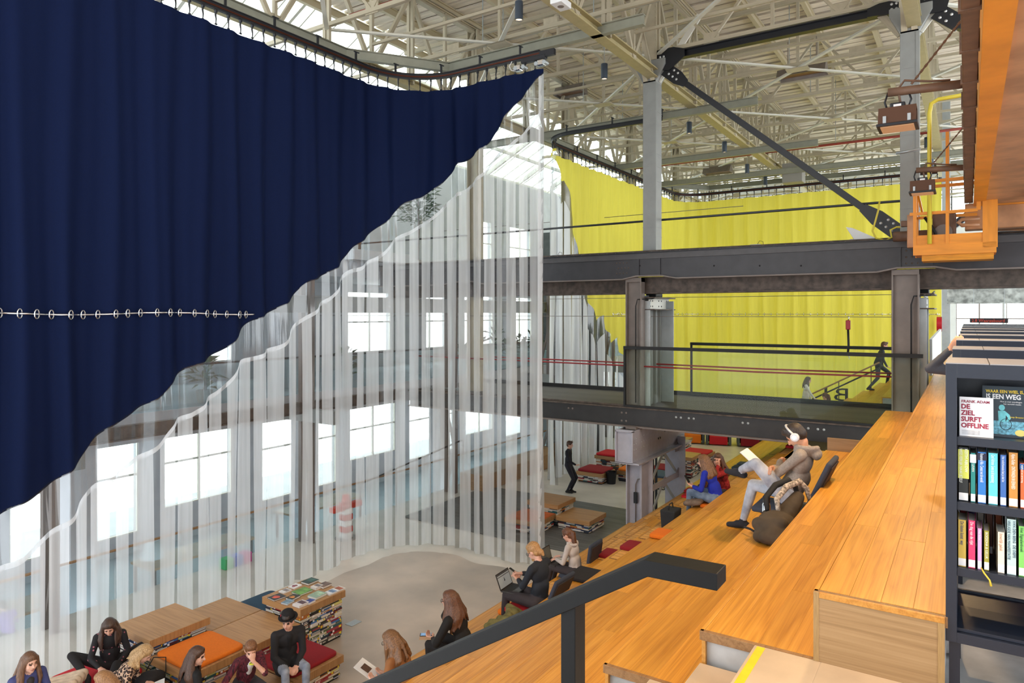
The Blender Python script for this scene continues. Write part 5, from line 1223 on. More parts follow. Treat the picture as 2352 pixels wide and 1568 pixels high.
# ================================================================ PEOPLE
SKIN = mat('skin', srgb(222, 172, 150), .55, var=.06, scale=25); SKIN2 = mat('skin_tan', srgb(206, 152, 122), .55, var=.06, scale=25)
EYE = mat('eye_dark', srgb(40, 30, 28), .3); LIP = mat('lip', srgb(176, 96, 92), .5); BROW = mat('brow', srgb(84, 58, 44), .8); SOLE = mat('sole_white', srgb(226, 226, 226), .6)
HAIR = {}
def hairm(k, c, c2=None):
    if k not in HAIR: HAIR[k] = mat('hair_'+k, srgb(*c), .45, var=.3, scale=26, stretch=(5, 5, .35), bump=.35, rgb2=srgb(*(c2 or tuple(min(255, int(v*1.45)) for v in c))))
    return HAIR[k]
def fabric(name, c, **k): return mat('fabric_'+name, srgb(*c), .85, **{**dict(var=.1, scale=9, bump=.25), **k})
def capsule(p, q, r1, r2, n=10, m=4):
    """round cone between two points"""
    p = Vector(p); q = Vector(q); d = q-p; L = d.length
    if L < 1e-6: d = Vector((0, 0, 1)); L = 1e-6
    z = d/L; x = z.orthogonal().normalized(); y = z.cross(x); v = []; f = []
    prof = [(-r1*math.cos(a), r1*math.sin(a)) for a in [math.pi/2*k/m for k in range(1, m+1)]]+[(L+r2*math.sin(a), r2*math.cos(a)) for a in [math.pi/2*k/m for k in range(0, m)]]
    v.append(tuple(p-z*r1))
    for h, r in prof:
        for k in range(n):
            a = 2*math.pi*k/n; v.append(tuple(p+z*h+x*(r*math.cos(a))+y*(r*math.sin(a))))
    v.append(tuple(q+z*r2)); R = len(prof)
    f += [(0, 1+(k+1) % n, 1+k) for k in range(n)]
    for j in range(R-1):
        for k in range(n): f.append((1+j*n+k, 1+j*n+(k+1) % n, 1+(j+1)*n+(k+1) % n, 1+(j+1)*n+k))
    f += [(1+(R-1)*n+k, 1+(R-1)*n+(k+1) % n, len(v)-1) for k in range(n)]
    return v, f
_ico = None
def ellipsoid(c, rad, rot=None):
    global _ico
    if _ico is None:
        bm = bmesh.new(); bmesh.ops.create_icosphere(bm, subdivisions=3, radius=1); _ico = ([v.co.copy() for v in bm.verts], [tuple(v.index for v in f.verts) for f in bm.faces]); bm.free()
    M = (rot.to_4x4() if rot is not None else Matrix.Identity(4)); M = Matrix.Translation(c) @ M @ Matrix.Diagonal((rad[0], rad[1], rad[2], 1))
    return [tuple(M @ v) for v in _ico[0]], _ico[1]
class Blob:
    """solid pieces fused into one continuous skin; each piece remembers its material"""
    def __init__(s): s.v = []; s.f = []; s.pr = []
    def add(s, vf):
        n = len(s.v); s.v += vf[0]; s.f += [tuple(n+i for i in f) for f in vf[1]]
    def cap(s, p, q, r1, r2, m):
        s.add(capsule(p, q, r1, r2)); s.pr.append(('c', np.array(p, float), np.array(q, float), r1, r2, m))
    def chain(s, pts, rs, m):
        for a, b, r, t in zip(pts[:-1], pts[1:], rs[:-1], rs[1:]): s.cap(a, b, r, t, m)
    def ell(s, c, rad, m, rot=None):
        s.add(ellipsoid(Vector(c), rad, rot)); R = np.array(rot if rot is not None else Matrix.Identity(3), float).reshape(3, 3); s.pr.append(('e', np.array(c, float), np.array(rad, float), R, None, m))
    def build(s, name, mats, vox, smooth=4, dec=.5):
        me = bpy.data.meshes.new(name); me.from_pydata(s.v, [], s.f); o = bpy.data.objects.new(name, me)
        r = o.modifiers.new('r', 'REMESH'); r.mode = 'VOXEL'; r.voxel_size = vox; r.use_smooth_shade = True
        if smooth: k = o.modifiers.new('s', 'SMOOTH'); k.iterations = smooth; k.factor = .5
        if dec < 1: d = o.modifiers.new('d', 'DECIMATE'); d.ratio = dec
        out = bake(o)
        out.name = name; out.materials.clear()
        for m in mats: out.materials.append(m)
        n = len(out.polygons); C = np.empty(n*3); out.polygons.foreach_get('center', C); C = C.reshape(n, 3)
        best = np.full(n, 1e9); idx = np.zeros(n, np.int32)
        for t, a, b, c, d_, m in s.pr:
            if t == 'c':
                ab = b-a; L2 = max(1e-9, ab @ ab); u = np.clip(((C-a) @ ab)/L2, 0, 1); dist = np.linalg.norm(C-(a+u[:, None]*ab), axis=1)-(c+(d_-c)*u)
            else:
                q = (C-a) @ c; kk = np.linalg.norm(q/b, axis=1); dist = (kk-1)*np.min(b)
            w_ = dist < best; best[w_] = dist[w_]; idx[w_] = m
        out.polygons.foreach_set('material_index', idx); out.polygons.foreach_set('use_smooth', [True]*n); out.update()
        return out
def ik(a, b, l1, l2, pole):
    a = Vector(a); b = Vector(b); d = b-a; L = min(d.length, (l1+l2)*.995); z = d.normalized(); b = a+z*L
    x = (l1*l1-l2*l2+L*L)/(2*L); h = math.sqrt(max(0, l1*l1-x*x)); pv = Vector(pole); pv = (pv-z*pv.dot(z))
    pv = pv.normalized() if pv.length > 1e-4 else z.orthogonal().normalized()
    return a+z*x+pv*h, b
def hand(bl, wrist, dirv, palm_n, k, m, curl=.5, side=1):
    """palm, four unequal bent fingers and a thumb leaving the side of the palm"""
    d = Vector(dirv).normalized(); nrm = Vector(palm_n); nrm = (nrm-d*nrm.dot(d)).normalized(); s = d.cross(nrm)*side
    w = Vector(wrist); pc = w+d*.05*k
    bl.chain([w+s*.018*k, w+d*.075*k+s*.026*k], [.016*k, .015*k], m); bl.chain([w-s*.018*k, w+d*.07*k-s*.026*k], [.016*k, .014*k], m); bl.chain([w, w+d*.078*k], [.018*k, .017*k], m)
    for j, (off, L) in enumerate([(.030, .066), (.011, .076), (-.010, .071), (-.030, .055)]):
        b = w+d*.08*k+s*off*k; a1 = curl*.7; a2 = curl*1.5
        d1 = d*math.cos(a1)+nrm*math.sin(a1); d2 = d*math.cos(a2)+nrm*math.sin(a2)
        p1 = b+d1*L*.5*k; p2 = p1+d2*L*.5*k
        bl.chain([b, p1, p2], [.0105*k, .0095*k, .008*k], m)
    t0 = w+d*.028*k+s*.030*k; t1 = t0+(s*.65+d*.6+nrm*.35).normalized()*.035*k; t2 = t1+(d*.85+s*.1+nrm*.5).normalized()*.03*k
    bl.chain([t0, t1, t2], [.013*k, .011*k, .009*k], m)
def person(label, root, rz, H=1.9, lean=0., bend=None, head=(0, 0, 0), hands=None, feet=None, kpole=None, epole=None, stand=False, top=None, legs=None, shoes=None, skin=None, hair=None, hstyle='long', hlen=.3, hcol=None, vox=.0105,
           inner=None, coat=False, sleeve=1., curl=.5, fem=True, grouped=None, hair_extra=None, tw=0., slump=.0, beard=None, hipz=.095):
    """root: on the seat (or floor) under the pelvis; local +Y is where the person faces"""
    k = H/1.7; bl = Blob(); V = Vector
    mats = [skin or SKIN, top, legs, shoes, EYE, LIP, hcol, SOLE, inner or top]
    SKN, TOP, LEG, SHO, EY, LP, HR, SO, INN = range(9)
    hz = (.86 if stand else hipz)*k; pel = V((0, 0, hz))
    L1 = math.radians(lean); L2 = math.radians(lean+(slump if bend is None else bend)); Rt = Matrix.Rotation(math.radians(tw), 3, 'Z')
    d1 = V((0, math.sin(L1), math.cos(L1))); d2 = V((0, math.sin(L2), math.cos(L2)))
    mid = pel+d1*.22*k; chest = mid+d2*.20*k; neck = chest+d2*.085*k
    sw = (.158 if fem else .182)*k; r_ = Rt @ V((1, 0, 0))
    shl = chest+d2*.045*k-r_*sw; shr = chest+d2*.045*k+r_*sw
    # trunk
    rotc = Matrix.Rotation(-L2, 3, 'X'); 
    bl.ell(pel+V((0, 0, .02*k)), (.165*k if fem else .158*k, .125*k, .12*k), LEG if not coat else TOP)
    bl.ell(mid-d1*.03*k, (.135*k if fem else .15*k, .10*k, .15*k), TOP, Matrix.Rotation(-L1, 3, 'X'))
    bl.ell(chest-d2*.04*k, (.152*k if fem else .175*k, .105*k, .15*k), TOP, rotc)
    bl.chain([shl, chest+d2*.06*k, shr], [.058*k, .066*k, .058*k], TOP)
    bl.cap(pel+V((0, 0, .05*k)), mid, .12*k, .115*k, TOP)
    if inner: bl.cap(mid+V((0, .075*k, 0)), chest+d2*.03*k+Rotv(d2)*.075*k, .04*k, .045*k, INN)
    if coat:
        for s in (-1, 1): bl.cap(pel+V((s*.08*k, -.02*k, .0)), pel+V((s*.12*k, .2*k, .015*k)), .115*k, .10*k, TOP)
    # head
    pit, yaw, rol = (math.radians(a) for a in head)
    Rh = Matrix.Rotation(yaw, 3, 'Z') @ Matrix.Rotation(-pit, 3, 'X') @ Matrix.Rotation(rol, 3, 'Y')
    ntop = neck+(d2*.6+V((0, .25, .55))).normalized()*.075*k
    bl.cap(neck-d2*.06*k, ntop, .052*k, .048*k, SKN)
    hc = ntop+Rh @ V((0, .018*k, .085*k))
    h_ = lambda x, y, z: hc+Rh @ V((x*k, y*k, z*k))
    bl.ell(h_(0, -.008, .02), (.075*k, .094*k, .098*k), SKN, Rh)                 # cranium
    bl.ell(h_(0, .022, -.045), (.060*k, .066*k, .072*k), SKN, Rh)                 # face and jaw
    bl.ell(h_(0, .062, -.098), (.024*k, .020*k, .018*k), SKN if not beard else HR, Rh)   # chin
    bl.chain([h_(0, .088, .004), h_(0, .106, -.030)], [.010*k, .0135*k], SKN)     # nose
    for s in (-1, 1):
        bl.ell(h_(s*.030, .076, .005), (.0135*k, .010*k, .007*k), EY, Rh)
        bl.cap(h_(s*.016, .086, .022), h_(s*.044, .077, .023), .0058*k, .005*k, HR)
        bl.ell(h_(s*.074, -.006, -.012), (.012*k, .021*k, .031*k), SKN, Rh)
        bl.ell(h_(s*.036, .058, -.036), (.022*k, .022*k, .022*k), SKN, Rh)
    bl.cap(h_(-.019, .083, -.066), h_(.019, .083, -.066), .0062*k, .0062*k, LP)
    if beard:
        bl.ell(h_(0, .04, -.088), (.052*k, .048*k, .034*k), HR, Rh)
    # legs
    hips = [pel+V((-.09*k, 0, -.0*k)), pel+V((.09*k, 0, -.0*k))]
    feet = feet or ([V((-.1, .02, 0)), V((.1, .02, 0))] if stand else [V((-.11, .5, -.36)), V((.11, .5, -.36))])
    kp = kpole or [V((-.15, 1, .6)), V((.15, 1, .6))]
    for i in (0, 1):
        ft = V(feet[i][:3])*1.0; fd = V(feet[i][3]) if len(feet[i]) > 3 else V((0, 1, -.05))
        ank = ft+V((0, 0, .085*k)) if len(feet[i]) <= 3 else ft
        kn, ank = ik(hips[i], ank, .44*k, .43*k, kp[i])
        bl.chain([hips[i], hips[i].lerp(kn, .5), kn], [.092*k, .078*k, .060*k], LEG)
        bl.chain([kn, kn.lerp(ank, .35), ank.lerp(kn, .08)], [.058*k, .056*k, .040*k], LEG)
        fd.normalize(); dn = V((0, 0, -1)); dn = (dn-fd*dn.dot(fd)).normalized() if abs(fd.z) < .95 else V((0, 1, 0))
        bl.cap(ank-fd*.035*k+dn*.045*k, ank+fd*.06*k+dn*.04*k, .040*k, .042*k, SHO); bl.cap(ank+fd*.05*k+dn*.05*k, ank+fd*.155*k+dn*.056*k, .038*k, .030*k, SHO); bl.cap(ank, ank+dn*.04*k, .042*k, .042*k, SHO)
    # arms
    hands = hands or [(-.18, .36, .2), (.18, .36, .2)]; ep = epole or [V((-.6, -.3, -1)), V((.6, -.3, -1))]
    for i, sh in enumerate((shl, shr)):
        hd = hands[i]; tgt = V(hd[:3]); fdv = V(hd[3]) if len(hd) > 3 else V((0, 1, -.2)); pn = V(hd[4]) if len(hd) > 4 else V((0, 0, -1))
        el, wr = ik(sh, tgt, .285*k, .255*k, ep[i])
        rs = 1.12 if coat else 1.
        if sleeve > .6: bl.chain([sh, sh.lerp(el, .5), el], [.058*k*rs, .049*k*rs, .045*k*rs], TOP)
        else: bl.chain([sh, sh.lerp(el, .5)], [.056*k, .05*k], TOP); bl.chain([sh.lerp(el, .5), el], [.044*k, .038*k], SKN)
        e = el.lerp(wr, .9 if sleeve >= 1 else .1)
        if sleeve > .6: bl.chain([el, e], [.045*k*rs, .034*k*rs], TOP)
        bl.chain([el if sleeve <= .6 else e, wr], [.034*k, .026*k], SKN)
        hand(bl, wr, fdv, pn, k, SKN, curl=curl, side=1 if i == 0 else -1)
    me = bl.build('person', mats, vox*k, smooth=3, dec=.55)
    o = link('person', me); o.location = root; o.rotation_euler = (0, 0, math.radians(rz)); tag(o, label, 'person', grouped)
    # hair
    hb = Blob(); rnd = random.Random(sum(ord(c_)*(j_+1) for j_, c_ in enumerate(label)))
    if hstyle:
        hb.ell(h_(0, -.016, .034), (.084*k, .098*k, .096*k), 0, Rh); hb.ell(h_(0, .03, .075), (.066*k, .05*k, .045*k), 0, Rh)
        if hstyle in ('long', 'half', 'curly'):
            for j in range(34):
                a = math.radians(rnd.uniform(62, 298)) if hstyle != 'half' else math.radians(rnd.uniform(75, 285)); cx_, cy_ = math.sin(a), math.cos(a)
                st = h_(cx_*.076, cy_*.088-.012, rnd.uniform(.0, .05)); L = hlen*rnd.uniform(.8, 1.08)
                back = -(d2 if L2 > .1 else V((0, 0, 1)))
                e1 = st+(Rh @ V((cx_*.018, cy_*.02-.01, -.10)))*k; e2 = e1+(V((cx_*.02, -.012, -1))*(L-.1)*.55)*k+d2*0; e3 = e2+(V((cx_*.01, .0, -1))*(L-.1)*.45)*k
                # keep strands outside the trunk
                for q in (e2, e3):
                    t_ = (q-mid).dot(d2); ax = mid+d2*t_; off = q-ax
                    rr = .145*k if abs(off.x) > abs(off.y) else .125*k
                    if q.z < (chest+d2*.12*k).z and off.length < rr: q += off.normalized()*(rr-off.length) if off.length > 1e-4 else V((0, -rr, 0))
                wv = .022*k if hstyle == 'curly' else .006*k
                pts = [st, e1+V((rnd.uniform(-1, 1), rnd.uniform(-1, 1), 0))*wv, e2+V((rnd.uniform(-1, 1), rnd.uniform(-1, 1), 0))*wv, e3+V((rnd.uniform(-1, 1), rnd.uniform(-1, 1), 0))*wv]
                hb.chain(pts, [.024*k, .024*k, .020*k, .010*k], 0)
        if hstyle == 'pony':
            b = h_(0, -.095, .045); hb.cap(h_(0, -.08, .05), b, .035*k, .024*k, 0)
            for j in range(9):
                o_ = V((rnd.uniform(-.02, .02), rnd.uniform(-.02, .02), 0))*k; e1 = b+Rh @ V((0, -.035*k, -.05*k))+o_; e2 = e1+V((0, -.015*k, -.5*hlen*k))+o_; e3 = e2+V((0, .0, -.5*hlen*k))+o_*.5
                hb.chain([b, e1, e2, e3], [.02*k, .022*k, .018*k, .008*k], 0)
            hb.ell(h_(0, -.05, -.03), (.066*k, .058*k, .06*k), 0, Rh)
        if hstyle == 'bun':
            hb.ell(h_(0, -.05, -.03), (.070*k, .06*k, .06*k), 0, Rh); hb.ell(h_(0, -.105, -.055), (.038*k, .036*k, .045*k), 0, Rh); hb.cap(h_(0, -.09, -.045), h_(0, -.115, -.10), .025*k, .02*k, 0)
        if hstyle == 'short':
            hb.ell(h_(0, -.045, -.005), (.077*k, .068*k, .075*k), 0, Rh); hb.ell(h_(0, .055, .088), (.058*k, .045*k, .036*k), 0, Rh)
            for j in range(16):
                a = rnd.uniform(-1.2, 1.2); hb.cap(h_(math.sin(a)*.05, .05*math.cos(a), .09), h_(math.sin(a)*.06, .05*math.cos(a)+.03, .115+rnd.uniform(0, .015)), .016*k, .008*k, 0)
        hm = hb.build('hair', [hcol], .0115*k, smooth=1, dec=.6); link('hair', hm, o)
    return o, dict(h=h_, Rh=Rh, k=k, chest=chest, pel=pel, d2=d2, shl=shl, shr=shr, mid=mid, neck=neck)
def Rotv(d2): return Vector((0, d2.z, -d2.y))
def glasses(o, P, m=None):
    mb = MB(); h = P['h']; k = P['k']; m = m or black_mat
    for s in (-1, 1):
        mb.tube([h(s*.032+.023*math.cos(a), .096, .004+.019*math.sin(a)) for a in [j*math.pi/8 for j in range(17)]], .0028*k, 5, cap=False); mb.tube([h(s*.055, .093, .008), h(s*.079, .0, .0)], .0028*k, 5)
    mb.tube([h(-.010, .099, .008), h(.010, .099, .008)], .0028*k, 5); obj('glasses', mb, m, o, smooth=True)
V = Vector
def tp(i, px, py, dz=.12): p = atz(px, py, tz(i)+dz); return p
# ---- man with headphones, reclining on the second tier
jeans_l = fabric('pale_jeans', (158, 166, 184), rgb2=srgb(196, 202, 214), var=.25, scale=7); hood_g = fabric('grey_hoodie', (150, 140, 132), var=.14, scale=45, bump=.2)
HK = 1.92
hpos = V((-1.70, 8.36, tz(2)+.075))
o, P = person('man in grey hoodie and torn pale jeans reading on a padded chair', hpos, 90, H=HK, lean=-24, bend=14, head=(42, 0, 0), top=hood_g, legs=jeans_l, shoes=fabric('black_shoe', (34, 36, 44)), skin=SKIN2, hcol=hairm('black', (34, 28, 26), (64, 54, 50)), hstyle='short', fem=False,
              feet=[(.14, .58, .30, (.15, 1, .12)), (.30, .60, -RISE-.075)], kpole=[V((-.7, .4, 1)), V((.25, .6, 1.2))],
              hands=[(.12, .13, .46, (1, .1, -.1), (0, -1, -.3)), (-.13, .16, .42, (-1, .1, .0), (0, -1, -.3))], epole=[V((-.8, .5, -.9)), V((.8, .5, -.9))], curl=.5, vox=.0085)
k = P['k']; h = P['h']
hood = Blob(); c = P['neck']-P['d2']*.02*k
for a in range(9):
    t = math.radians(200+a*17.5); hood.cap(c+V((math.sin(t)*.085*k, math.cos(t)*.075*k-.01*k, -.01*k)), c+V((math.sin(t)*.11*k, math.cos(t)*.10*k-.035*k, .045*k)), .035*k, .03*k, 0)
hood.ell(c+V((0, -.12*k, -.02*k)), (.10*k, .05*k, .06*k), 0)
link('hood', hood.build('hood', [hood_g], .012*k, 2, .6), o)
mb = MB()
for s in (-1, 1): pass
for a in range(9): pass
# bare knees through the torn jeans
for (x, y, z) in [(.135, .455, .335), (-.16, .40, .40)]: pass
hp_ = thing('headphones', 'white and silver over-ear headphones worn by the man in the grey hoodie', 'headphones', hpos, math.pi/2)
bandm = MB(); pts = [h(.088*math.sin(a), -.012+.018*math.cos(a), .022+.112*math.cos(a)) for a in [math.radians(-100+200*j/20) for j in range(21)]]
bandm.tube(pts, .011*k, 8); obj('band', bandm, mat('headband_silver', srgb(200, 202, 206), .3, metal=.3), hp_, smooth=True)
for s in (-1, 1):
    obj('ear_cup', MB().tube([h(s*.076, -.004, -.008), h(s*.100, -.004, -.008), h(s*.108, -.004, -.008)], [.041*k, .043*k, .034*k], 18), mat('cup_white', srgb(226, 226, 230), .3), hp_, smooth=False); obj('ear_pad', MB().tube([h(s*.066, -.004, -.008), h(s*.077, -.004, -.008)], .044*k, 18), mat('pad_grey', srgb(150, 150, 156), .7), hp_)
    obj('disc', MB().tube([h(s*.1085, -.004, -.008), h(s*.1105, -.004, -.008)], .024*k, 16), chrome, hp_)
def paper_pad(loc, rot, w_, l, label, n=5):
    t = thing('paper_pad', label, 'paper', loc); t.rotation_euler = rot
    for j in range(n): obj('sheet', MB().box((-w_/2+.002*j, -l/2, .0022*j), (w_/2+.002*j, l/2, .0022*j+.0016)), paper, t)
    return t
paper_pad(hpos+V((-.36, -.02, .44)), (0, math.radians(40), 0), .40, .30, 'sheaf of white paper resting on the raised knee of the hooded man')
def floor_chair(loc, rz, label, c='blue', lean=28, k=1.12):
    t = thing('floor_chair', label, 'floor chair', loc, rz); m = cush[c]
    obj('seat', MB().box((-.24*k, -.06, 0), (.24*k, .44*k, .065)), m, t, bevel=.028, smooth=True)
    a = math.radians(lean); mb = MB().box((-.24*k, -.03, 0), (.24*k, .03, .60*k)); mb.v = [(x, y*math.cos(a)-z*math.sin(a)-.06, y*math.sin(a)+z*math.cos(a)+.03) for x, y, z in mb.v]
    obj('backrest', mb, m, t, bevel=.026, smooth=True)
    mb = MB().box((-.21*k, -.045, .04), (.21*k, -.028, .56*k)); mb.v = [(x, y*math.cos(a)-z*math.sin(a)-.06, y*math.sin(a)+z*math.cos(a)+.03) for x, y, z in mb.v]
    obj('back_shell', mb, mat('shell_dark', srgb(48, 44, 48), .7), t, bevel=.01)
    return t
floor_chair((hpos.x+.13, hpos.y, tz(2)+.002), math.pi/2, 'slate padded floor chair under the man in the grey hoodie', lean=24)
# thermos, backpack
p = tp(2, 1786, 1195, .0)
th_ = thing('thermos_flask', 'tall steel thermos flask standing by the brown backpack', 'flask', (-1.78, 7.62, tz(2)+.001))
obj('body', MB().lathe([(0.001, 0), (.042, 0), (.044, .01), (.044, .23), (.036, .25), (.036, .262)], n=20), chrome, th_, smooth=True); obj('cap', MB().lathe([(.037, .255), (.037, .31), (.03, .325), (.001, .326)], n=20), mat('flask_cap', srgb(70, 52, 46), .3, metal=.5), th_, smooth=True)
bkp = thing('backpack', 'brown backpack with patterned straps slumped on the second tier', 'backpack', (-1.60, 7.25, tz(2)+.001))
b = Blob(); b.ell((0, 0, .14), (.19, .24, .14), 0); b.ell((.03, -.12, .10), (.17, .17, .10), 0); b.cap((-.12, -.2, .06), (-.12, .15, .08), .06, .07, 0); b.cap((.05, .2, .2), (.12, .42, .34), .11, .07, 0); b.cap((-.05, -.25, .07), (.1, -.25, .07), .06, .06, 0)
b.cap((-.14, -.12, .16), (.08, -.14, .2), .07, .07, 0); b.cap((-.15, .12, .1), (-.12, .12, .2), .05, .05, 0)
link('bag', b.build('bag', [fabric('brown_bag', (66, 56, 44), var=.25, scale=8, bump=.5)], .014, 3, .6), bkp)
snake = mat('strap_pattern', srgb(196, 180, 166), .8, var=.85, scale=38, rgb2=srgb(210, 196, 182))
for dx in (-.08, .03): obj('strap', MB().tube([(dx-.02, .05, .26), (dx-.06, .16, .36), (dx+.0, .32, .46), (dx+.10, .46, .50), (dx+.16, .52, .42), (dx+.2, .48, .3)], [.022, .03, .034, .034, .03, .02], 8), snake if dx > 0 else rubber, bkp, smooth=True)
obj('loose_strap', MB().tube([(-.16, -.1, .06), (-.24, -.04, .07), (-.32, .03, .06)], .012, 5), rubber, bkp)
# ---- laptop man
bl_sw = fabric('navy_sweater', (36, 42, 52)); dk_tr = fabric('dark_trousers', (58, 52, 56))
p = tp(8, 1243, 1390); p.z = tz(8)+.085; p.x -= .04
o, P = person('man with fair hair in a bun and glasses using phone and laptop', p, 88, H=1.92, lean=-8, bend=14, head=(34, 0, 0), top=bl_sw, legs=dk_tr, shoes=rubber, hcol=hairm('fair', (150, 104, 62), (206, 160, 104)), hstyle='bun', fem=False, beard=True,
              feet=[(-.11, .58, -RISE-.08), (.12, .56, -RISE-.08)], hands=[(-.02, .36, .34, (.4, 1, .3), (.2, 0, 1)), (.09, .38, .40, (-.7, .7, .1), (0, -.3, -1))], epole=[V((-.7, -.2, -1)), V((.7, -.1, -.8))], curl=.6)
glasses(o, P); lap = (p, o)
def on(o_, x, y, z): return o_.location+Matrix.Rotation(o_.rotation_euler.z, 3, 'Z') @ V((x, y, z))
def laptop(loc, rz, label, sc, tilt=18, k=1.12, pitch=0):
    t = thing('laptop', label, 'laptop', loc, rz); t.rotation_euler = (math.radians(pitch), 0, rz)
    ml = mat('laptop_dark', srgb(58, 56, 56), .4, metal=.3)
    obj('base', MB().box((-.17*k, -.12*k, 0), (.17*k, .12*k, .018*k)), ml, t, bevel=.004)
    obj('keyboard', MB().box((-.15*k, -.02*k, .018*k), (.15*k, .10*k, .0188*k)), black_mat, t)
    keys = MB()
    for r in range(5):
        for q in range(13): keys.box((-.146*k+q*.0226*k, -.016*k+r*.0226*k, .0188*k), (-.146*k+q*.0226*k+.018*k, -.016*k+r*.0226*k+.018*k, .0202*k))
    obj('keys', keys, mat('key_grey', srgb(44, 44, 46), .6), t, kind='stuff')
    obj('touchpad', MB().box((-.05*k, -.105*k, .018*k), (.05*k, -.035*k, .0186*k)), mat('pad_dark', srgb(76, 72, 70), .35), t)
    a = math.radians(tilt)
    def T(mb): mb.v = [(x, .118*k+y*math.cos(a)+z*math.sin(a), .016*k-y*math.sin(a)+z*math.cos(a)) for x, y, z in mb.v]; return mb
    lid = obj('lid', T(MB().box((-.17*k, 0, 0), (.17*k, .010*k, .22*k))), ml, t, bevel=.003)
    obj('screen', T(MB().box((-.155*k, -.001, .015*k), (.155*k, 0, .205*k))), sc, lid)
    return t, T, lid
scr = mat('screen_pale', srgb(150, 158, 160), .3, emit=.25)
L_, T_, lid = laptop(on(o, .0, .45, .16), o.rotation_euler.z+math.radians(6), 'open dark laptop with a pale page on the lap of the fair-haired man', scr, tilt=22)
obj('page_bar', T_(MB().box((-.155*1.12, -.0018, .185*1.12), (.155*1.12, -.0008, .205*1.12))), mat('page_bar_m', srgb(70, 74, 80), .4), lid); obj('page_bar', T_(MB().box((-.155*1.12, -.0018, .160*1.12), (.155*1.12, -.0008, .170*1.12))), MATS['page_bar_m'], lid)
obj('page_figure', T_(MB().prism([(-.02, .10), (.012, .10), (.006, .125), (.004, .145), (-.008, .148), (-.006, .125)], 'Y', -.002, -.0008)), black_mat, lid)
ph = obj('phone', MB().box((-.04, -.08, 0), (.04, .08, .009)), black_mat, label='dark phone held over the laptop by the fair-haired man', cat='phone', bevel=.003); ph.location = on(o, .05, .50, .42); ph.rotation_euler = (.5, .2, o.rotation_euler.z+.3)
floor_chair((p.x+.13, p.y, tz(8)+.002), math.radians(88), 'navy padded floor chair behind the man with the laptop', lean=24)
cz = link('seat_cushion', cushion_mesh(.42, .42, .07, cush['red'])); cz.location = (p.x-.26, p.y-.05, tz(8)+.003); tag(cz, 'red cushion under the knees of the man with the laptop', 'cushion')
i_, q_ = tier_at(1166, 1402)
cz = link('seat_cushion', cushion_mesh(.36, .4, .065, cush['orange'])); cz.location = (q_.x+.1, q_.y, tz(i_)+.003); tag(cz, 'orange cushion mostly hidden in front of the man with the laptop', 'cushion')
# ---- girl in pale hoodie
p = tp(9, 1335, 1312); p.z = tz(9)+.004; p.x -= .12
o, P = person('girl in pale grey hoodie with ponytail and glasses typing', p, 92, H=1.74, lean=4, bend=10, head=(26, 0, 0), top=fabric('pale_hoodie', (200, 190, 184)), legs=dk_tr, shoes=rubber, hcol=hairm('brown', (84, 54, 38), (128, 84, 58)), hstyle='pony', hlen=.40,
              feet=[(-.1, .55, -RISE), (.1, .55, -RISE)], hands=[(-.08, .36, .28, (.2, 1, -.2), (0, 0, -1)), (.10, .38, .28, (-.2, 1, -.2), (0, 0, -1))])
glasses(o, P)
hood = Blob(); c = P['neck']-P['d2']*.02; k = P['k']
for a in range(8): t = math.radians(205+a*19); hood.cap(c+V((math.sin(t)*.08*k, math.cos(t)*.07*k-.01*k, -.02*k)), c+V((math.sin(t)*.10*k, math.cos(t)*.09*k-.03*k, .02*k)), .03*k, .028*k, 0)
link('hood', hood.build('hood', [MATS['fabric_pale_hoodie']], .012*k, 2, .6), o)
laptop(on(o, 0, .46, .17), o.rotation_euler.z, 'open laptop seen from its side in front of the girl in the pale hoodie', mat('screen_dim', srgb(96, 104, 104), .3), tilt=14)
floor_chair((p.x+.24, p.y+.05, tz(9)+.002), math.radians(92), 'dark padded floor chair behind the girl in the pale hoodie', 'blue', lean=8)
obj('laptop_bag', MB().box((-.2, -.28, 0), (.2, .28, .05)), fabric('bag_black', (34, 32, 36)), label='flat black laptop bag on the tier behind the man with the laptop', cat='bag', bevel=.02).location = (-5.05, 9.75, tz(7)+.003)
# ---- woman in black with glasses
p = tp(9, 1068, 1502); p.z = tz(9)+.004
o, P = person('woman in a black coat with reddish brown hair and glasses holding a phone', p, 96, H=1.95, lean=10, bend=14, head=(8, 8, 0), top=fabric('black_coat', (22, 20, 20)), legs=fabric('black_leg', (26, 24, 26)), shoes=rubber, hcol=hairm('auburn', (78, 48, 34), (122, 80, 54)), hstyle='long', hlen=.34, coat=True,
              feet=[(-.1, .5, -RISE), (.12, .5, -RISE)], hands=[(-.10, .46, .27, (.2, 1, .2), (0, 0, 1)), (.06, .31, .70, (-.1, .1, 1), (0, -1, 0))], epole=[V((-.8, .2, -1)), V((.7, .4, -1))], curl=.9)
glasses(o, P)
ph = thing('phone', 'phone with bright home screen and open cover held by the woman in black', 'phone', on(o, -.08, .60, .29), o.rotation_euler.z+.5)
obj('body', MB().box((-.045, -.085, 0), (.045, .085, .01)), black_mat, ph, bevel=.003); obj('screen', MB().box((-.04, -.075, .0102), (.04, .075, .0112)), mat('phone_screen', srgb(120, 160, 200), .3, emit=.5, var=.4, scale=30), ph); obj('cover', MB().box((-.14, -.085, -.004), (-.045, .085, .002)), mat('cover_tan', srgb(196, 160, 126), .6), ph)
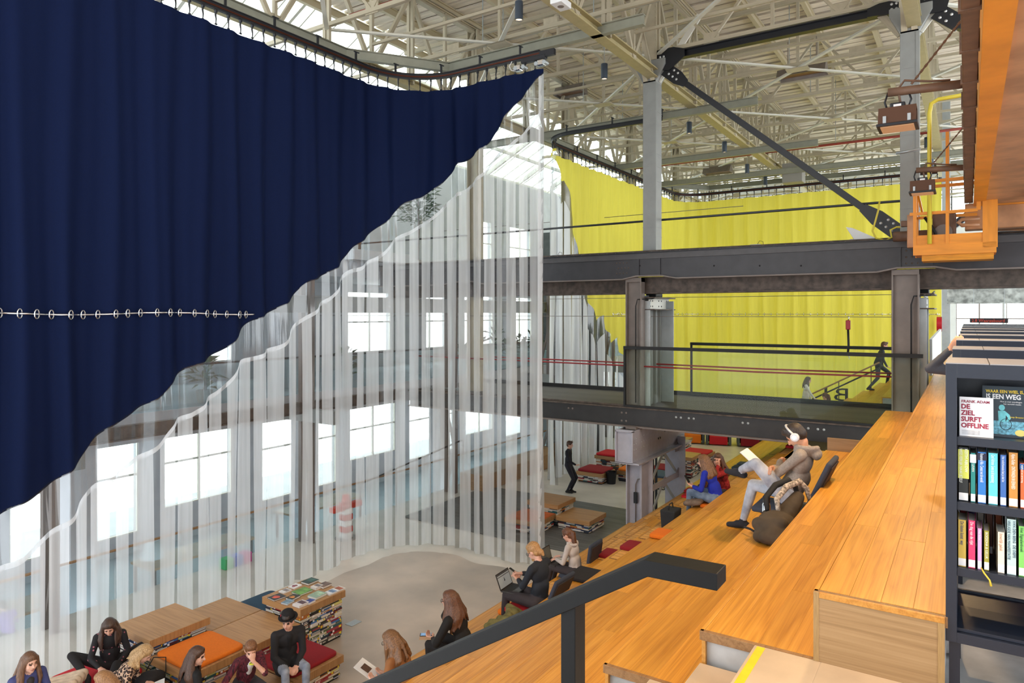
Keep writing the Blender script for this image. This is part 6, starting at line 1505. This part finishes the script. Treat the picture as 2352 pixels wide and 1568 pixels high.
# ---- woman with brown wavy hair at the aisle
p = tp(9, 940, 1598); p.z = tz(9)+.004
o, P = person('woman with long wavy brown hair and tan jacket reading a paper', p, 98, H=1.82, lean=12, bend=14, head=(24, 6, 0), top=fabric('tan_jacket', (140, 92, 52)), legs=fabric('blue_leg', (60, 70, 92)), shoes=rubber, hcol=hairm('brown2', (84, 58, 38), (146, 104, 66)), hstyle='curly', hlen=.42,
              feet=[(-.1, .5, -RISE), (.12, .5, -RISE)], hands=[(-.1, .42, .25, (.2, 1, .2), (0, 0, 1)), (.1, .42, .25, (-.2, 1, .2), (0, 0, 1))])
glasses(o, P)
pp = paper_pad(on(o, .0, .62, .30), (.5, 0, o.rotation_euler.z+.2), .26, .34, 'white leaflet with a dark photo held at the aisle', 2); obj('photo', MB().box((-.06, -.02, .006), (.06, .1, .007)), mat('photo_brown', srgb(96, 70, 56), .6, var=.3, scale=20), pp)
# bags between them
lb = thing('leather_bag', 'brown leather shoulder bag with a buckle on the tier between two women', 'bag', (p.x+.12, p.y+.60, tz(9)+.003), .2)
b = Blob(); b.ell((0, 0, .16), (.13, .22, .15), 0); b.cap((0, -.18, .06), (0, .18, .06), .09, .09, 0); link('body', b.build('body', [mat('leather', srgb(112, 64, 38), .45, var=.25, scale=9, bump=.2)], .014, 3, .6), lb)
obj('strap', MB().tube([(0, -.2, .16), (-.03, -.15, .34), (0, 0, .38), (.02, .15, .32), (0, .2, .16)], .016, 6), MATS['leather'], lb, smooth=True); obj('flap', MB().box((-.14, -.02, .12), (-.125, .12, .24)), mat('flap_pale', srgb(210, 200, 186), .6), lb, bevel=.004)
tb_ = thing('tote_bag', 'white canvas tote bag with loop handles lying on the tier', 'bag', (p.x+.34, p.y+.30, tz(9)+.003), .4)
b = Blob(); b.ell((0, 0, .10), (.14, .18, .10), 0); b.ell((.05, .1, .06), (.12, .14, .06), 0); link('body', b.build('body', [fabric('canvas', (226, 220, 212))], .014, 3, .6), tb_)
for dx in (-.05, .07): obj('handle', MB().tube([(dx, -.08, .17), (dx+.02, -.02, .33), (dx+.03, .08, .36), (dx+.03, .14, .26), (dx, .12, .15)], .012, 6), label_w, tb_, smooth=True)
gj = Blob(); 
for j in range(9): gj.cap((-.18+.04*j, -.3+.07*j, .06+.03*(j % 2)), (.12-.02*j, -.24+.07*j, .07+.025*((j+1) % 2)), .055, .06, 0)
i_, q_ = tier_at(1130, 1440); tag(link('folded_jacket', gj.build('folded_jacket', [fabric('olive', (112, 108, 66), var=.3, scale=10, bump=.5)], .016, 2, .6), None, Matrix.Translation((q_.x+.1, q_.y+.2, tz(i_)+.01)) @ Matrix.Rotation(.3, 4, 'Z')), 'crumpled olive green jacket lying behind the woman in black', 'jacket')
# ---- two girls on the sixth tier beyond
p = tp(6, 1645, 1150); p.z = tz(6)+.06
o, P = person('girl in royal blue sweater with long brown hair looking at her phone', p, 84, H=1.88, lean=12, bend=12, head=(14, 10, 0), top=fabric('royal_blue', (24, 44, 170)), legs=fabric('denim', (92, 112, 138), rgb2=srgb(128, 146, 170)), shoes=rubber, hcol=hairm('chestnut', (84, 56, 38), (150, 108, 70)), hstyle='long', hlen=.44,
              feet=[(-.12, .52, -RISE), (.1, .5, -RISE)], hands=[(-.12, .42, .30, (.1, .9, .3), (0, 0, 1)), (.12, .4, .2, (0, 1, -.2), (0, 0, -1))])
ph = obj('phone', MB().box((-.04, -.08, 0), (.04, .08, .01)), black_mat, label='black phone held up by the girl in the blue sweater', cat='phone', bevel=.003); ph.location = on(o, -.10, .56, .42); ph.rotation_euler = (1.0, 0, o.rotation_euler.z)
cz = link('seat_cushion', cushion_mesh(.42, .45, .06, cush['orange'])); cz.location = (p.x-.05, p.y, tz(6)+.009); tag(cz, 'orange cushion under the girl in the blue sweater', 'cushion')
jk = Blob()
for j in range(7): jk.cap((-.16+.03*j, -.1+.05*j, .05+.03*(j % 2)), (.1, -.12+.05*j, .1), .05, .05, 0)
tag(link('folded_jacket', jk.build('folded_jacket', [fabric('taupe', (112, 96, 84), var=.3, scale=10, bump=.5)], .016, 2, .6), None, Matrix.Translation((p.x-.34, p.y-.22, tz(6)+.02))), 'crumpled taupe jacket beside the girl in the blue sweater', 'jacket')
hb_ = thing('handbag', 'black handbag standing left of the girl in the blue sweater', 'bag', (tx(7)+.3, p.y-.5, tz(7)+.009)); obj('body', MB().prism([(-.12, 0), (.12, 0), (.15, .34), (-.15, .34)], 'Y', -.2, .2), fabric('handbag', (36, 40, 44)), hb_, bevel=.02); obj('handle', MB().tube([(0, -.12, .34), (0, -.08, .44), (0, .08, .44), (0, .12, .34)], .012, 6), rubber, hb_, smooth=True)
p2_ = tp(6, 1672, 1128); p2_.z = tz(6)+.01; p2_.y = p.y+.62
o, P = person('girl in a red patterned sweater with dark curly hair, chin on hand', p2_, 150, H=1.88, lean=10, bend=8, head=(4, 28, 0), top=mat('fabric_redpattern', srgb(150, 28, 32), .9, var=.5, scale=42, rgb2=srgb(186, 50, 50)), legs=dk_tr, shoes=rubber, hcol=hairm('dark', (66, 44, 34), (110, 78, 58)), hstyle='curly', hlen=.34,
              feet=[(-.1, .45, -RISE*.8), (.3, .45, -RISE*.8)], hands=[(-.08, .24, .72, (0, .2, 1), (0, -1, 0)), (.14, .3, .18, (0, 1, -.2), (0, 0, -1))], epole=[V((-.5, .6, -1)), V((.7, 0, -1))], curl=.9)
# ---- walking man beyond the clear curtain
p = atz(1306, 1131, 0)
person('slim person dressed in black walking past the book seats beyond the curtain', p, -78, H=1.80, stand=True, lean=0, head=(4, 0, 0), top=fabric('black_top', (30, 30, 40)), legs=fabric('black_trs', (34, 34, 44)), shoes=rubber, hcol=hairm('dark', (66, 44, 34)), hstyle='short', fem=False,
       feet=[(-.08, .06, 0), (.06, -.02, 0)], hands=[(-.2, .05, .80, (0, .1, -1), (1, 0, 0)), (.16, .3, .98, (0, 1, 0), (0, 0, 1))], vox=.013)
# ---- lower group on the book seats
Z1 = .375
o, P = person('person in a black bowler hat and dark jacket sitting with hands together', V((-8.92, 7.16, Z1+.066)), -112, H=1.86, lean=6, bend=8, head=(12, -38, 0), top=fabric('black_leather', (34, 34, 38), bump=.4), legs=fabric('jeans_mid', (128, 138, 156), rgb2=srgb(160, 168, 184)), shoes=rubber, hcol=hairm('black', (34, 28, 26)), hstyle='short', fem=False, coat=True, inner=fabric('black_shirt', (22, 22, 26)),
              feet=[(-.13, .52, -Z1), (.15, .50, -Z1)], hands=[(-.04, .36, .18, (.7, .7, -.2), (0, -.3, -1)), (.08, .34, .17, (-.7, .7, -.2), (0, -.3, -1))], curl=.7)
k = P['k']; h = P['h']
ht = thing('bowler_hat', 'black felt bowler hat with a red flower on the seated person', 'hat', o.location, o.rotation_euler.z)
mb = MB(); prof = [(.001, .175), (.045, .172), (.078, .150), (.090, .11), (.092, .065), (.094, .060), (.132, .070), (.134, .064), (.094, .052), (.085, .05)]
mb.lathe(prof, n=28); mb.v = [tuple(h(x/1.0, y-.012, z+.0)) for x, y, z in mb.v]; obj('crown', mb, mat('felt_black', srgb(24, 22, 24), .9), ht, smooth=True)
mb = MB(); mb.lathe([(.0945, .062), (.0955, .062), (.0955, .086), (.0945, .086)], n=28); mb.v = [tuple(h(x, y-.012, z)) for x, y, z in mb.v]; obj('hat_band', mb, black_mat, ht)
b = Blob()
for j in range(6): b.ell(h(.092+.012*math.cos(j), -.03+.016*math.sin(j*1.05), .055+.014*math.cos(j*1.05)), (.014*k, .014*k, .014*k), 0)
link('flower', b.build('flower', [mat('petal_red', srgb(220, 24, 34), .6)], .008, 1, 1), ht)
o, P = person('girl in a plaid shirt with a high ponytail holding a hand to her mouth', V((-9.05, 6.50, Z1+.002)), -108, H=1.80, lean=20, bend=10, head=(24, -14, 0), top=mat('fabric_plaid', srgb(60, 34, 52), .85, var=.6, scale=16, stretch=(3, 3, 1), rgb2=srgb(120, 44, 58)), inner=fabric('white_tee', (228, 226, 224)), legs=dk_tr, shoes=rubber, hcol=hairm('redbrown', (112, 74, 48), (150, 104, 70)), hstyle='pony', hlen=.40,
              feet=[(-.13, .5, -Z1), (.15, .46, -Z1)], hands=[(.02, .42, .60, (-.1, -.1, 1), (0, -1, 0)), (.16, .34, .16, (-.8, .6, 0), (0, 0, -1))], epole=[V((-.6, .5, -1)), V((.8, 0, -1))], sleeve=.9, curl=.8)
wt = MB().tube([on(o, .02+.036*math.cos(a), .405+.03*math.sin(a), .555) for a in [j*math.pi/8 for j in range(17)]], .011, 6); obj('wrist_watch', wt, mat('lime_strap', srgb(206, 216, 40), .5), label='lime green wrist watch on the raised arm of the girl in plaid', cat='watch', smooth=True)
person('girl in a black top with long dark brown hair, head turned aside', V((-9.15, 5.60, Z1+.002)), -10, H=1.84, lean=8, bend=8, head=(12, -48, 0), top=fabric('black_tee', (20, 20, 22)), legs=dk_tr, shoes=rubber, hcol=hairm('darkbrown', (58, 40, 32), (96, 66, 50)), hstyle='long', hlen=.42, sleeve=.5,
       feet=[(-.13, .5, -Z1), (.15, .5, -Z1)], hands=[(-.16, .34, .16), (.16, .34, .16)])
person('girl with light brown shoulder hair seen from the front edge of the seats', V((-9.45, 4.92, Z1+.002)), 150, H=1.80, lean=12, bend=8, head=(24, -20, 0), top=fabric('brown_top', (88, 70, 58)), legs=dk_tr, shoes=rubber, hcol=hairm('lightbrown', (132, 92, 60), (182, 136, 92)), hstyle='half', hlen=.26,
       feet=[(-.13, .5, -Z1), (.15, .5, -Z1)], hands=[(-.12, .38, .2), (.12, .38, .2)])
person('girl in a blue cardigan with half-tied long brown hair looking sideways', V((-10.85, 4.30, Z1+.07)), -88, H=1.88, lean=8, bend=8, head=(8, 0, 0), top=fabric('blue_cardigan', (64, 70, 120)), inner=fabric('charcoal', (50, 46, 46)), legs=dk_tr, shoes=rubber, hcol=hairm('brown3', (88, 62, 46), (136, 100, 76)), hstyle='long', hlen=.44,
       feet=[(-.13, .5, -Z1-.06), (.15, .5, -Z1-.06)], hands=[(-.12, .38, .2), (.12, .38, .2)])
leo = mat('fabric_leopard', srgb(170, 130, 104), .85)
def leopard(m):
    nt = m.node_tree; N = nt.nodes; L = nt.links; b = N['Principled BSDF']; tc = N.new('ShaderNodeTexCoord'); vo = N.new('ShaderNodeTexVoronoi'); vo.inputs['Scale'].default_value = 26; vo.inputs['Randomness'].default_value = .9
    L.new(tc.outputs['Object'], vo.inputs['Vector']); rp = N.new('ShaderNodeValToRGB'); e = rp.color_ramp.elements; e[0].position = 0; e[0].color = srgb(120, 80, 60)+(1,); e[1].position = .30; e[1].color = srgb(34, 26, 26)+(1,)
    k = e.new(.52); k.color = srgb(40, 30, 28)+(1,); k = e.new(.58); k.color = srgb(206, 172, 146)+(1,); L.new(vo.outputs['Distance'], rp.inputs[0]); L.new(rp.outputs[0], b.inputs['Base Color'])
leopard(leo)
o, P = person('girl in a leopard print top bent over a white booklet', V((-10.45, 5.22, Z1+.002)), -42, H=1.84, lean=34, bend=14, head=(40, -8, 0), top=leo, legs=fabric('black_leg', (26, 24, 26)), shoes=rubber, hcol=hairm('blond', (156, 118, 74), (214, 178, 128)), hstyle='half', hlen=.22,
              feet=[(-.28, .32, .02), (.30, .30, .02)], kpole=[V((-1, .3, .3)), V((1, .3, .3))], hands=[(-.08, .50, .16, (.6, .8, 0), (0, 0, -1)), (.18, .52, .14, (-.4, .9, 0), (0, 0, -1))])
paper_pad(on(o, .06, .62, .14), (.25, .1, o.rotation_euler.z+.2), .24, .30, 'white booklet in the hands of the girl in leopard print', 3)
flo = mat('fabric_floral', srgb(22, 20, 24), .8)
def floral(m):
    nt = m.node_tree; N = nt.nodes; L = nt.links; b = N['Principled BSDF']; tc = N.new('ShaderNodeTexCoord'); vo = N.new('ShaderNodeTexVoronoi'); vo.inputs['Scale'].default_value = 13; L.new(tc.outputs['Object'], vo.inputs['Vector'])
    rp = N.new('ShaderNodeValToRGB'); e = rp.color_ramp.elements; e[0].position = .0; e[0].color = srgb(216, 150, 160)+(1,); e[1].position = .22; e[1].color = srgb(22, 20, 24)+(1,); k = e.new(.16); k.color = srgb(150, 80, 96)+(1,); L.new(vo.outputs['Distance'], rp.inputs[0]); L.new(rp.outputs[0], b.inputs['Base Color'])
floral(flo)
o, P = person('girl in a black floral blouse with long dark hair looking down', V((-11.22, 5.64, Z1+.07)), -118, H=1.82, lean=10, bend=10, head=(34, -6, 0), top=flo, legs=fabric('black_leg', (26, 24, 26)), shoes=rubber, hcol=hairm('darkbrown2', (54, 40, 36), (92, 70, 60)), hstyle='long', hlen=.36,
              feet=[(-.25, .34, -.02), (.28, .32, -.02)], kpole=[V((-1, .4, .4)), V((1, .4, .4))], hands=[(-.10, .36, .2, (.5, .9, 0), (0, 0, -1)), (.12, .38, .2, (-.5, .9, 0), (0, 0, -1))])
b = Blob(); b.ell((0, 0, .12), (.16, .2, .12), 0); b.ell((.05, .15, .1), (.12, .12, .09), 0)
bb_ = thing('handbag', 'soft black bag with strap between the girls and the orange cushion', 'bag', (-10.30, 5.72, Z1+.003), .4); link('body', b.build('body', [fabric('bag_black', (34, 32, 36))], .014, 3, .6), bb_); obj('strap', MB().tube([(-.1, .1, .2), (-.05, .2, .36), (.1, .28, .34), (.16, .2, .16)], .009, 6), rubber, bb_, smooth=True)
ct = Blob()
for j in range(10): ct.cap((-.3+.06*j, -.22+.03*(j % 3), .07+.03*(j % 2)), (-.24+.05*j, .25-.02*j, .10+.035*((j+1) % 2)), .065, .07, 0)
tag(link('folded_coat', ct.build('folded_coat', [fabric('beige_coat', (206, 184, 160), var=.2, scale=9, bump=.5)], .016, 2, .6), None, Matrix.Translation((-11.05, 4.88, Z1+.075)) @ Matrix.Rotation(-.5, 4, 'Z')), 'crumpled beige coat lying on the bright red cushion', 'coat')
# ---- far figures beyond the bridge
fg = 'people on the far stairs'
px_ = aty(2024, 850, 31.5); p = V((-3.05, 31.0, tz(4)))
person('person in dark clothes climbing the far stairs with a bag', V((-2.95, 30.6, tz(4))), -80, H=2.0, stand=True, lean=16, head=(10, 0, 0), top=fabric('black_top', (30, 30, 40)), legs=fabric('black_trs', (34, 34, 44)), shoes=rubber, hcol=hairm('dark', (66, 44, 34)), hstyle='short', fem=False, feet=[(-.08, .3, .1), (.08, -.32, 0)], hands=[(-.25, .2, .8), (.28, .3, .95)], vox=.016)
person('girl in white with long dark hair walking down the far stairs', V((-5.3, 29.0, tz(7)-.12)), -85, H=1.85, stand=True, lean=4, head=(8, 0, 0), top=fabric('white_tee', (228, 226, 224)), legs=fabric('white_tr', (206, 202, 198)), shoes=rubber, hcol=hairm('darkbrown', (58, 40, 32)), hstyle='long', hlen=.3, feet=[(-.08, .1, 0), (.08, -.1, 0)], hands=[(-.25, .2, .8), (.22, .36, .95)], vox=.016)
person('seated person with white headphones seen past the bridge deck', V((-4.05, 26.6, tz(6))), 60, H=1.9, lean=12, head=(30, 0, 0), top=fabric('pink_top', (206, 110, 130)), legs=dk_tr, shoes=rubber, hcol=hairm('brown', (84, 54, 38)), hstyle='pony', hlen=.2, feet=[(-.1, .5, -RISE), (.1, .5, -RISE)], vox=.016)
p = aty(2185, 812, 11.5)
person('person behind the bookcases raising both hands to the face', V((.20, 8.75, UF)), 180, H=1.92, stand=True, lean=52, head=(40, 0, 0), top=fabric('grey_knit', (70, 74, 84)), legs=dk_tr, shoes=rubber, skin=SKIN2, hcol=hairm('dark', (66, 44, 34)), hstyle='short', fem=False, feet=[(-.08, .0, 0), (.08, 0, 0)], hands=[(.1, .62, 1.42, (.2, -.1, 1), (0, -1, 0)), (.34, .45, 1.52, (-.5, .3, .8), (0, -1, 0))], epole=[V((-1, .3, .1)), V((1, -.2, -.5))], vox=.013)
# ================================================================ BEHIND THE CURTAIN AND FAR END
def plant(name, label, loc, h, spread, n, lw=.05, ll=.45, trunk=True, up=.5, seed=1, crown=0.):
    rnd = random.Random(seed); t = thing(name, label, 'plant', loc)
    obj('pot', MB().lathe([(.001, 0), (.16, 0), (.2, .32), (.18, .32), (.17, .26)], n=14), pot_m, t)
    if trunk: obj('stem', MB().tube([(0, 0, .25), (.03, .02, h*.5), (0, 0, h*.85)], [.05, .04, .02], 7), mat('bark', srgb(92, 76, 62), .8, var=.3, scale=12), t, smooth=True)
    lf = MB()
    for j in range(n):
        a = rnd.uniform(0, 6.28); z0 = .3+(h-.3)*(rnd.uniform(crown, 1.)); r0 = rnd.uniform(0, spread*.55); el = rnd.uniform(-.2, up+.5)
        b = V((math.cos(a)*r0, math.sin(a)*r0, z0)); d = V((math.cos(a)*math.cos(el), math.sin(a)*math.cos(el), math.sin(el))); s = V((-math.sin(a), math.cos(a), 0)); L = ll*rnd.uniform(.6, 1.2); w_ = lw*rnd.uniform(.7, 1.3)
        m_ = b+d*L*.5+V((0, 0, .05*L)); e = b+d*L-V((0, 0, .18*L)); lf._add([b, m_+s*w_, e, m_-s*w_], [(0, 1, 2, 3)])
    obj('foliage', lf, leaf, t, kind='stuff'); return t
# planters on the gallery
pb = obj('planter_box', MB().box((-15.95, 20.6, 3.76), (-15.72, 27.4, 4.35)), plaster_w, label='long white planter on the gallery edge behind the curtain', cat='planter', bevel=.01)
for j in range(6): plant('gallery_plant', 'broad-leaved green plant, %s along the white gallery planter' % ORD[j+1], (-15.84, 20.9+j*1.0, 4.05), .7+.25*(j % 3), .35, 26, .09, .42, False, .9, 30+j)['group'] = 'plants in the gallery planter'
for j, y in enumerate([8.8, 10.4, 15.2]): plant('gallery_plant', 'leafy potted plant, %s one on the gallery behind the clear band' % ORD[j+1], (-16.1, y, 3.76), 1.1, .4, 40, .07, .4, True, .6, 50+j)['group'] = 'plants on the near gallery'
for j, (x, y) in enumerate([(-17.6, 17.2), (-17.9, 20.6), (-17.5, 13.9)]): plant('indoor_tree', ['tall indoor tree in the middle of the upper gallery', 'tallest indoor tree furthest along the upper gallery', 'bushy indoor tree nearest on the upper gallery'][j], (x, y, 7.76), 3.0+.5*j, 1.3, 420, .05, .34, True, .3, 70+j, crown=.45)['group'] = 'trees on the upper gallery'
rc = obj('red_flower_box', MB().box((-17.05, 16.0, 7.76), (-16.6, 19.0, 8.1)), plaster_w, label='white flower trough on the upper gallery edge', cat='planter', bevel=.01)
# heavy steel frames of the old hall behind the curtain
for j, y in enumerate([6.2, 12.3, 18.4, 24.6, 30.8]):
    t = thing('hall_frame', 'dark braced steel frame, %s one along the hall behind the curtain' % ORD[j+1], 'frame', (0, 0, 0), group='steel frames behind the curtain')
    for x in (-14.7, -14.35): strut(t, 'leg', (x, y, 0), (x, y, 7.2), .12, .14, taupe_steel, up=(0, 1, 0))
    strut(t, 'cross_beam', (-15.6, y, 3.35), (-13.4, y, 3.35), .2, .34, grey_steel); strut(t, 'diagonal', (-14.7, y, .2), (-14.35, y, 1.4), .05, .08, taupe_steel); strut(t, 'diagonal', (-14.7, y, 2.8), (-14.35, y, 1.4), .05, .08, taupe_steel); strut(t, 'diagonal', (-14.7, y, 4.0), (-14.35, y, 5.4), .05, .08, taupe_steel)
for (x, y, z0, z1) in [(-13.75, 8.9, 6.3, 6.9)]: pass
obj('link_beam', MB().ibeam((-14.5, 3, 6.25), (-14.5, 33, 6.25), .2, .45, .03), grey_steel, label='long grey steel beam running behind the clear curtain', cat='beam')
obj('link_beam', MB().ibeam((-14.5, 3, 3.55), (-14.5, 16, 3.55), .16, .3, .03), girder_r, label='rusty steel beam behind the clear band of the curtain', cat='beam')
# tables, lamp, notice pillar in the hall behind
def table(x, y, label, l=3.2, w_=1.0, z0=-1.2):
    t = thing('work_table', label, 'table', (x, y, z0)); obj('top', MB().box((-w_/2, -l/2, .80), (w_/2, l/2, .86)), MATS['seat_oak'], t, bevel=.006)
    for sx in (-1, 1):
        for sy in (-1, 1): obj('leg', MB().box((sx*(w_/2-.06)-.03, sy*(l/2-.1)-.03, 0), (sx*(w_/2-.06)+.03, sy*(l/2-.1)+.03, .8)), black_st, t)
    return t
table(-17.2, 5.4, 'long oak work table in the sunken hall with children at it', 4.6); table(-17.4, 11.0, 'oak work table in the sunken hall behind the pillar', 3.0); table(-18.2, 16.0, 'oak work table further along the sunken hall', 3.0)
for j, (x, y, c) in enumerate([(-16.55, 6.3, 'purple'), (-17.8, 6.0, 'dark'), (-16.6, 5.2, 'yellow')]):
    person('child in a %s top at the long oak table behind the curtain' % c, V((x, y, -.72)), 100 if x > -17 else -80, H=1.55, lean=18, head=(24, 0, 0), top=fabric('kid_'+c, dict(purple=(150, 110, 190), dark=(60, 60, 66), yellow=(206, 196, 70))[c]), legs=dk_tr, shoes=rubber, hcol=hairm('darkbrown', (58, 40, 32)), hstyle='short', fem=False, feet=[(-.1, .42, -.45), (.1, .42, -.45)], hands=[(-.15, .36, .36), (.15, .36, .36)], vox=.018)
    st = thing('stool', 'small stool under the child in the %s top' % c, 'stool', (x, y, -1.2)); obj('seat', MB().lathe([(.001, .48), (.17, .48), (.17, .44), (.001, .44)], n=16), [cush['red'], greydark, cush['slate']][j], st)
    for a in range(4): strut(st, 'leg', (.1*math.cos(a*1.57), .1*math.sin(a*1.57), .44), (.15*math.cos(a*1.57), .15*math.sin(a*1.57), 0), .025, .025, black_st)
fl_ = thing('floor_lamp', 'floor lamp with a white cone shade behind the curtain', 'lamp', (-15.8, 8.9, -1.2)); obj('shade', MB().lathe([(.14, 1.95), (.26, 1.55), (.25, 1.55), (.13, 1.94)], n=20), plaster_w, fl_, smooth=True); obj('pole', MB().tube([(0, 0, 0), (0, 0, 1.9)], .02, 8), black_st, fl_); obj('base', MB().lathe([(.001, .03), (.2, .03), (.2, 0)], n=20), black_st, fl_)
pz = atz(824, 1183, 0)
pk = thing('notice_pillar', 'red and white striped notice pillar with round base in the curtained hall', 'pillar', (-13.9, 13.1, 0))
for j in range(6): obj('block', MB().box((-.13, -.13, .02+j*.16), (.13, .13, .17+j*.16)), [mat('block_white', srgb(236, 236, 236), .5), mat('block_red', srgb(214, 60, 44), .5)][j % 2], pk, bevel=.012)
obj('arm', MB().box((-.1, -.5, .78), (.1, .5, .92)), MATS['block_red'], pk, bevel=.01); obj('base', MB().lathe([(.001, .02), (.3, .02), (.3, 0)], n=20), concrete_side, pk); obj('top', MB().lathe([(.001, 1.18), (.1, 1.16), (.12, .98)], n=16), MATS['block_red'], pk, smooth=True)
for j, (y, c) in enumerate([(9.9, (70, 190, 120)), (10.15, (90, 120, 220)), (10.4, (220, 90, 170))]): obj('storage_box', MB().box((-14.75, y, 0), (-14.5, y+.22, .24)), mat('box_%d' % j, srgb(*c), .5), label='small %s storage box on the floor edge behind the curtain' % ['green', 'blue', 'pink'][j], cat='box', bevel=.01)
# cars and trees outside are not resolved; a pale low fence of stair rails behind the right part
for j in range(3):
    r = thing('stair_rail', 'slim dark stair rail, %s flight in the hall behind the curtain' % ORD[j+1], 'railing', (0, 0, 0), group='stair rails behind the curtain')
    y = [14.6, 28.3, 32.0][j]; obj('rail', MB().tube([(-14.9, y, 1.0), (-13.4, y+3, 2.0)], .025, 6), black_st, r); 
    for q in range(4): obj('baluster', MB().tube([(-14.9+q*.5, y+q, .0), (-14.9+q*.5, y+q, 1.0+q*.33)], .014, 5), black_st, r)
# ---------------------------------------------------------------- far end beyond the bridge
fs = thing('stair_handrail', 'thin handrail climbing the far stairs in front of the yellow curtain', 'handrail', (0, 0, 0))
a = aty(1838, 917, 30.2); b = aty(2020, 832, 30.2)
obj('oak_rail', MB().tube([a, b], .03, 8), MATS['seat_oak'], fs); obj('black_rail', MB().tube([a-V((0, 0, .22)), b-V((0, 0, .22))], .03, 8), black_st, fs)
for t_ in (.1, .5, .9): p = a.lerp(b, t_); obj('baluster', MB().tube([p-V((0, 0, .9)), p], .016, 6), black_st, fs)
bm_ = aty(1953, 922, 34.6)
tx_ = text('B1', 1.0, black_mat, Matrix.Translation(bm_+V((0, 0, .0))) @ Matrix.Rotation(math.pi/2, 4, 'X') @ Matrix.Diagonal((-1.25, .85, 1, 1)), None, 'wall_lettering'); tag(tx_, 'large black mirrored letters B1 in front of the far yellow curtain', 'lettering')
# red seat and blue pad on the far tiers
for (i, x, y, c, l_) in [(2, -1.75, 26.0, 'darkred', 'dull red pad on the far upper tiers beside the end column'), (1, -1.1, 27.5, 'slate', 'slate pad on the far upper tiers beside the end column')]:
    o = link('seat_cushion', cushion_mesh(.5, 1.4, .08, cush[c])); o.location = (tx(i)+.33, y, tz(i)+.009); tag(o, l_, 'cushion')
# white balustrade panel at the bridge end, far column, hose reel
wp = obj('white_balustrade', MB().prism([(19.6, 4.5), (26.5, 4.5), (26.5, 5.5), (19.6, 5.38)], 'X', -.78, -.72), plaster_w, label='white solid balustrade panel beside the bridge end column', cat='panel')
fc = thing('far_column', 'slim grey column with hose reel at the far end of the upper floor', 'column', (0, 0, 0)); q = aty(2173, 750, 34.6); obj('shaft', MB().box((q.x-.15, 34.6, UF-.4), (q.x+.15, 34.9, 15.1)), grey_steel2, fc)
hz_ = obj('hose_reel', MB().tube([(q.x-.34, 34.75, 5.55), (q.x-.15, 34.75, 5.55)], .32, 20), mat('reel_red', srgb(190, 30, 44), .4), label='red fire hose reel on the slim far column', cat='hose reel')
fb = obj('far_beam', MB().ibeam((-.55, 26.0, 6.62), (8.5, 26.0, 6.62), .3, .62, .04), mat('peeling_steel', srgb(176, 182, 178), .6, var=.5, scale=6), label='pale steel beam with peeling paint above the bookcase rows', cat='beam')
# yellow post curtain edge strip and yellow-green safety pole by the column
obj('clip_bracket', MB().tube([aty(2058, 352, 17.2), aty(2115, 342, 17.2)], .03, 8), zinc, label='clear clamp bracket across the end column', cat='bracket', smooth=True)
bpy.data.scenes.remove(BENCH)
